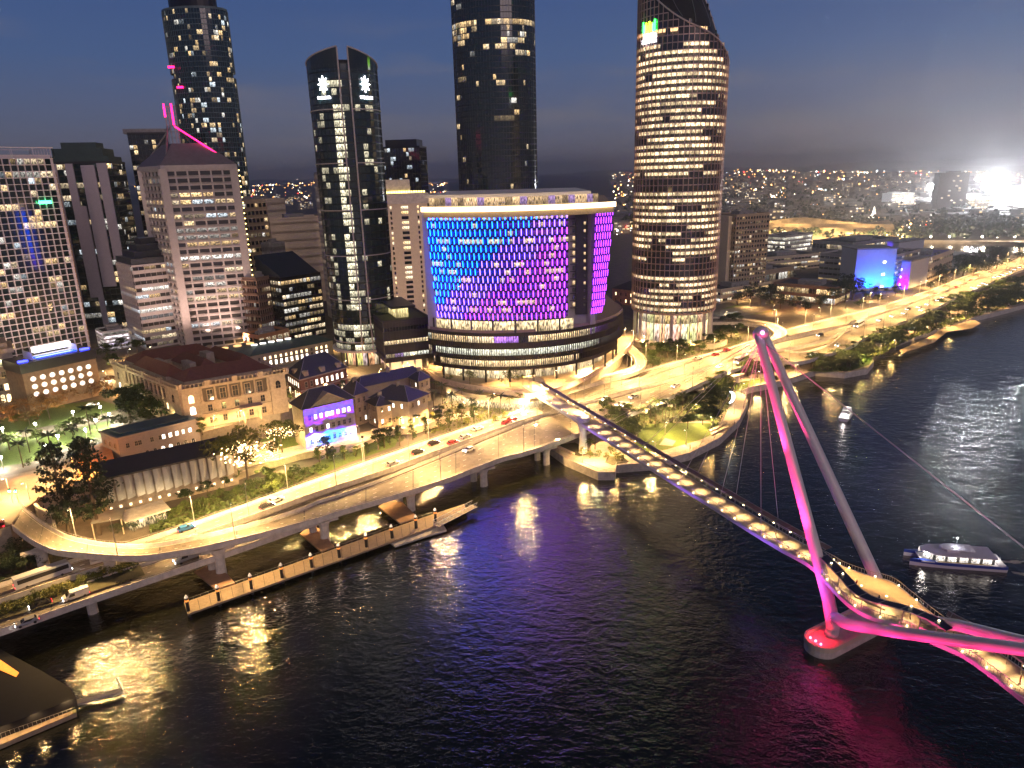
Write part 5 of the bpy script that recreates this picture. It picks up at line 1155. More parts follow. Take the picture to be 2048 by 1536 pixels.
canopy(0,36,'solar_canopy',mat('dark_blue_canopy_panel',(.03,.04,.09),.35,.3,var=.1),-.2,2.2,3.2,path=sp0)
canopy(i_e,NB-1,'slatted_canopy',mat('brown_canopy_slat',(.22,.15,.13)),.3,2.3,3.2)
# walkway lamps: small downlights on the canopy edge, each making its own pool
bl=MB(); acc=0; last=nE[10]; k=0
for i in range(8,NB):
    if (nE[i]-last).length>=4.6:
        last=nE[i]; c_=lerp(nE[i],fE[i],.45 if not(i_s<i<i_e) else .22); en=1050 
        light('SPOT',(c_.x,c_.y,ZD+3.3),en,(1,.66,.30),.22,math.radians(88),1.0,tgt=(c_.x,c_.y,0),parent=br,name='walkway_downlight')
        q=nE[i]; bl.ball((q.x,q.y,ZD+.35),.14,n=5,k=3); h2=c_; bl.box((h2.x,h2.y,ZD+3.38),(.12,.12,.05))
        q=fE[i]; 
        if i_s<i<i_e: bl.ball((q.x,q.y,ZD+.35),.16,n=5,k=3)
bl.build('edge_light',mat('walkway_lamp_glow',(.9,.8,.6),.5,var=0,emit=(1,.72,.35),es=11,sample=False),br)
for i in range(i_s+4,i_e-2,6):
    q=lerp(nE[i],fE[i],.8); light('SPOT',(q.x,q.y,ZD+4),520,(1,.52,.16),.3,2.2,.9,tgt=(q.x,q.y,0),parent=br,name='platform_lamp')
b=MB(); a,c=G(1703,1195,15),G(1720,1205,15); b.box((a.x+1.5,a.y+1.5,15.5),(1.0,.8,.5),.5); 
for s_ in (.45,.55,.62): q=lerp(nE[int(lerp(i_s,i_e,s_))],fE[int(lerp(i_s,i_e,s_))],.25); b.box((q.x,q.y,15.25),(1.2,.3,.22),math.atan2(axd.y,axd.x)+.3)
b.build('deck_bench',CREAM,br)
b=MB()   # city end gate frame
for i in range(0,7):
    for E_ in (nE,fE): b.tube(E_[i],E_[i]+Vector((0,0,4)),.14,n=4)
    b.tube(nE[i]+Vector((0,0,4)),fE[i]+Vector((0,0,4)),.14,n=4)
b.build('entry_frame',STEEL,br)
# pylon
A0=(near[4]+axn*2.8); A1=(near[16]+axn*2.8); pl_d=(A1-A0); pl_d.z=0; pl_d.normalize(); pl_n=Vector((-pl_d.y,pl_d.x,0))
if pl_n.y<0: pl_n=-pl_n
def onplane(x,y,off=0):
    r=Vector(ray(x,y)); c_=Vector((0,0,H)); p0=A0+pl_n*off; tt=(p0-c_).dot(pl_n)/r.dot(pl_n); return c_+r*tt
ff=G(1762,1218,2.6); nf=G(1663,1268,2.6); A0=(nf+ff)/2; pl_n=(ff-nf).normalized(); pl_n.z=0
TOP=onplane(1522,668); JN=onplane(2198,1317); nf=G(1663,1268,2.6); dlt=(nf-A0).dot(pl_n)
if 0: print('pylon top',TOP,'junction',JN,'foot',nf,'far',ff,P(ff),'dlt',dlt)
kz=6.6; kn=Vector((nf.x,nf.y,kz))+(JN-nf).normalized()*0; kf=Vector((ff.x,ff.y,kz))
pyl=thing('bridge_pylon','leaning two legged white bridge pylon lit pink with low rear arms','pylon')
def legpath(foot,knee,tip,n=22,r0_=(1.75,1.5),r1_=(1.35,1.2)):
    pts=[lerp(knee,tip,k/n) for k in range(n+1)]; return pts
for s_,(ft,kn_) in enumerate(((nf,kn),(ff,kf))):
    inn=(kn_-TOP); b=MB()
    tip=TOP+pl_n*(-.9 if s_==0 else .9)
    cor=[ft,lerp(ft,kn_,.5),kn_+Vector((0,0,.6)),lerp(kn_,tip,.05),lerp(kn_,tip,.12)]
    up_=[Vector(v) for v in crom([ft,kn_-Vector((0,0,1.5)),lerp(kn_,tip,.06)],8)]+[lerp(kn_,tip,.06+.94*k/24) for k in range(1,25)]
    b.path(up_,lambda q:(1.52-.5*q,1.4-.45*q),12); weld(b.build('leg',BW,pyl,smooth=True))
    b=MB(); jt=JN+pl_n*(-.9 if s_==0 else .9)
    JZ=G(2198,1317,29)
    armp=[kn_+Vector((0,0,.3))]+([G(x,y,z) for x,y,z in ((1696,1248,9),(1741,1256,12.5),(1805,1266,16.5),(1870,1275,19.5),(2048,1299,25.5))] if s_==0 else [kn_+Vector((1.5,-3.5,2.4)),G(1850,1236,15),G(1920,1252,18.5),G(2048,1284,24)])+[JZ]
    am=[Vector(v) for v in crom(armp,34)]
    b.path(am,lambda q:(1.35-.2*q,1.2-.2*q),12); weld(b.build('rear_arm',BW,pyl,smooth=True))
b=MB(); b.ball(TOP,1.9,n=14,k=8,sz=1.0); weld(b.build('pylon_head',BW,pyl,smooth=True))
b=MB(); b.ball(TOP+Vector((-.3,-1.75,.7)),.35,n=6,k=4); b.build('head_lamp',mat('pink_head_lamp',(.9,.5,.7),.5,var=0,emit=(1,.3,.9),es=14,sample=False),pyl)
pier_=thing('pylon_pier','long rounded concrete pier in the river carrying the pylon legs','bridge pier')
e1=nf-pl_n*(4.0 if dlt<0 else -4.0)*(-1) if 0 else nf+(nf-ff).normalized()*3.0; e2=ff+(ff-nf).normalized()*3.0; dd=(e2-e1).normalized(); sd=Vector((-dd.y,dd.x,0)); rad=3.5
pts=[e1+rad*(-dd*math.cos(a_)+sd*math.sin(a_)) for a_ in [math.pi*(-.5)+math.pi*k/12 for k in range(13)]]+[e2+rad*(dd*math.cos(a_)+sd*math.sin(a_)) for a_ in [math.pi*.5-math.pi*k/12 for k in range(13)]]
b=MB(); b.prism(ccw(pts),-1,2.2); b.build('pile_cap',CONC,pier_)
b=MB(); pc=offset(ccw(pts),.12)
for i in range(len(pc)): 
    a,c=pc[i],pc[(i+1)%len(pc)]; ia,ic=offset(ccw(pts),-.6)[i],offset(ccw(pts),-.6)[(i+1)%len(pc)]; u=Vector((0,0,1.6)); v=Vector((0,0,2.75)); b.face([a+u,c+u,c+v,a+v]); b.face([a+v,c+v,ic+v,ia+v]); b.face([ic+u,ia+u,ia+v,ic+v])
b.build('kerb',CREAM,pier_)
pkl=(1,.03,.22); od=(nf-ff).normalized()
RL=mat('red_flood_glow',(.9,.1,.1),.5,var=0,emit=(1,.05,.12),es=16,sample=False); b=MB()
for k in (-1,0,1): q=e1+od*2.2+sd*k*1.3; b.ball((q.x,q.y,2.9),.26,n=6,k=4)
b.build('red_floodlight',RL,pier_)
q=e1+od*2.0; 
light('SPOT',(q.x-od.x*2,q.y-od.y*2,9),2600,(1,.01,.03),.3,math.radians(70),.8,tgt=(q.x-od.x*2,q.y-od.y*2,0),parent=pyl,name='red_floodlight_beam')
def pink(loc,tgt,en,ang=40,sz=.3,col=pkl): light('SPOT',loc,en,col,sz,math.radians(ang),.8,tgt=tgt,parent=pyl,name='pink_floodlight')
pink((q.x,q.y,3.2),lerp(kn,TOP,.16),6500,64,.3,(1,.015,.12)); 
pink((q.x+od.x*2,q.y+od.y*2,3.2),lerp(kn,TOP,.35),42000,30)
pink((q.x+od.x*4,q.y+od.y*4,3.2),lerp(kn,TOP,.6),110000,20)
q2=TOP+od*9+Vector((0,0,-26)); pink((q2.x,q2.y,q2.z),TOP,36000,44); q3=lerp(kn,TOP,.62)+od*10+Vector((0,0,-6)); pink((q3.x,q3.y,q3.z),lerp(kn,TOP,.72),20000,75); q3=lerp(kn,TOP,.3)+od*10; pink((q3.x,q3.y,q3.z),lerp(kn,TOP,.42),14000,80)
for k in (.12,.32,.55,.8): c_=[G(1720,1252,10.5),G(1805,1266,16.5),G(1900,1279,20.5),G(2030,1297,25)][(.12,.32,.55,.8).index(k)]; s3=c_+od*8-Vector((0,0,7)); pink((s3.x,s3.y,max(1.2,s3.z)),c_,4200,80)
for k in range(7): # violet wash on the river side of the girder
    i=int(20+k*18); p=nE[min(i,NB-1)]-axn*7-Vector((0,0,3)); light('SPOT',(p.x,p.y,p.z),1100,(.36,.13,1) if k<4 else (1,.05,.35),.4,math.radians(150),.9,tgt=nE[min(i,NB-1)]-Vector((0,0,.9)),parent=br,name='violet_girder_light')
# cables
cb_=thing('stay_cables','thin pale stay cables fanning from the pylon head to the footbridge','cable')
def cable(a,c,r=.09,name='cable'):
    b=MB(); b.tube(a,c,r,n=4); b.build(name,mat('cable_sheath',(.52,.46,.52),.4,.2,var=0),cb_)
for x in (1115,1190,1262,1355,1437,1522): 
    i=min(range(NB),key=lambda j:abs(P(nE[j])[0]-x)); cable(TOP+Vector((0,0,-1.2)),nE[i]+Vector((0,0,.3)),.06); cable(TOP+Vector((0,0,-1.2)),fE[i]+Vector((0,0,.3)),.06)
for off in (-.9,.9):
    q=onplane(2048,1095,off); s_=TOP+Vector((0,0,-1.5)); e_=q+(q-s_)*.45; cable(s_,e_,.13,'backstay')
# small plane trees for landing etc. come later
# ============================================================ JETTIES
def plank(name,label,px,z,mt=TIMBER,th=.5,cat='jetty'):
    o=thing(name,label,cat); b=MB(); b.prism(ccw([G(x,y,z) for x,y in px]),z-th,z); b.build('deck',mt,o); return o
j=plank('floating_walkway','long narrow floating walkway with plank bays parallel to the freeway',[(368,1205),(375,1228),(800,1077),(870,1052),(935,1022),(928,1008),(860,1030),(780,1058)],1.6)
b=MB(); L0,L1=G(372,1206,1.6),G(865,1030,1.6); N0,N1=G(377,1227,1.6),G(868,1052,1.6)
for k in range(26): a,c=lerp(L0,L1,k/26),lerp(N0,N1,k/26); b.box(((a.x+c.x)/2,(a.y+c.y)/2,1.64),((a-c).length/2*.95,.05,.03),math.atan2((c-a).y,(c-a).x))
b.build('joint_strip',DARK,j)
b=MB()
for k in range(40): a,c=lerp(L0,L1,k/40),lerp(L0,L1,(k+1)/40); b.tube((a.x,a.y,1.6),(a.x,a.y,2.6),.04,n=3); b.tube((a.x,a.y,2.6),(c.x,c.y,2.6),.04,n=3)
b.build('railing',STEEL,j)
for k,px in enumerate(([(388,1143),(432,1178),(470,1166),(455,1148),(420,1128)],[(600,1067),(642,1102),(668,1092),(640,1058),(622,1050)],[(757,1012),(800,1046),(835,1034),(800,1000),(780,1000)])):
    plank('access_jetty',['timber access jetty nearest the walkway end by the first pier','timber access jetty at the middle of the floating walkway','timber access jetty nearest the gangway end of the walkway'][k],px,1.9,mat('rust_timber',(.34,.20,.12),.8,var=.2))
j=plank('landing_pontoon','low grey landing pontoon moored outside the floating walkway',[(778,1083),(790,1092),(858,1070),(893,1060),(886,1048),(850,1056)],.9,CONC)
t=thing('gangway','white truss gangway sloping down to the landing pontoon','gangway'); a,c=G(872,1052,1.9),G(950,1012,2.4); d=(c-a).normalized(); n_=Vector((-d.y,d.x,0)); b=MB()
for s_ in (-1,1):
    o=n_*s_*1.1; 
    for z_ in (.1,1.5): b.tube(a+o+Vector((0,0,z_)),c+o+Vector((0,0,z_)),.09,n=4)
    for k in range(12): p,q=lerp(a,c,k/12)+o,lerp(a,c,(k+1)/12)+o; b.tube(p+Vector((0,0,.1 if k%2 else 1.5)),q+Vector((0,0,1.5 if k%2 else .1)),.07,n=4); b.tube(p+Vector((0,0,.1)),p+Vector((0,0,1.5)),.06,n=4)
b.build('truss',WHITE,t); b=MB(); b.face([a+n_*1.1,c+n_*1.1,c-n_*1.1,a-n_*1.1]); b.build('ramp_deck',CREAM,t)
PIL=[]
def pile():
    o=thing('mooring_pile','','mooring pile',(0,0,0),group='black mooring piles with white caps along the walkway'); b=MB(); b.tube((0,0,-1),(0,0,5.2),.42,n=10); k1=b.build('shaft',mat('black_pile',(.02,.02,.022),.5),o); b=MB(); b.tube((0,0,4.2),(0,0,4.6),.46,n=10); k2=b.build('amber_collar',mat('amber_ring',(.5,.2,.05),.5,var=0,emit=(1,.3,.05),es=.8,sample=False),o); b=MB(); b.tube((0,0,5.2),(0,0,5.9),.48,.12,n=10); k3=b.build('cone_cap',WHITE,o); return proto(o,[k1,k2,k3])
pp=pile()
for k,(x,y) in enumerate(((379,1233),(440,1212),(505,1188),(566,1166),(625,1145),(680,1125),(734,1104),(785,1086),(833,1066),(872,1052))):
    o=pp if k==0 else copy_tree(pp); o.location=G(x,y,0); PIL.append(o)
    light('POINT',(o.location.x-.8,o.location.y-.8,6.4),80,(1,.72,.5),.12,name='pile_lamp',parent=None) if k%1==0 else None
label_row(PIL,'black mooring pile with white cap, # from the left along the walkway')
# dark moored wharf building in the lower left corner
t=thing('floating_restaurant','dark roofed floating restaurant with lit deck cut by the lower left corner','boat')
b=MB(); b.prism(ccw([G(x,y,3.6) for x,y in ((-120,1380),(-60,1300),(0,1298),(80,1340),(140,1375),(152,1396),(-120,1500))]),1.0,3.6); b.build('roof',mat('navy_tensile_roof',(.006,.007,.010),.7),t)
b=MB(); b.prism(ccw([G(x,y,1.2) for x,y in ((-120,1500),(150,1400),(152,1425),(-120,1540))]),.2,1.2); b.build('deck',TIMBER,t)
b=MB(); b.prism(ccw([G(x,y,3.6) for x,y in ((-20,1322),(0,1320),(38,1346),(32,1354),(0,1340))]),3.3,3.75); b.build('skylight',mat('orange_skylight',(.7,.3,.1),.5,var=.4,scale=1.5,emit=(1,.28,.03),es=.9,sample=False),t)
for x in (-60,10,75,140): g=G(x,1486-x*.42,1.2); light('SPOT',(g.x,g.y,4.4),480,(1,.6,.25),.1,2.4,.8,tgt=(g.x,g.y,0),parent=t,name='deck_lamp')
b=MB(); a_,c_=G(-120,1520,1.2),G(152,1424,1.2)
for k in range(30): p,q=lerp(a_,c_,k/30),lerp(a_,c_,(k+1)/30); b.tube(p,p+Vector((0,0,1.1)),.04,n=3); b.tube(p+Vector((0,0,1.1)),q+Vector((0,0,1.1)),.04,n=3)
b.build('railing',STEEL,t)
j=plank('mooring_boom','slim dark mooring arm reaching right from the floating restaurant',[(145,1402),(146,1410),(246,1382),(244,1376)],1.2,CONCD)
b=MB(); a,c=G(244,1378,1),G(233,1358,1); b.tube(a,c,.15,n=4); b.build('brace',CONCD,j)
# riverside boardwalks on the right
for px,lab in (([(1800,700),(1806,706),(1850,690),(1868,684),(1893,664),(1945,656),(1962,646),(1950,640),(1912,645),(1886,656),(1862,672)],'winding timber boardwalk with a broad lit landing at its tip'),([(1908,636),(1918,638),(1952,622),(1990,621),(2018,606),(2048,604),(2120,600),(2120,594),(2015,598),(1988,612),(1950,612),(1932,622)],'second timber boardwalk zigzagging along the dark bank at right')):
    o=plank('boardwalk',lab,px,2.6,TIMBER,.5,'boardwalk')
# ============================================================ BOATS
def hullmesh(L,Wd,h,mt,mt2,root,off=0,name='hull'):
    b=MB(); n=14; sec=[]
    for k in range(n+1):
        f_=k/n; w=Wd*.5*(1-max(0,(f_-.55)/.45)**2.2)*(1 if f_>.03 else .92); s_=h*(1+.25*f_**3); x=-L/2+L*f_
        sec.append([(x,off-w,s_),(x,off-w*.96,s_*.55),(x,off-w*.6,-.3),(x,off+w*.6,-.3),(x,off+w*.96,s_*.55),(x,off+w,s_)])
    for A,B2 in zip(sec,sec[1:]):
        for i in range(5): b.face([A[i],B2[i],B2[i+1],A[i+1]],1 if i in (1,2,3) else 0)
        b.face([A[5],B2[5],B2[0],A[0]],0)
    b.face(sec[0],0); return b.build(name,[mt,mt2],root)
FB=mat('ferry_blue',(.02,.05,.30),.35,var=0); FW=mat('ferry_white',(.75,.74,.76),.35,var=.03)
a,c=G(1815,1113,1),G(2003,1126,1); mid_=(a+c)/2; hd=math.atan2((a-c).y,(a-c).x)
t=thing('river_ferry','blue and white catamaran ferry with lit cabin trailing a wake','ferry',(mid_.x,mid_.y,0),hd,scale=.9)
for s_ in (-1,1): hullmesh(25,2.2,1.7,FB,FW,t,s_*2.6)
b=MB(); b.box((-.8,0,1.75),(10.5,3.5,.12)); b.box((-11,0,1.8),(1,3.3,.3)); b.build('deck',FW,t)
n=24
for sg in (-1,1):
    b=MB()
    for i in range(n):
        x0=-9+18*i/n; x1=-9+18*(i+1)/n; s0=3.3*(1-max(0,(x0-3)/9)**2); s1=3.3*(1-max(0,(x1-3)/9)**2)
        q=R.uniform(.9,2.2); l=(q,q*.9,q*.8) if i%4 else (.1,.09,.08); b.face([(x0,sg*s0,2.1),(x1,sg*s1,2.1),(x1,sg*s1,3.7),(x0,sg*s0,3.7)],0,l,[(i*.7,0),(i*.7+.7,0),(i*.7+.7,1),(i*.7,1)])
    b.build('cabin_window',GLASS,t)
b=MB(); rp=[(-9.6,-3.4),(3,-3.4),(6.5,-2.8),(9,-1.4),(9.4,0),(9,1.4),(6.5,2.8),(3,3.4),(-9.6,3.4)]; b.prism([Vector((x,y,0)) for x,y in rp],3.7,4.1); b.build('cabin_roof',mat('lilac_ferry_roof',(.66,.62,.68),.4,var=0),t)
b=MB(); b.prism([Vector((x*.45,y*.6,0)) for x,y in rp],4.9,5.15); b.box((1,0,4.5),(1.6,1.3,.45)); b.build('wheelhouse',FW,t)
b=MB(); b.tube((0,0,5.1),(0,0,8),.06,n=5); b.build('mast',FW,t); b=MB(); b.ball((0,0,8.1),.18,n=6,k=4); b.build('masthead_light',WLAMP,t)
light('POINT',(0,0,5.9),60,(.9,.85,1),.2,parent=t,name='deck_light'); light('POINT',(-9.8,0,3.2),180,(1,.9,.8),.2,parent=t,name='stern_light'); light('POINT',(8.8,2.5,3.4),140,(1,.9,.8),.2,parent=t,name='bow_light')
b=MB(); b.box((-1.5,3.45,2.05),(7,.03,.1)); b.box((-1.5,-3.45,2.05),(7,.03,.1)); b.build('yellow_trim',mat('ferry_yellow',(.6,.4,.02),.4,var=0),t)
WK=mat('foam_wake',(.33,.32,.28),.9,var=.6,scale=.9)
b=MB()
for s_ in (-1,1):
    for k in range(18):
        x0=-12.5-k*2.1; y0=s_*(2.6+k*.33)+math.sin(k*1.3)*.3; y1=s_*(2.6+(k+1)*.33)+math.sin((k+1)*1.3)*.3; w=.55+.3*math.sin(k*2.1); b.face([(x0,y0-w,.03),(x0-2.1,y1-w,.03),(x0-2.1,y1+w,.03),(x0,y0+w,.03)][::-1 if s_<0 else 1])
o=b.build('foam_wake',WK); o.location=t.location; o.rotation_euler=(0,0,hd); tag(o,None,None,kind='stuff')
a=G(1682,848,.5); c=G(1703,818,.5); mid_=(a+c)/2; hd=math.atan2((c-a).y,(c-a).x)
t=thing('motor_yacht','white motor yacht cruising away under the backstay cables','boat',(mid_.x,mid_.y,0),hd,scale=.95)
hullmesh(13,4.4,1.6,FW,FW,t)
b=MB(); b.prism([Vector((x,y,0)) for x,y in ((-4.5,-1.7),(2.2,-1.6),(4.2,-.8),(4.2,.8),(2.2,1.6),(-4.5,1.7))],1.6,3.1); b.build('cabin',FW,t)
b=MB(); 
for sg in (-1,1):
    for i in range(5): x0=-4.2+i*1.25; b.face([(x0,sg*1.72,2),(x0+1,sg*1.72,2),(x0+1,sg*1.72,2.8),(x0,sg*1.72,2.8)],0,(1.5,1.3,1.1))
b.build('cabin_window',GLASS,t); b=MB(); b.box((-1,0,4.3),(2.6,1.5,.1)); 
for x_ in (-3,1): 
    for y_ in (-1.2,1.2): b.tube((x_,y_,3.1),(x_,y_,4.3),.06,n=4)
b.build('flybridge_top',FW,t); light('POINT',(-5.4,0,2.9),220,(1,.92,.85),.2,parent=t,name='stern_light'); light('POINT',(2,0,5.2),120,(1,.92,.9),.2,parent=t,name='mast_light')
# ============================================================ STREET LAMPS
def lamp_proto(h,arm,en,name='street_lamp',double=False,col=(1,.66,.30),soft=.28,head=LAMPH):
    o=thing(name,'','street lamp'); b=MB(); b.tube((0,0,0),(0,0,h),.14,.08,n=6); b.path([(0,0,h-.05),(arm*.5,0,h+.25),(arm,0,h+.3)],.06,4)
    if double: b.path([(0,0,h-.05),(-arm*.5,0,h+.25),(-arm,0,h+.3)],.06,4)
    k1=b.build('pole',STEEL,o); ks=[k1]
    for s_ in ((1,-1) if double else (1,)):
        b=MB(); b.box((arm*s_,0,h+.3),(.42,.17,.07)); k2=b.build('lamp_head',STEEL,o); b=MB(); b.box((arm*s_,0,h+.2),(.3,.13,.03)); k3=b.build('lamp_lens',head,k2); KIDS[k2.name]=[k3]; ks.append(k2)
    l=light('SPOT',((0 if double else arm),0,h+.05),en,col,soft,math.radians(164),.5,tgt=((0 if double else arm),0,0),name='bulb'); l.parent=o; ks.append(l)
    return proto(o,ks)
HL=lamp_proto(9.5,2.4,22000,col=(1,.60,.215)); HL.location=(0,-500,0); first=[HL]
def place(pro,loc,rz=0,sc=None,first_used=set()):
    if pro.name not in first_used: first_used.add(pro.name); o=pro
    else: o=copy_tree(pro)
    o.location=loc; o.rotation_euler=(0,0,rz)
    if sc: o.scale=(sc,)*3 if not isinstance(sc,tuple) else sc
    return o
def along(key,side,step,start=0,inset=.15,i_range=None,grp='',pro=HL):
    st=SEGS[key]; acc=-start; out=[]; 
    for i in range(len(st)-1):
        a,c=st[i][side],st[i+1][side]
        if i_range and not(i_range[0]<=P(a)[0]<=i_range[1]): continue
        acc+=(c-a).length
        if acc>=step:
            acc=0
            if key in('R1','R0') and any((lerp(u_[0],u_[1],.5)-a).length<9.5 for u_ in SEGS['R3']): continue
            inw=(st[i][1-side]-a).normalized(); p=a+inw*inset; o=place(pro,p,math.atan2(inw.y,inw.x)); o['group']=grp; out.append(o)
    return out
a_=along('R1',0,27,5,i_range=(-150,2100),grp='lamps on the inner freeway edge'); label_row(a_,'tall lamp post on the city edge of the freeway, # from the left')
a_=along('R1',1,27,18,i_range=(-150,2100),grp='lamps along the freeway median'); label_row(a_,'tall lamp post on the median between the two decks, # from the left')
a_=along('R2',1,33,9,i_range=(640,2100),grp='lamps on the river edge'); label_row(a_,'tall lamp post on the river edge of the outer deck, # from the left')
a_=along('R3',1,28,12,i_range=(20,600),grp='lamps on the curved ramp'); label_row(a_,'lamp post on the outer rail of the curved ramp, # from the left')
a_=along('R3',0,30,2,i_range=(40,330),grp='lamps on the ramp inner rail'); label_row(a_,'lamp post on the inner rail of the curved ramp, # from the left')
a_=along('R0',0,42,12,i_range=(-200,420),grp='lamps on the low deck'); label_row(a_,'lamp post on the low riverside deck, # from the left')
a_=along('R4',0,40,8,grp='lamps on the loop ramp'); label_row(a_,'lamp post on the far loop ramp, # from the left')
a_=along('R6',0,22,4,grp='lamps on the tight loop ramp'); label_row(a_,'lamp post on the tight loop ramp by the casino, # from the left')
SL=lamp_proto(5.2,.9,6500,'street_lamp',col=(1,.58,.20),soft=.2)
def lampset(pro,pts,z,grp,text):
    o_=[]
    for q in pts: o=place(pro,G(q[0],q[1],z),R.uniform(0,6.28)); o['group']=grp; o_.append(o)
    label_row(o_,text); return o_
lampset(SL,[(1070,876),(1120,905),(1165,925),(1232,920),(1310,912),(1372,890),(1425,862),(1468,828),(1482,790),(1395,835),(1300,845),(1350,830),(1330,870)],3,'lamps in the riverside park','short warm lamp in the riverside park, # from the left')
lampset(SL,[(1520,765),(1590,750),(1650,738),(1700,735),(1455,765),(1560,742)],3,'lamps on the promenade bend','short warm lamp by the promenade bend, # from the left')
lampset(SL,[(240,1015),(300,1000),(370,975),(440,950),(560,920),(640,895),(720,880),(800,862),(870,842),(930,828),(985,812),(900,815),(840,860)],7,'lamps on the garden path','short warm lamp beside the path above the freeway, # from the left')
lampset(SL,[(20,990),(90,960),(-30,1040),(150,950),(60,1000)],14,'lamps at the corner crossing','warm lamp at the orange street crossing, # from the left')
lampset(SL,[(430,858),(500,840),(590,812),(650,792),(700,775),(760,762),(820,748),(870,738),(610,770),(480,850),(540,815)],14,'lamps along the upper street','warm lamp along the upper street by the sandstone palace, # from the left')
lampset(SL,[(20,800),(80,790),(150,778),(215,765),(235,740),(260,720),(300,715),(0,770),(330,740),(225,690)],14,'lamps along the hotel street','orange lamp on the street below the round window hotel, # from the left')
lampset(SL,[(520,700),(600,720),(660,700),(560,690),(500,690),(660,735),(690,745),(800,740)],14,'lamps in the lanes behind','warm lamp in the lanes behind the brick hall, # from the left')
lampset(SL,[(1450,640),(1500,615),(1545,628),(1600,625),(1640,632),(1690,618),(1740,600),(1800,590),(1850,575),(1560,600),(1620,600),(1480,600),(1290,690),(1330,695),(1380,700),(1420,690),(1470,672),(1310,655)],7,'lamps in the domain streets','orange street lamp among the trees behind the freeway, # from the left')
lampset(SL,[(900,752),(960,762),(1010,768),(1060,772),(1110,765),(1160,745),(1205,722),(1235,700),(1250,675)],14.6,'lamps on the curved plaza','warm lamp on the curved casino plaza, # from the left')
lampset(SL,[(1790,700),(1850,672),(1900,655),(1985,615),(2040,600),(1760,712),(1930,640)],3,'lamps on the far boardwalks','warm lamp on the bank by the timber boardwalks, # from the left')
PLL=lamp_proto(3.6,.25,5200,'park_lamp',col=(1,.93,.75),soft=.25,head=WLAMP)
for ch in KIDS[PLL.name]:
    pass
b=MB(); b.ball((0,0,4.35),.42,n=8,k=6); gl=b.build('globe',WLAMP,PLL); KIDS[PLL.name].append(gl)
lampset(PLL,[(75,870),(195,862),(175,882),(120,895),(95,915),(8,940),(222,850),(205,835),(10,880),(150,845)],14,'white globe lamps in the park','bright white globe lamp in the palm park, # from the left')
# ============================================================ TREES
def crown(kind,seed,n=900):
    r=random.Random(seed); b=MB()
    def leaf(c,s):
        a_=Vector((r.gauss(0,1),r.gauss(0,1),r.gauss(0,1)+.6)).normalized(); u=a_.orthogonal().normalized(); v=a_.cross(u); an=r.uniform(0,6.28); u2=u*math.cos(an)+v*math.sin(an); v2=a_.cross(u2)
        s*=r.uniform(.6,1.4); b.face([c-u2*s,c-v2*s*.55,c+u2*s,c+v2*s*.55])
    if kind in ('round','spread','column','shrub'):
        cl=[]; K={'round':16,'spread':20,'column':12,'shrub':9}[kind]
        for _ in range(K):
            if kind=='round': q=Vector((r.gauss(0,.17),r.gauss(0,.17),r.uniform(.42,.9))); s=r.uniform(.10,.19)
            elif kind=='spread': a=r.uniform(0,6.28); d=r.uniform(.05,.55)**.8; q=Vector((math.cos(a)*d,math.sin(a)*d,.75+.16*(1-d*1.4)+r.uniform(-.06,.04))); s=r.uniform(.10,.18)
            elif kind=='column': z=r.uniform(.2,.95); w=.17*(1-abs(z-.45)*.9); a=r.uniform(0,6.28); q=Vector((math.cos(a)*w*.7,math.sin(a)*w*.7,z)); s=r.uniform(.07,.12)
            else: a=r.uniform(0,6.28); d=r.uniform(0,.35); q=Vector((math.cos(a)*d,math.sin(a)*d,r.uniform(.3,.8))); s=r.uniform(.15,.26)
            cl.append((q,s))
        for _ in range(n):
            q,s=r.choice(cl); d=Vector((r.gauss(0,1),r.gauss(0,1),r.gauss(0,1))).normalized()*s*r.uniform(.55,1.08); d.z*=.75; leaf(q+d,.028 if kind!='shrub' else .05)
    elif kind=='pine':
        for k in range(58):
            z=.2+.78*k/58; a=k*2.4+r.uniform(-.3,.3); L=(.20*(1-((z-.45)/.62)**2)+.02)*r.uniform(.6,1.15)
            if r.random()<.12: continue
            tip=Vector((math.cos(a)*L,math.sin(a)*L,z+L*.25))
            for q in range(int(n/58)):
                f_=r.uniform(.35,1.1); c=Vector((tip.x*f_,tip.y*f_,z+(tip.z-z)*f_))+Vector((r.gauss(0,.018),r.gauss(0,.018),r.gauss(0,.014))); leaf(c,.017)
    elif kind=='palm':
        for k in range(15):
            a=k*2*math.pi/15+r.uniform(-.15,.15); L=r.uniform(.26,.34); el=r.uniform(.1,1.1); prev=None
            for j in range(7):
                f_=j/6; x=L*f_; z=.9+math.sin(el)*x*.9-1.5*x*x*(1.4-el*.4); w=.035*math.sin(min(1,f_+.12)*math.pi*.92)+.004; c=Vector((math.cos(a)*x,math.sin(a)*x,z)); t_=Vector((-math.sin(a),math.cos(a),0))*w; dr=Vector((0,0,-w*.7))
                row=(c-t_+dr,c,c+t_+dr)
                if prev: b.face([prev[0],prev[1],row[1],row[0]]); b.face([prev[1],prev[2],row[2],row[1]])
                prev=row
    return b
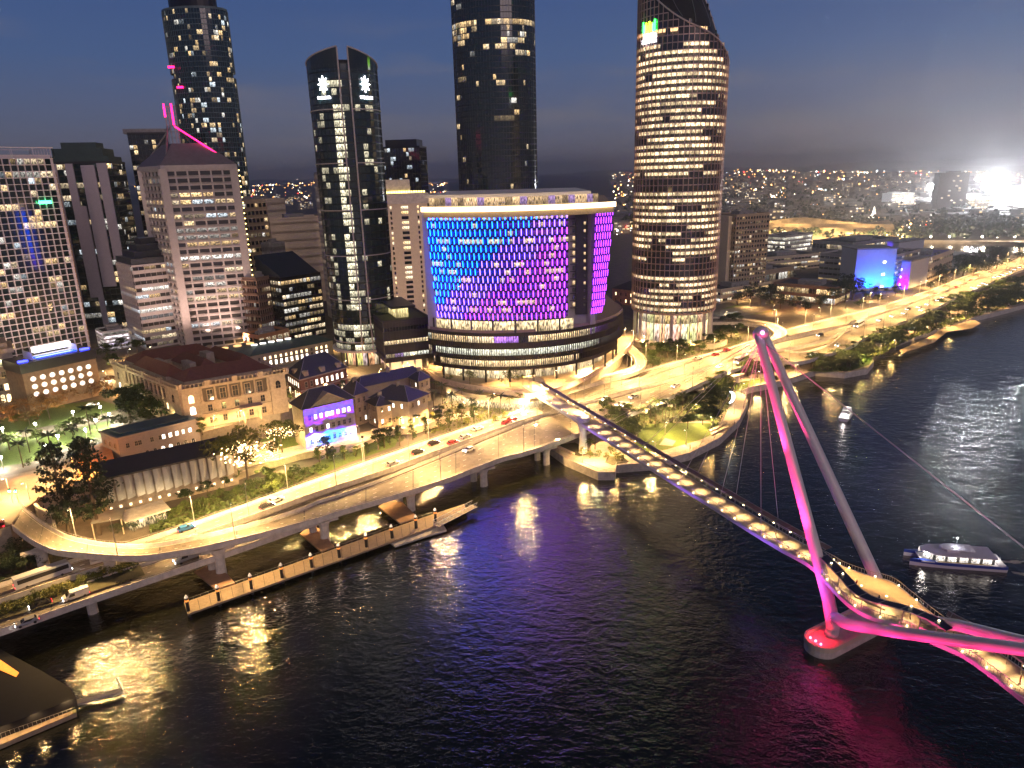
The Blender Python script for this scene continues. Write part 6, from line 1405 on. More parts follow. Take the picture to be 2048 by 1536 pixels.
def trunk(kind,seed):
    r=random.Random(seed); b=MB()
    if kind=='palm': b.path([(0,0,0),(.006,0,.3),(.0,.004,.6),(0,0,.9)],lambda q:.017-.005*q,6)
    elif kind=='pine': b.tube((0,0,0),(0,0,.96),.022,.004,n=6)
    elif kind=='spread':
        b.tube((0,0,0),(.01,0,.5),.022,.016,n=6)
        for k in range(6): a=k*1.05; b.tube((.01,0,.48),(math.cos(a)*.34,math.sin(a)*.34,.78),.011,.003,n=5)
    elif kind=='shrub': 
        for k in range(3): a=k*2.1; b.tube((0,0,0),(math.cos(a)*.2,math.sin(a)*.2,.5),.03,.01,n=4)
    else:
        b.tube((0,0,0),(0,0,.55),.026,.016,n=6)
        for k in range(5): a=k*1.3+r.uniform(0,1); b.tube((0,0,.35+.04*k),(math.cos(a)*.17,math.sin(a)*.17,.6+.05*k),.010,.003,n=4)
    return b
PRO={}
def treeproto(kind,var,lm,name,cat='tree',n=900):
    key=(kind,var,lm.name)
    if key not in PRO:
        o=thing(name,'',cat); k1=trunk(kind,var).build('trunk' if kind!='shrub' else 'stem',BARK,o); k2=crown(kind,var*7+3,n).build('crown' if kind!='shrub' else 'foliage',lm,o); PRO[key]=proto(o,[k1,k2])
    return PRO[key]
def trees(pts,z,kind,h,grp,text,lm=LEAF,name=None,cat='tree',n=900,wide=1.0):
    nm=name or {'round':'broadleaf_tree','spread':'spreading_tree','column':'slender_tree','shrub':'garden_shrub','pine':'hoop_pine','palm':'palm_tree'}[kind]
    out=[]
    for i,q in enumerate(pts):
        p=treeproto(kind,i%3+1,lm,nm,cat,n); hh=(q[2] if len(q)>2 else h)*R.uniform(.85,1.15); zz=q[3] if len(q)>3 else z
        o=place(p,G(q[0],q[1],zz)-Vector((0,0,.05)),R.uniform(0,6.28),(hh*wide*R.uniform(.9,1.15),hh*wide*R.uniform(.9,1.15),hh)); o['group']=grp; out.append(o)
    label_row(out,text); return out
def scatter(poly,n,seed,dmin=0):
    r=random.Random(seed); xs=[p[0] for p in poly]; ys=[p[1] for p in poly]; out=[]
    def ins(x,y):
        c=False; j=len(poly)-1
        for i in range(len(poly)):
            xi,yi=poly[i]; xj,yj=poly[j]
            if (yi>y)!=(yj>y) and x<(xj-xi)*(y-yi)/(yj-yi)+xi: c=not c
            j=i
        return c
    while len(out)<n:
        x,y=r.uniform(min(xs),max(xs)),r.uniform(min(ys),max(ys))
        if ins(x,y): out.append((x,y))
    return out
trees([(142,1082),(200,1070)],7,'pine',27,'tall dark hoop pines','tall dark open branched hoop pine beside the ramp, # from the left',LEAFD,n=3600,wide=.8)
trees([(47,935),(108,925),(152,900),(182,868),(222,880),(60,905),(0,905)],14,'palm',10,'palms in the park','tall palm on the bright park lawn, # from the left',LEAFD)
trees([(262,845),(300,850),(285,835)],14,'round',13,'dense trees before the palace','dense dark green tree before the sandstone palace, # from the left',LEAF,n=2600,wide=1.35)
trees([(168,912),(95,945)],14,'spread',6.5,'spreading park trees','low spreading tree at the park edge, # from the left',LEAF,wide=1.3)
trees([(-10,850),(20,842),(52,830),(85,820),(115,812),(150,802),(5,825),(185,795),(215,788),(-30,870),(60,850),(100,838)],14,'round',7.5,'street trees at the hotel','bushy street tree below the round window hotel, # from the left',leafmat('autumn_leaves',(.10,.05,.012),(.30,.13,.02)),wide=1.3)
trees([(75,885),(130,870),(20,900),(155,862),(190,850)],14,'round',6,'small park trees','small green tree between the park paths, # from the left',LEAF,wide=1.3)
trees([(60,750),(230,735),(245,700),(275,705),(215,715)],14,'round',8,'lane trees','dim tree in the lane behind the palace, # from the left',LEAF,wide=1.2)
st_=trees([(498,977,18),(565,905,11)],7,'spread',15,'spreading trees by the steps','spreading tree with fairy lights by the glowing steps, # from the left',LEAFY,n=1500,wide=1.0)
FL=mat('fairy_light_glow',(.9,.7,.4),.5,var=0,emit=(1,.60,.25),es=12,sample=False)
for o in st_:
    b=MB(); r=random.Random(3)
    for k in range(150): a=r.uniform(0,6.28); d=r.uniform(.05,.48); b.box((math.cos(a)*d,math.sin(a)*d,r.uniform(.56,.74)),(.0065,.0065,.006),.3)
    f_=b.build('fairy_lights',FL,o); f_['kind']='stuff'
    p=o.location; light('POINT',(p.x+3,p.y+3,p.z+5),1500,(1,.66,.26),.5,parent=None,name='garden_light')
# shrubs above the freeway
trees([(305+i*9.2+R.uniform(-3,3),1046-i*3.0+R.uniform(-7,5)) for i in range(34)],7,'shrub',3.4,'shrub row above the freeway','leafy shrub in the bed above the freeway, # from the left',LEAF,cat='shrub',n=420)
trees([(372,1008,5.5),(415,985,4),(450,975,4.5),(470,965,5),(545,975,6),(552,990,5),(535,965,5.5)],7,'round',5,'small trees above the freeway','small bushy tree in the bed above the freeway, # from the left',LEAF)
trees([(640,925,6),(655,918,8),(668,925,5),(690,921,5),(712,914,4.5),(735,908,5),(757,900,7),(769,896,7),(780,890,6)],7,'column',7,'upright trees by the wall','upright leafy tree near the warehouse wall, # from the left',LEAF,wide=1.5)
trees([(800,892,7.5),(826,880,6),(852,868,7),(877,860,7),(900,850,6),(924,842,6.5),(820,860,5),(948,838,6)],7,'column',6.5,'slender trees on the path','slender tree along the path beside the freeway, # from the left',LEAF,wide=1.35)
trees([(868,822),(885,808),(905,828),(870,800),(925,815),(945,832),(960,815),(985,825),(1002,832),(1020,828),(1042,822),(880,850),(915,850),(855,790),(900,790)],7,'palm',8.5,'palms under the plaza','lush palm in the garden below the curved plaza, # from the left',LEAFY)
trees([(780,850),(798,856),(770,868),(812,850),(835,856)],7,'palm',5,'palms before the barracks','short palm before the barracks windows, # from the left',LEAF)
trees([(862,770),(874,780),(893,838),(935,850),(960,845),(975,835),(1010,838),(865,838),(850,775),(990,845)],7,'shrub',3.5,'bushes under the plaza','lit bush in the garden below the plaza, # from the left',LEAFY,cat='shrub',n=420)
trees([(940,768,6.5),(1020,774,8.5)],14.6,'round',7,'plaza trees','round tree on the curved casino plaza, # from the left',LEAFY,wide=1.1)
trees([(1065,755),(1085,752),(1100,748),(1045,758)],14.6,'shrub',2.6,'plaza shrubs','lit shrub at the casino entrance, # from the left',LEAFY,cat='shrub',n=420)
trees([(560,815),(575,805),(610,795),(430,850),(405,870),(625,790),(690,790),(600,800)],14,'column',6,'street trees by the palace','slender street tree along the upper street, # from the left',LEAF,wide=1.4)
# around the elliptical tower
trees([(1290,702),(1300,722),(1305,740),(1318,712),(1335,716,9),(1350,712,9),(1362,700,8),(1378,712),(1398,704),(1420,696),(1440,690),(1462,676),(1480,665,7),(1448,655,9),(1440,670,7),(1280,655,5),(1296,660,5),(1470,655,8)],7,'round',7,'trees round the elliptical tower','green tree around the elliptical tower foot, # from the left',LEAF,wide=1.25)
# domain
trees([(1475,610,12),(1500,605,14),(1520,612,15),(1540,608,16),(1560,618,12),(1590,622,10),(1610,628,9),(1640,622,10),(1665,612,13),(1690,605,16),(1705,600,17),(1730,600,8),(1752,592,7),(1772,588,6),(1790,592,7),(1720,618,8),(1755,606,7),(1610,595,8),(1500,590,9),(1580,560,8),(1600,545,8),(1545,520,9),(1560,512,9),(1650,520,7),(1860,582,7),(1880,572,8),(1480,575,9),(1905,560,9),(1925,552,10)],7,'round',12,'domain trees','large dark tree in the domain behind the freeway, # from the left',LEAFD,n=1300,wide=1.25)
trees(scatter([(1870,545),(2060,500),(2060,520),(1960,555),(1880,570)],22,3),7,'round',13,'trees on the far point','dark tree on the far point beyond the freeway, # from the left',LEAFD,wide=1.4)
# riverside park
trees([(1222,842,8),(1238,858,9),(1250,872,9),(1262,880,7),(1212,832,7),(1245,845,9),(1375,858,6),(1395,828,8),(1412,822,9),(1430,815,9),(1445,800,8),(1455,785,7),(1425,845,8),(1405,850,7),(1388,815,7),(1350,812,6),(1365,800,6),(1440,770,6),(1420,780,6)],3,'round',8,'trees in the riverside park','bushy tree in the riverside park, # from the left',LEAF,wide=1.25)
trees([(1288,850),(1300,846),(1312,842),(1325,839),(1338,836),(1350,833),(1330,850),(1365,826),(1310,855),(1345,846)],3,'palm',8.5,'palms in the riverside park','palm in the row behind the oval lawn, # from the left',LEAF)
trees([(1170,900,9),(1190,898,8),(1180,912,6)],3,'palm',8,'palms under the footbridge','palm beside the footbridge pier, # from the left',LEAFY)
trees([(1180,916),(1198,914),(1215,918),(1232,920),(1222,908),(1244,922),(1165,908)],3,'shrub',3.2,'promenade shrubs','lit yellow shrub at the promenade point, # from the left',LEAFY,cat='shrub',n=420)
trees([(1545,768,4),(1560,740,6),(1575,735,5),(1495,752,8),(1505,748,8),(1515,756,6),(1478,756,6),(1530,745,6),(1600,735,5),(1625,728,7)],3,'round',6,'trees on the promenade bend','tree on the lawn at the promenade bend, # from the left',LEAF,wide=1.2)
trees(scatter([(1620,735),(1660,720),(1740,700),(1745,715),(1700,738),(1640,745)],26,5),3,'round',6.5,'bank trees at the green nose','bushy tree on the green nose of the bank, # from the left',LEAF,wide=1.35)
trees(scatter([(1740,706),(1770,685),(1850,655),(1880,625),(1900,615),(1960,590),(2060,560),(2060,602),(2000,620),(1950,632),(1880,655),(1800,688),(1755,712)],60,6),3,'round',8.5,'bank trees below the freeway','dense tree on the dark bank below the freeway, # from the left',LEAF,wide=1.5)
# lower left
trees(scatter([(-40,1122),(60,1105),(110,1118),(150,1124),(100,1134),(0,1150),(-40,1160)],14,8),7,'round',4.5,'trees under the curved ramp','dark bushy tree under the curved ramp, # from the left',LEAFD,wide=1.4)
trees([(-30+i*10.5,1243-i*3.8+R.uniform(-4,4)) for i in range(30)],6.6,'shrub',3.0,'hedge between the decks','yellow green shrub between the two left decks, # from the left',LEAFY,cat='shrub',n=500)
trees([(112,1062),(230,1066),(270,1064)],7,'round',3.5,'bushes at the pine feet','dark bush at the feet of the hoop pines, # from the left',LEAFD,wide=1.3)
# low ground cover as one mass each
def cover(name,poly,z,n,seed,lm,s=.5):
    b=MB(); r=random.Random(seed)
    for x,y in scatter(poly,n,seed):
        c=G(x,y,z)+Vector((0,0,r.uniform(.1,.7))); a=Vector((r.gauss(0,.6),r.gauss(0,.6),1)).normalized(); u=a.orthogonal().normalized()*s*r.uniform(.6,1.3); v=a.cross(u)*.7; b.face([c-u,c-v,c+u,c+v])
    o=b.build(name,lm); tag(o,None,None,kind='stuff')
cover('ground_cover',[(300,1048),(480,985),(640,930),(660,935),(560,985),(300,1070)],7,1600,1,LEAF)
cover('ground_cover',[(1230,850),(1290,822),(1430,800),(1460,780),(1470,800),(1440,840),(1300,850),(1265,880)],3,1600,2,LEAF)
cover('ground_cover',[(1620,740),(1740,700),(1850,660),(2048,570),(2048,604),(1950,634),(1830,675),(1748,716),(1700,742)],3,3400,3,LEAF,.9)
cover('ground_cover',[(0,1150),(200,1128),(280,1140),(120,1190),(0,1235)],6.6,1500,4,LEAF,.5)
cover('ground_cover',[(860,830),(900,790),(1040,815),(1060,830),(950,860),(860,870)],7,1300,5,LEAFY)
cover('ground_cover',[(1300,690),(1440,660),(1490,650),(1480,690),(1300,735)],7,1200,6,LEAF)
# ============================================================ VEHICLES
def car_proto(kind,col,name):
    t=thing(name,'','car'); L_,W_,Hh={'car':(4.5,1.85,1.45),'van':(5.4,2.0,2.1),'bus':(12,2.5,3.1),'truck':(7,2.3,2.8)}[kind]; ks=[]
    pr={'car':[(-.5,.28),(-.5,.62),(-.42,.66),(-.33,1),(.08,1),(.24,.68),(.46,.58),(.5,.45),(.5,.22)],'van':[(-.5,.2),(-.5,1),(.22,1),(.36,.6),(.5,.5),(.5,.2)],'bus':[(-.5,.12),(-.5,1),(.46,1),(.5,.6),(.5,.12)],'truck':[(-.5,.3),(-.5,1),(.2,1),(.2,.75),(.38,.72),(.48,.45),(.5,.2)]}[kind]
    pm=mat('car_paint_'+name,col,.25,.3,var=0); b=MB(); n=len(pr)
    ins=[.0 if z<.67 else .12 for _,z in pr]
    A=[(x*L_,-W_/2+i_,z*Hh) for (x,z),i_ in zip(pr,ins)]; B2=[(x,-y,z) for x,y,z in A]
    b.face(A); b.face(B2[::-1])
    for i in range(n): j=(i+1)%n; b.face([A[j],A[i],B2[i],B2[j]])
    ks.append(b.build('body',pm,t))
    b=MB()
    if kind=='car':
        for s_ in (-1,1): b.face([(-.36*L_,s_*(W_/2-.05),.68*Hh),(.2*L_,s_*(W_/2-.05),.68*Hh),(.06*L_,s_*(W_/2-.11),.96*Hh),(-.31*L_,s_*(W_/2-.11),.96*Hh)])
        b.face([(.25*L_,-W_/2+.16,.69*Hh),(.25*L_,W_/2-.16,.69*Hh),(.095*L_,W_/2-.2,1.0*Hh),(.095*L_,-W_/2+.2,1.0*Hh)]); b.face([(-.43*L_,-W_/2+.16,.68*Hh),(-.43*L_,W_/2-.16,.68*Hh),(-.345*L_,W_/2-.2,1.0*Hh),(-.345*L_,-W_/2+.2,1.0*Hh)])
    else:
        b.face([(.505*L_ if kind=='bus' else .37*L_,-W_/2+.15,.6*Hh),(.505*L_ if kind=='bus' else .37*L_,W_/2-.15,.6*Hh),(.475*L_ if kind=='bus' else .24*L_,W_/2-.15,.97*Hh),(.475*L_ if kind=='bus' else .24*L_,-W_/2+.15,.97*Hh)])
        for s_ in (-1,1): b.face([((-.45 if kind=='bus' else .05)*L_,s_*(W_/2+.01),.5*Hh),((.45 if kind=='bus' else .3)*L_,s_*(W_/2+.01),.5*Hh),((.45 if kind=='bus' else .22)*L_,s_*(W_/2+.01),.85*Hh),((-.45 if kind=='bus' else .05)*L_,s_*(W_/2+.01),.85*Hh)])
    ks.append(b.build('window',OFFG,t))
    wb=MB(); wb.tube((0,-.11,0),(0,.11,0),.33,n=10); first=None
    for x in (-.31,.31):
        for s_ in (-1,1):
            if not first: first=wb.build('wheel',mat('tyre',(.02,.02,.02),.8,var=0),t); o=first
            else: o=first.copy(); SC.collection.objects.link(o); o.parent=t
            o.location=(x*L_,s_*(W_/2-.1),.33); ks.append(o)
    for nm,x,mt_ in (('headlight',.505,HEADL),('tail_light',-.505,TAILL)):
        for s_ in (-1,1): b=MB(); b.box((x*L_,s_*(W_/2-.3),.47*Hh if kind=='car' else .3*Hh),(.04,.2,.09)); ks.append(b.build(nm,mt_,t))
    return proto(t,ks)
CARS={'white':car_proto('car',(.7,.7,.7),'white_car'),'black':car_proto('car',(.02,.02,.025),'black_car'),'red':car_proto('car',(.35,.02,.02),'red_car'),'blue':car_proto('car',(.03,.12,.3),'blue_car'),'silver':car_proto('car',(.35,.35,.36),'silver_car'),'white_van':car_proto('van',(.7,.7,.68),'white_van'),'bus':car_proto('bus',(.6,.6,.62),'white_bus'),'truck':car_proto('truck',(.4,.4,.4),'grey_truck')}
def deck_z(x,y):
    best=None
    for key,st in SEGS.items():
        for i in range(len(st)-1):
            pf,pn=P(st[i][0]),P(st[i][1]); qf=P(st[i+1][0])
            if min(pf[0],qf[0])-2<=x<=max(pf[0],qf[0])+2 and pf[1]-4<=y<=pn[1]+2:
                z=st[i][0].z; d=(st[i+1][0]-st[i][0]).normalized()
                if best is None or z>best[0]: best=(z,math.atan2(d.y,d.x))
    return best or (7.6,.6)
GV={}
LGT=light('SPOT',(0,-300,0),300,(1,.95,.9),.1,math.radians(60),.8,name='headlight_beam') if 0 else None
for kind,x,y,dr,lab in [('silver',55,1248,-1,'white estate car on the low riverside deck nearest the left edge'),('black',82,1213,-1,'black car with pink tail glow on the low deck ahead of the white van'),('white_van',153,1195,-1,'white van on the low riverside deck between the dark car and motorbike'),('truck',378,1120,-1,'silver truck emerging on the low deck beneath the curved ramp'),('bus',88,1160,1,'white coach on the inner deck behind the leafy hedge'),('blue',372,1060,1,'blue hatchback on the inner deck right of the lit pavilion'),('black',534,1016,1,'black car on the inner deck below the white screens'),('white',552,1003,1,'white car just ahead of the black one by the bright yellow garden'),
    ('silver',785,930,1,'pale blurred car on the inner deck below the barracks'),('black',835,907,1,'black car with white roof on the inner deck near the slender trees'),('black',867,889,1,'dark wagon with red tail lights ahead on the inner deck'),('red',906,888,1,'maroon car beside the median on the inner deck'),('silver',930,876,1,'grey car on the inner deck approaching the palms'),('white',955,860,1,'white car on the inner deck below the plaza palms'),('red',1014,847,1,'red car leading its pair before the footbridge'),('red',1024,841,1,'red car just behind its twin next to the footbridge'),
    ('white',938,902,-1,'white car with bright lights alone on the outer deck left'),('white',1211,800,-1,'white car on the outer deck just past the footbridge'),('white',1241,811,-1,'white car leading the close pair on the outer deck'),('white',1252,812,-1,'white car trailing in the close pair on the outer deck'),('silver',1268,796,-1,'cream car on the outer deck above the white pair'),('silver',1352,774,-1,'silver car with headlights beside a river edge lamp'),('white',1440,735,-1,'white car on the outer deck left of the pylon tip'),('bus',1483,724,-1,'white bus with blazing lights beside the pylon tip'),
    ('red',1431,711,1,'red car on the inner lanes left of the pylon tip'),('red',1454,702,1,'second red car climbing towards the pylon tip'),('silver',1396,719,1,'yellowish taxi on the inner lanes below the elliptical tower'),('red',1279,727,-1,'red car on the tight loop ramp by the casino'),('white',1553,664,-1,'white car on the loop ramp right of the pylon tip'),('white',1628,711,-1,'white car on the low outer deck above the lawn'),('white',1675,692,-1,'white car below the gap of greenery on the outer deck'),('bus',1718,652,-1,'white van like bus at the gantry on the outer deck')]+[
    (R.choice(['white','white','silver','black']),x,y,-1,None) for x,y in ((1759,642),(1785,634),(1808,628),(1816,620),(1838,616),(1843,622),(1855,610),(1876,602),(1885,596),(1903,594),(1908,592),(1945,576),(1952,578),(1968,568),(1975,570),(1990,556),(1998,554),(2006,550),(2014,548),(2022,545),(2030,540),(2040,536),(2010,552),(1960,572))]+[('red',1871,590,1,None),('red',1912,576,1,None),('red',1942,562,1,None),('silver',1930,568,1,None),('silver',1980,545,1,None),('black',1640,672,-1,None)]:
    z,yaw=deck_z(x,y); pr_=CARS[kind]; o=place(pr_,G(x,y,z+.03),yaw+(0 if dr>0 else math.pi)); o['category']={'white_van':'van','bus':'bus','truck':'truck'}.get(kind,'car')
    if lab: o['label']=lab
    else: GV.setdefault(pr_.name.split('_')[0],[]).append(o); o['group']='distant cars on the freeway at right'
for c_,l_ in GV.items(): label_row(l_,f'{c_} car in the far right freeway traffic, # from the left')
o=place(CARS['silver'],G(644,800,14.1),.5); o['label']='parked white car on the upper street before the brick hall'
o=place(CARS['white'],G(640,797,14.1),.45); o['label']='second parked car behind it before the brick hall'
o=place(CARS['white'],G(185,812,14.1),.35); o['label']='white car parked on the street below the round window hotel'
for k,x,y in (('red',2,1052),):
    o=place(CARS[k],G(x,y,14.1),2.2); o['label']='red car waiting at the left street corner'
t=thing('motorbike','motorbike with rider on the low riverside deck ahead of the white van','motorbike',G(240,1168,6.45),.65+math.pi); b=MB()
b.box((0,0,.7),(.75,.16,.22)); b.build('body',DARK,t); b=MB(); b.tube((.65,-.07,.32),(.65,.07,.32),.32,n=10); b.build('wheel',MATS['tyre'],t); b=MB(); b.tube((-.65,-.07,.32),(-.65,.07,.32),.32,n=10); b.build('wheel',MATS['tyre'],t)
# traffic lights and gantry signs
TG=mat('green_traffic_glow',(.1,.8,.6),.5,var=0,emit=(.0,1,.55),es=14,sample=False)
for i,(x,y,l_) in enumerate(((4,1003,'traffic light showing green nearest the left edge'),(26,1006,'green traffic light, left one of the pair at the ramp top'),(38,1006,'green traffic light, right one of the pair at the ramp top'))):
    g=G(x,y,14); t=thing('traffic_light',l_,'traffic light',g); b=MB(); b.tube((0,0,0),(0,0,4.2),.08,n=5); b.build('pole',STEEL,t); b=MB(); b.box((0,-.1,4.0),(.2,.15,.55)); b.build('signal_head',DARK,t); b=MB(); b.ball((0,-.3,3.75),.3,n=8,k=5); b.build('green_lamp',TG,t)
for x,y,z,l_ in ((1232,772,8,'bright overhead sign board on the loop ramp merge'),(1127,790,7.6,'white lit sign board at the ramp end by the footbridge'),(1705,660,9,'blue road sign gantry over the outer deck')):
    g=G(x,y,z); t=thing('road_sign',l_,'road sign',g,.6); b=MB(); b.tube((-3.2,0,0),(-3.2,0,5.4),.14,n=5); b.tube((3.2,0,0),(3.2,0,5.4),.14,n=5); b.build('post',STEEL,t); b=MB(); b.box((0,0,4.6),(3.2,.1,.9)); b.build('sign_panel',mat('pale_sign_panel',(.6,.58,.5),.5,var=0),t)
g=G(1455,815,3); t=thing('crescent_sculpture','glowing white crescent moon sculpture in the riverside park','sculpture',g,.3)
b=MB(); pts=[(math.cos(a_)*2.6,0,4.4+math.sin(a_)*2.6) for a_ in [math.radians(-75+150*k/14) for k in range(15)]]; b.path(pts,lambda q:.12+.5*math.sin(q*math.pi),6); b.build('crescent',mat('moon_glow',(.9,.9,.9),.5,var=0,emit=(.85,.95,1),es=5,sample=False),t); b=MB(); b.tube((2.2,0,0),(2.3,0,3.3),.12,n=5); b.build('stand',STEEL,t)
t=thing('concrete_pylon_base','white tapering footbridge support standing in the promenade garden','bridge pier',G(1166,905,3)); b=MB(); b.tube((0,0,0),(0,0,8),1.6,1.2,n=10); b.tube((0,0,8),(0,0,13.2),1.2,2.6,n=10); b.build('column',WHITE,t)
# park benches / terrace seats along promenade, umbrellas on plaza
for k,px in enumerate(([(1418,862),(1450,846),(1453,849),(1421,866)],[(1420,868),(1455,852),(1458,855),(1423,872)],[(1098,884),(1150,908),(1148,911),(1096,887)])):
    b=MB(); b.prism(ccw([G(x,y,3) for x,y in px]),3,3.5); o=b.build('long_bench',CREAM); tag(o,['inner curved seat wall beside the oval lawn','outer curved seat wall beside the oval lawn','long seat wall along the promenade near the freeway'][k],'bench')
b=MB(); pts=[G(x,y,3) for x,y in ((1098,892),(1130,915),(1196,943),(1229,943),(1233,930),(1300,924),(1380,904),(1440,874),(1479,838),(1495,805),(1489,790),(1478,783),(1500,774),(1560,762),(1600,750),(1630,740))]
pts=[Vector(p) for p in pts]; 
for a,c in zip(pts,pts[1:]):
    n_=max(1,int((c-a).length/2))
    for k in range(n_): p,q=lerp(a,c,k/n_),lerp(a,c,(k+1)/n_); b.tube(p,p+Vector((0,0,1.1)),.04,n=3); b.tube(p+Vector((0,0,1.1)),q+Vector((0,0,1.1)),.05,n=3)
o=b.build('promenade_railing',STEEL); tag(o,'thin steel railing along the curving promenade edge','railing')
# ============================================================ PEOPLE
def person_mesh(seed):
    me=bpy.data.meshes.new('person'); s_=1 if seed%2 else -1
    V=[(0,0,.95),(0,0,1.2),(0,0,1.42),(0,0,1.52),(0,.02,1.66),(0,.01,1.74),(.19,0,1.38),(.24,.04*s_,1.12),(.22,.14*s_,.9),(-.19,0,1.38),(-.24,-.04*s_,1.12),(-.22,-.10*s_,.9),(.1,0,.88),(.11,.14*s_,.5),(.11,.04*s_,.08),(.11,.16*s_,.03),(-.1,0,.88),(-.11,-.1*s_,.5),(-.11,-.26*s_,.1),(-.11,-.14*s_,.03)]
    E_=[(0,1),(1,2),(2,3),(3,4),(4,5),(2,6),(6,7),(7,8),(2,9),(9,10),(10,11),(0,12),(12,13),(13,14),(14,15),(0,16),(16,17),(17,18),(18,19)]
    Rr=[.14,.13,.15,.06,.10,.07,.06,.045,.035,.06,.045,.035,.09,.065,.045,.04,.09,.065,.045,.04]
    me.from_pydata(V,E_,[]); o=bpy.data.objects.new('person',me); SC.collection.objects.link(o); m_=o.modifiers.new('s','SKIN'); me.skin_vertices[0].data[0].use_root=True
    for i,r_ in enumerate(Rr): me.skin_vertices[0].data[i].radius=(r_,r_*.8)
    o.modifiers.new('u','SUBSURF').levels=1
    dg=bpy.context.evaluated_depsgraph_get(); m2=bpy.data.meshes.new_from_object(o.evaluated_get(dg)); bpy.data.objects.remove(o); m2.name='person'; return m2
PMS=[person_mesh(1),person_mesh(2)]
CL=[mat('dark_clothes',(.03,.03,.04),.8,var=0),mat('grey_clothes',(.15,.15,.17),.8,var=0),mat('red_clothes',(.3,.05,.04),.8,var=0)]
HAIR=mat('dark_hair',(.02,.015,.01),.7,var=0)
pl_=[]
def person(loc,rz,lab,k):
    me=PMS[k%2] if k<2 else PMS[k%2].copy(); me.materials.clear(); me.materials.append(CL[k%3]); o=bpy.data.objects.new('person',me); SC.collection.objects.link(o); o.location=loc; o.rotation_euler=(0,0,rz); tag(o,lab,'person'); 
    b=MB(); b.ball((0,-.01,1.77),.105,n=8,k=5); h_=b.build('hair',HAIR,o); return o
k=0
for (i,w_,l_) in ((58,.45,'person in dark clothes walking on the bridge nearest the freeway'),(84,.4,'person walking on the bridge over open water between freeway and pylon'),(86,.5,'companion walking beside them on the bridge over open water'),(97,.35,'person near the pylon leg on the bridge walkway'),(107,.3,'person on the bridge under the start of the blue canopy'),(116,.25,'person by the benches on the widened bridge deck'),(118,.35,'second person by the benches on the widened bridge deck'),(124,.4,'person walking beneath the end of the blue canopy'),(138,.4,'person on the bridge beyond the crossing pink arm')):
    q=lerp(nE[i],fE[i],w_); person((q.x,q.y,ZD+.01),math.atan2(axd.y,axd.x)+1.57+(k%2)*math.pi,l_,k); k+=1
for x,y,l_ in ((1487,818,'person in dark clothes standing at the promenade curve'),(1469,850,'person walking on the promenade below the crescent sculpture'),(1380,898,'person at the promenade rail beside the oval lawn'),(1145,880,'person on the promenade by the freeway pier'),(1462,812,'person near the crescent sculpture path')):
    person(G(x,y,3.02),R.uniform(0,6),l_,k); k+=1
# ============================================================ DOMAIN BUILDINGS
def dom(name,label,l,r,depth,ytop,nfl,pane,seed,dens,frame,s=1.4,**kw):
    z1=HTpx(l[0],ytop,*l,7); o=bldg(name,label,rect(l,r,7,depth),7,max(z1,11),nfl,pane,litf(seed,dens,s,run=2,pal=kw.pop('pal',WP)),frame,GLASS,plant=kw.pop('plant',True),**kw); return o,max(z1,11)
dom('campus_building','glassy white lit campus building with bright stair towers',(1568,508),(1622,500),26,474,4,3,101,.85,MAUVE,2.2,pal=[(1,.95,.8),(1,.9,.7)],slab=.4,name='campus_building') if 0 else dom('campus_building','glassy white lit campus building with bright stair towers',(1568,508),(1622,500),26,474,4,3,101,.85,MAUVE,2.2,pal=[(1,.95,.8),(1,.9,.7)],slab=.4)
dom('campus_building','pale low campus block with car park decks beside the trees',(1532,545),(1640,535),34,517,3,4,102,.6,CREAM,1.2,slab=.6)
dom('campus_building','long low building with broad dark hipped roof by the campus',(1500,575),(1585,560),26,548,1,4,103,.3,TAN,1,slab=.5)
dom('parliament_house','wide brown building with lit windows and grey metal roof among trees',(1545,600),(1668,612),30,568,2,2.6,104,.75,BRNB,2.0,slab=.4,rooft=SLATE)
dom('campus_building','long grey precast campus wing left of the blue lit walls',(1636,562),(1712,570),28,508,5,4,105,.3,MAUVE,1.3,slab=.6)
dom('campus_building','dark roofed campus building with a bright glazed floor behind',(1700,540),(1792,525),40,488,3,3.5,106,.7,CONCD,2.2,slab=.5)
dom('campus_building','grey gridded campus tower between the blue and purple walls',(1785,580),(1832,566),24,512,7,2.4,107,.4,MAUVE,1.2,slab=.45)
dom('campus_building','pale curved gallery building at the right end of the campus',(1852,566),(1900,545),34,518,3,5,108,.2,CREAM,1.1,slab=.7,rooft=mat('violet_roof',(.2,.15,.4),.6))
WLL=mat('pale_wash_wall',(.5,.5,.55),.7,var=.05)
def washed(name,label,l,r,depth,ytop,col,en,col2=None):
    t=thing(name,label,'building'); z1=HTpx(l[0],ytop,*l,7); pz=rect(l,r,7,depth); b=MB(); b.prism(pz,7,z1); b.build('wall',WLL,t); b=MB(); b.prism(offset(pz,.5),z1,z1+1); b.build('roof_slab',CONCD,t)
    a,c,nr=max(faces_front(pz),key=lambda f_:-((f_[0]+f_[1])/2).length); d=c-a
    for k in range(4):
        p=a+d*((k+.5)/4)+nr*7; light('SPOT',(p.x,p.y,7.6),en,col2 if (col2 and k%2) else col,.3,math.radians(100),.9,tgt=p-nr*7+Vector((0,0,z1*.45)),parent=t,name='wall_washer')
    b=MB()
    for k in range(3):
        p=a+d*.72+nr*.1; dd=d.normalized()*1.1; z_=9+k*(z1-10)/3; b.face([p-dd+Vector((0,0,z_)),p+dd+Vector((0,0,z_)),p+dd+Vector((0,0,z_+1.6)),p-dd+Vector((0,0,z_+1.6))])
    b.build('window',WONW,t)
washed('blue_lit_building','campus drum with bright cyan and blue floodlit walls',(1706,582),(1784,580),26,500,(.02,.04,1),30000,(.0,.20,1))
washed('purple_lit_building','square campus block flooded with deep purple light',(1815,578),(1852,566),24,524,(.12,.0,1),40000)
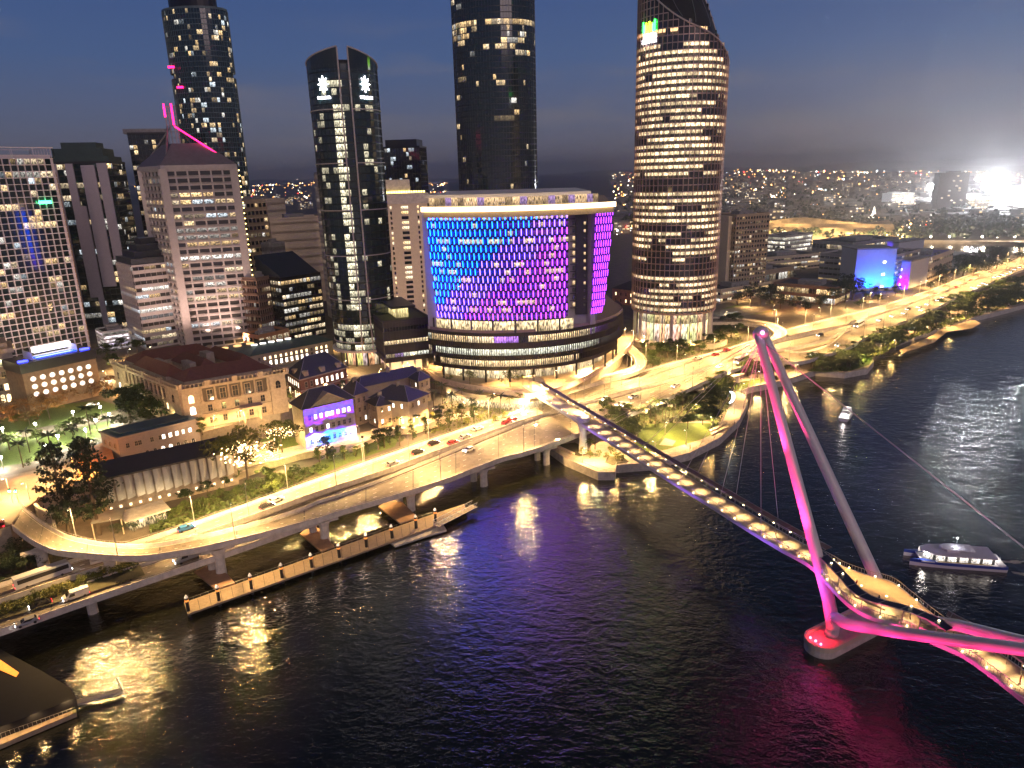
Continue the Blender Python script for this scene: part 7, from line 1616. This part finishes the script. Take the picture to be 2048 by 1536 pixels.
washed('violet_screen_building','tall violet lit frame wall behind the blue campus drum',(1790,555),(1840,545),10,486,(.10,.03,1),40000)
# ============================================================ FAR CITY
r=random.Random(77); SUB=[mat('suburb_wall_pale',(.22,.2,.18),.8,var=0),mat('suburb_roof',(.06,.05,.05),.8,var=0)]
# lit river cliffs
pts=ptsz([(1290,474),(1500,476),(1600,477),(1700,479),(1800,480)],4,60); b=MB(); CL_=mat('cliff_rock',(.34,.26,.17),.95,var=.5,scale=.08,bump=1,bscale=.3)
for i in range(60):
    a,c=pts[i],pts[i+1]; 
    for j in range(5):
        f_=lambda k,q:Vector((q.x,q.y+k*6+math.sin(q.x*.07+k*2)*4,4+k*4.6+ (math.sin(q.x*.05)*3 if k==5 else 0))); b.face([f_(j,a),f_(j,c),f_(j+1,c),f_(j+1,a)])
struct(b.build('river_cliffs',CL_))
for i in range(2,60,5): q=pts[i]; light('POINT',(q.x,q.y-25,8),60000,(1,.66,.28),2,name='cliff_floodlight')
FT=[]
def fartree(x,y,z,h): FT.append((G(x,y,z),h))
b=MB(); rt=random.Random(12)
def clump(b,c,h,n=26):
    for _ in range(n):
        d=Vector((rt.gauss(0,1),rt.gauss(0,1),rt.gauss(0,1))).normalized()*rt.uniform(.5,1); q=c+Vector((d.x*h*.55,d.y*h*.55,h*.55+d.z*h*.4)); a=Vector((rt.gauss(0,1),rt.gauss(0,1),rt.gauss(0,1)+.5)).normalized(); u=a.orthogonal().normalized()*h*.16; v=a.cross(u); b.face([q-u,q-v,q+u,q+v])
for _ in range(420): x=rt.uniform(1300,2400); y=rt.uniform(452,482) if x<1850 else rt.uniform(440,480); clump(b,G(x,y,6),rt.uniform(9,16) if x<1850 else rt.uniform(12,20))
for _ in range(700): x=rt.uniform(1250,2400); y=345+110*rt.random()**.7+8; g=G(x,y,8); clump(b,g,rt.uniform(9,15)*(1+g.y/2500),14)
o=b.build('distant_trees',LEAFD); tag(o,None,None,kind='stuff')
# individual far buildings
FB_=[]
def farb(x,y,w,h,lab=None,dens=.35,s=1.6,frame=None,nf=None,name='apartment_block',cat='building'):
    g=G(x,y,7); D=math.hypot(g.x,g.y); t=thing(name,lab or '',cat,(g.x,g.y,7),r.uniform(-.3,.3)); nf=nf or max(2,int(h/4)); b=MB(); g_=MB(); W2=w/2; dp=w*.35
    b.box((0,dp,h/2),(W2,dp,h/2)); b.box((r.uniform(-.2,.2)*w,dp,h+1),(W2*.4,dp*.5,1.2))
    b.build('wall',frame or SUB[0],t); m_=max(3,int(w/5)); on=True
    for k in range(nf):
        for i in range(m_):
            if r.random()<dens:
                x0=-W2+w*(i+.15)/m_; x1=-W2+w*(i+.85)/m_; q=s*r.uniform(.5,1.4); c_=r.choice(WP); z0=h*(k+.25)/nf; z1_=h*(k+.8)/nf; g_.face([(x0,-.15,z0),(x1,-.15,z0),(x1,-.15,z1_),(x0,-.15,z1_)],0,tuple(v*q for v in c_))
    if g_.f: g_.build('lit_windows',GLASS,t)
    if not lab: t['group']='far apartment blocks'; FB_.append(t)
    return t
def hfar(x,yb,yt):
    g=G(x,yb,7); return HT(x,yt,g.x,g.y)-7
for k in range(130):
    x=r.uniform(1455,2120); y=362+r.random()**1.3*95
    if 1860<x<1935 and y<430: continue
    g=G(x,y,7); sc=g.y/1000; farb(x,y,r.uniform(14,36)*min(1.5,sc**.4),r.uniform(7,24)*min(1.4,sc**.4),dens=r.uniform(.15,.4),s=1.8)
for k in range(26): farb(r.uniform(470,620),r.uniform(392,420),r.uniform(20,40),r.uniform(8,22)); 
for k in range(14): farb(r.uniform(1228,1268),r.uniform(392,470),r.uniform(14,26),r.uniform(8,20))
for k in range(12): farb(r.uniform(770,900),r.uniform(385,400),r.uniform(20,40),r.uniform(8,20))
label_row(FB_,'small far apartment block with scattered lit windows, # from the left')
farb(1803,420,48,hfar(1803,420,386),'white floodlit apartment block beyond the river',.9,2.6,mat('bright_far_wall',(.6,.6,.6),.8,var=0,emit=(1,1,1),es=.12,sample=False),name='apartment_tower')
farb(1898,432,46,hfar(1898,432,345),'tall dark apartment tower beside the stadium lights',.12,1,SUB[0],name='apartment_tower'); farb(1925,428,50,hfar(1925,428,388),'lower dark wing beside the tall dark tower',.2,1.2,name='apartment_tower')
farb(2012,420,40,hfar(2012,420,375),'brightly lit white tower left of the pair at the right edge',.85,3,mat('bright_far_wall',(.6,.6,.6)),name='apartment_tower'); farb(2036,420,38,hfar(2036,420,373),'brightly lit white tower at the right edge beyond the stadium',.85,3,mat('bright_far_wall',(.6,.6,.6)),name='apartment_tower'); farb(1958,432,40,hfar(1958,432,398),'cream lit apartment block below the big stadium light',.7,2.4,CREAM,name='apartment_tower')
STG=mat('stadium_flood_glow',(1,1,1),.5,var=0,emit=(.93,.97,1),es=90,sample=False)
g=G(1745,448,6); t=thing('white_temple','glowing white pointed pavilion among the far trees','building',g); b=MB(); 
for k,(ra,rb,z0,z1_) in enumerate(((17,11,0,7),(10,4,7,14),(3,.6,14,27))): b.tube((0,0,z0),(0,0,z1_),ra,rb,n=10)
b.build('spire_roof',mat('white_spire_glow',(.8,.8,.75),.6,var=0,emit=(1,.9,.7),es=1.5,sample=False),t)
def flood(x,yb,yt,w,h,lab):
    g=G(x,yb,8); z=HT(x,yt,g.x,g.y); t=thing('stadium_floodlight',lab,'floodlight',(g.x,g.y,0)); b=MB(); b.tube((0,0,8),(0,0,z),1.6,1.0,n=6); b.build('mast',STEEL,t); b=MB(); 
    for i in range(6):
        for j in range(4): b.tube((-w+w*2*(i+.5)/6,-1,z-h+2*h*(j+.5)/4),(-w+w*2*(i+.5)/6,-1.6,z-h+2*h*(j+.5)/4),w/7,n=8)
    b.build('lamp_bank',STG,t); return g,z
fl=[flood(1977,428,362,22,13,'dazzling stadium floodlight mast, the brightest in the view'),flood(1857,415,374,9,6,'smaller white stadium floodlight mast left of the dark tower'),flood(1921,424,372,3,3,'faint stadium floodlight mast between dark tower and main glare'),flood(2062,426,372,10,7,'stadium floodlight mast cut by the right edge')]
t=thing('stadium','bright white stadium bowl glowing below the floodlights','stadium'); g=G(1990,430,8); b=MB(); n=40
def sp_(a,ra,rb,z): return Vector((g.x+60+math.cos(a)*ra,g.y+90+math.sin(a)*rb,z))
for k in range(n):
    a0=2*math.pi*k/n; a1=2*math.pi*(k+1)/n; b.face([sp_(a0,135,100,8),sp_(a1,135,100,8),sp_(a1,140,105,30),sp_(a0,140,105,30)]); b.face([sp_(a0,140,105,30),sp_(a1,140,105,30),sp_(a1,80,60,36),sp_(a0,80,60,36)]); b.face([sp_(a0,90,68,30),sp_(a1,90,68,30),sp_(a1,60,45,9),sp_(a0,60,45,9)])
b.build('stand',WHITE,t); b=MB(); b.face([sp_(2*math.pi*k/n,60,45,9.2) for k in range(n)]); b.build('pitch',GRASS,t)
c0=sp_(0,0,0,0); light('SPOT',(c0.x,c0.y,50),2.5e5,(.95,.97,1),6,2.4,.8,tgt=(c0.x,c0.y,0),name='stadium_light',parent=t); light('SPOT',(g.x+30,g.y-40,60),2.5e5,(.95,.97,1),6,2.2,.8,tgt=(g.x+60,g.y+60,10),name='stadium_light',parent=t)
# masses of distant lights and roofs, far too many to count
cols=[mat('far_light_amber',(0,0,0),.5,var=0,emit=(1,.45,.12),es=5,sample=False),mat('far_light_white',(0,0,0),.5,var=0,emit=(1,.85,.62),es=6,sample=False),mat('far_light_red',(0,0,0),.5,var=0,emit=(1,.05,.03),es=7,sample=False),mat('far_light_cool',(0,0,0),.5,var=0,emit=(.7,.85,1),es=7,sample=False)]
b=MB(); bh=MB(); r=random.Random(31)
def farlights(x0,x1,y0,y1,n,pw=1.6,size=1.0,cl=.5):
    cen=[(r.uniform(x0,x1),y0+(y1-y0)*r.random()**pw) for _ in range(max(3,n//14))]
    for _ in range(n):
        if r.random()<cl: c_=r.choice(cen); x,y=c_[0]+r.gauss(0,16),c_[1]+r.gauss(0,1.6)
        else: x,y=r.uniform(x0,x1),y0+(y1-y0)*r.random()**pw
        y=max(y,y0); 
        if not (x0<=x<=x1): continue
        g=G(x,y,6); D=math.hypot(g.x,g.y); hz=hillz(g.x,g.y); s=D/1420*r.choice([.5,.6,.8,.8,1.1,1.5])*size; k=r.random(); m_=0 if k<.54 else 1 if k<.88 else 2 if k<.94 else 3
        b.ball((g.x,g.y,8+hz+r.uniform(0,10)),s,m_,n=5,k=3)
def hillz(x,y):
    D=math.hypot(x,y); return 0 if D<2500 else min(1,(D-2500)/6000)*(30+24*math.sin(x/900.)+25*math.sin(x/370.+1.3))*.9
farlights(1225,2120,352,400,1500,1.2); farlights(1450,2120,385,455,420,1,1.2); farlights(455,900,364,400,420,1.3); farlights(-60,330,366,420,120); farlights(1225,1268,385,470,90,1,1.2); farlights(1450,1870,455,474,90,1,1.3)
for _ in range(900):
    x=r.uniform(1225,2120); y=358+95*r.random()**1.2; g=G(x,y,6); s=r.uniform(8,18)*(1+g.y/6000); bh.box((g.x,g.y,6+hillz(g.x,g.y)+s*.35),(s,s*.7,s*.4),r.uniform(0,3))
o=b.build('distant_city_lights',cols); tag(o,None,None,kind='stuff'); o=bh.build('distant_houses',SUB[0]); tag(o,None,None,kind='stuff')
# far shore lights on the river bend
b=MB()
for x in (1858,1895,1925,1960,1990,2025,2045): 
    g=G(x,481,4); b.ball((g.x,g.y-3,9),1.5,n=6,k=4); light('POINT',(g.x,g.y-8,9),9000,(1,.75,.5),1.2,name='shore_light')
o=b.build('shore_lamp_lights',cols[1]); tag(o,None,None,kind='stuff')
# hills
b=MB(); NX=110; NY=14; Y0,Y1=2500,17000
def hp(i,j): 
    a=math.radians(-52+104*i/NX); D=Y0*(Y1/Y0)**(j/NY); x=math.sin(a)*D; y=math.cos(a)*D; z=5.5+hillz(x,y)
    if j>=12: z+=20+70*abs(math.sin(i*.21+j))*(.5+.5*math.sin(i*.07+1))+15*math.sin(i*.63)
    return Vector((x,y,z))
for i in range(NX):
    for j in range(NY): b.face([hp(i,j),hp(i+1,j),hp(i+1,j+1),hp(i,j+1)])
struct(b.build('hills',mat('dark_hill_scrub',(.035,.04,.035),.95,var=.3,scale=.004)))
# floodlight pools on the palace side streets, gardens and forecourts
for x,y,z,e,c_ in ((560,945,7,1300,(1,.75,.2)),(590,935,7,1100,(1,.9,.3)),(540,925,7,1600,(1,.72,.22)),(20,1000,14,2500,(1,.40,.10)),(110,965,14,2600,(1,.36,.08)),(170,955,14,3800,(1,.30,.04)),(40,960,14,1500,(1,.42,.12)),(240,790,14,2600,(1,.5,.15)),(215,762,14,2400,(1,.75,.5)),(20,810,14,2500,(1,.42,.08)),(60,800,14,1800,(1,.40,.08)),(600,790,14,900,(1,.55,.2)),(750,720,14,2600,(1,.68,.32)),(715,748,14,1500,(1,.62,.28)),(820,722,14,3200,(1,.72,.36)),(1025,840,7,3500,(1,.72,.3)),(960,830,7,2600,(1,.7,.3)),(900,800,7,2600,(1,.7,.32)),(1050,825,7,4200,(1,.75,.35)),(795,866,7,1000,(1,.66,.3)),(840,860,7,1200,(1,.66,.3)),(1230,640,8,2600,(1,.16,.10)),(1250,600,8,2200,(1,.35,.12)),(1380,680,8,1500,(1,.6,.25)),(1330,690,8,1500,(1,.7,.3)),(1195,925,3,900,(1,.9,.4)),(1450,655,8,1800,(1,.85,.5)),(1460,625,8,1600,(.95,.95,.8)),(1545,620,8,2600,(1,.35,.08)),(1610,615,8,2600,(1,.33,.08)),(1755,700,3,900,(1,.8,.2)),(1725,722,3,1300,(.9,.9,.2)),(1790,672,3,900,(1,.5,.1)),(1700,625,8,1200,(.8,.9,.2)),(560,730,14,1500,(1,.8,.4)),(480,905,7,1400,(1,.7,.3)),(470,930,7,900,(1,.7,.35)),(1330,830,3,1800,(1,.75,.4)),(1400,850,3,1600,(1,.75,.4)),(1270,860,3,900,(1,.75,.4))):
    g=G(x,y,z); light('POINT',(g.x,g.y,z+3.2),e,c_,.3,name='garden_light')
for x,y,z,tz,e,c_ in ((280,880,14,26,6000,(1,.72,.38)),(400,900,14,24,6000,(1,.60,.28)),(480,880,14,24,5000,(1,.62,.30)),(350,860,14,26,4000,(.9,.8,.35)),(560,860,14,22,4000,(1,.75,.5)),(440,730,14,60,9000,(1,.5,.25)),(360,740,14,50,9000,(1,.45,.2)),(20,860,14,28,4000,(1,.5,.15)),(130,830,14,24,3500,(1,.55,.25))):
    g=G(x,y,z); light('SPOT',(g.x,g.y,z+4),e,c_,.4,math.radians(110),.9,tgt=(g.x+ (g.x*.06),g.y+28,tz),name='facade_floodlight')

for x,y,tx,ty,tz,e in ((60,770,-245,346,60,34000),(150,745,-232,360,50,24000),(330,712,-185,384,60,30000),(430,712,-158,380,55,30000),(500,700,-150,385,40,30000),(230,690,-250,436,60,40000),(810,690,-62,436,60,45000),(740,700,-70,436,55,20000)):
    g=G(x,y,14); light('SPOT',(g.x,g.y-4,19),e,(1,.66,.50),1.0,math.radians(95),.9,tgt=(tx,ty,tz),name='facade_floodlight')  # fill spots added to stand for city glow on the towers, no fittings

for x,y,z,e in ((100,880,14,5000),(40,900,14,5000),(170,850,14,4000),(20,880,14,4000),(210,830,14,3000)):
    g=G(x,y,z); light('POINT',(g.x,g.y,z+7),e*.6,(1,.95,.5),.6,name='lawn_fill_light')  # bare lights added to lift the lawn's brightness, no lamp posts
# ============================================================ HAZE
b=MB(); b.box((0,9000,150.5),(15000,9600,151.5)); hz=b.build('haze',mat('haze_air',(.5,.5,.5),var=0)); hm=hz.data.materials[0]; t_=hm.node_tree; t_.nodes.remove(t_.nodes['Principled BSDF'])
pv=nn(t_,'ShaderNodeVolumePrincipled'); pv.inputs['Density'].default_value=.00014; pv.inputs['Color'].default_value=(.9,.88,.9,1); pv.inputs['Anisotropy'].default_value=.72
t_.links.new(pv.outputs[0],t_.nodes['Material Output'].inputs['Volume']); tag(hz,None,None,kind='stuff')
cy.volume_bounces=0
for (g,z),e in zip(fl,(1.8e6,6e5,1.5e5,5e5)):
    light('SPOT',(g.x,g.y-3,z),e,(.93,.96,1),3,math.radians(110),.8,tgt=(0,0,H+260),name='stadium_beam')
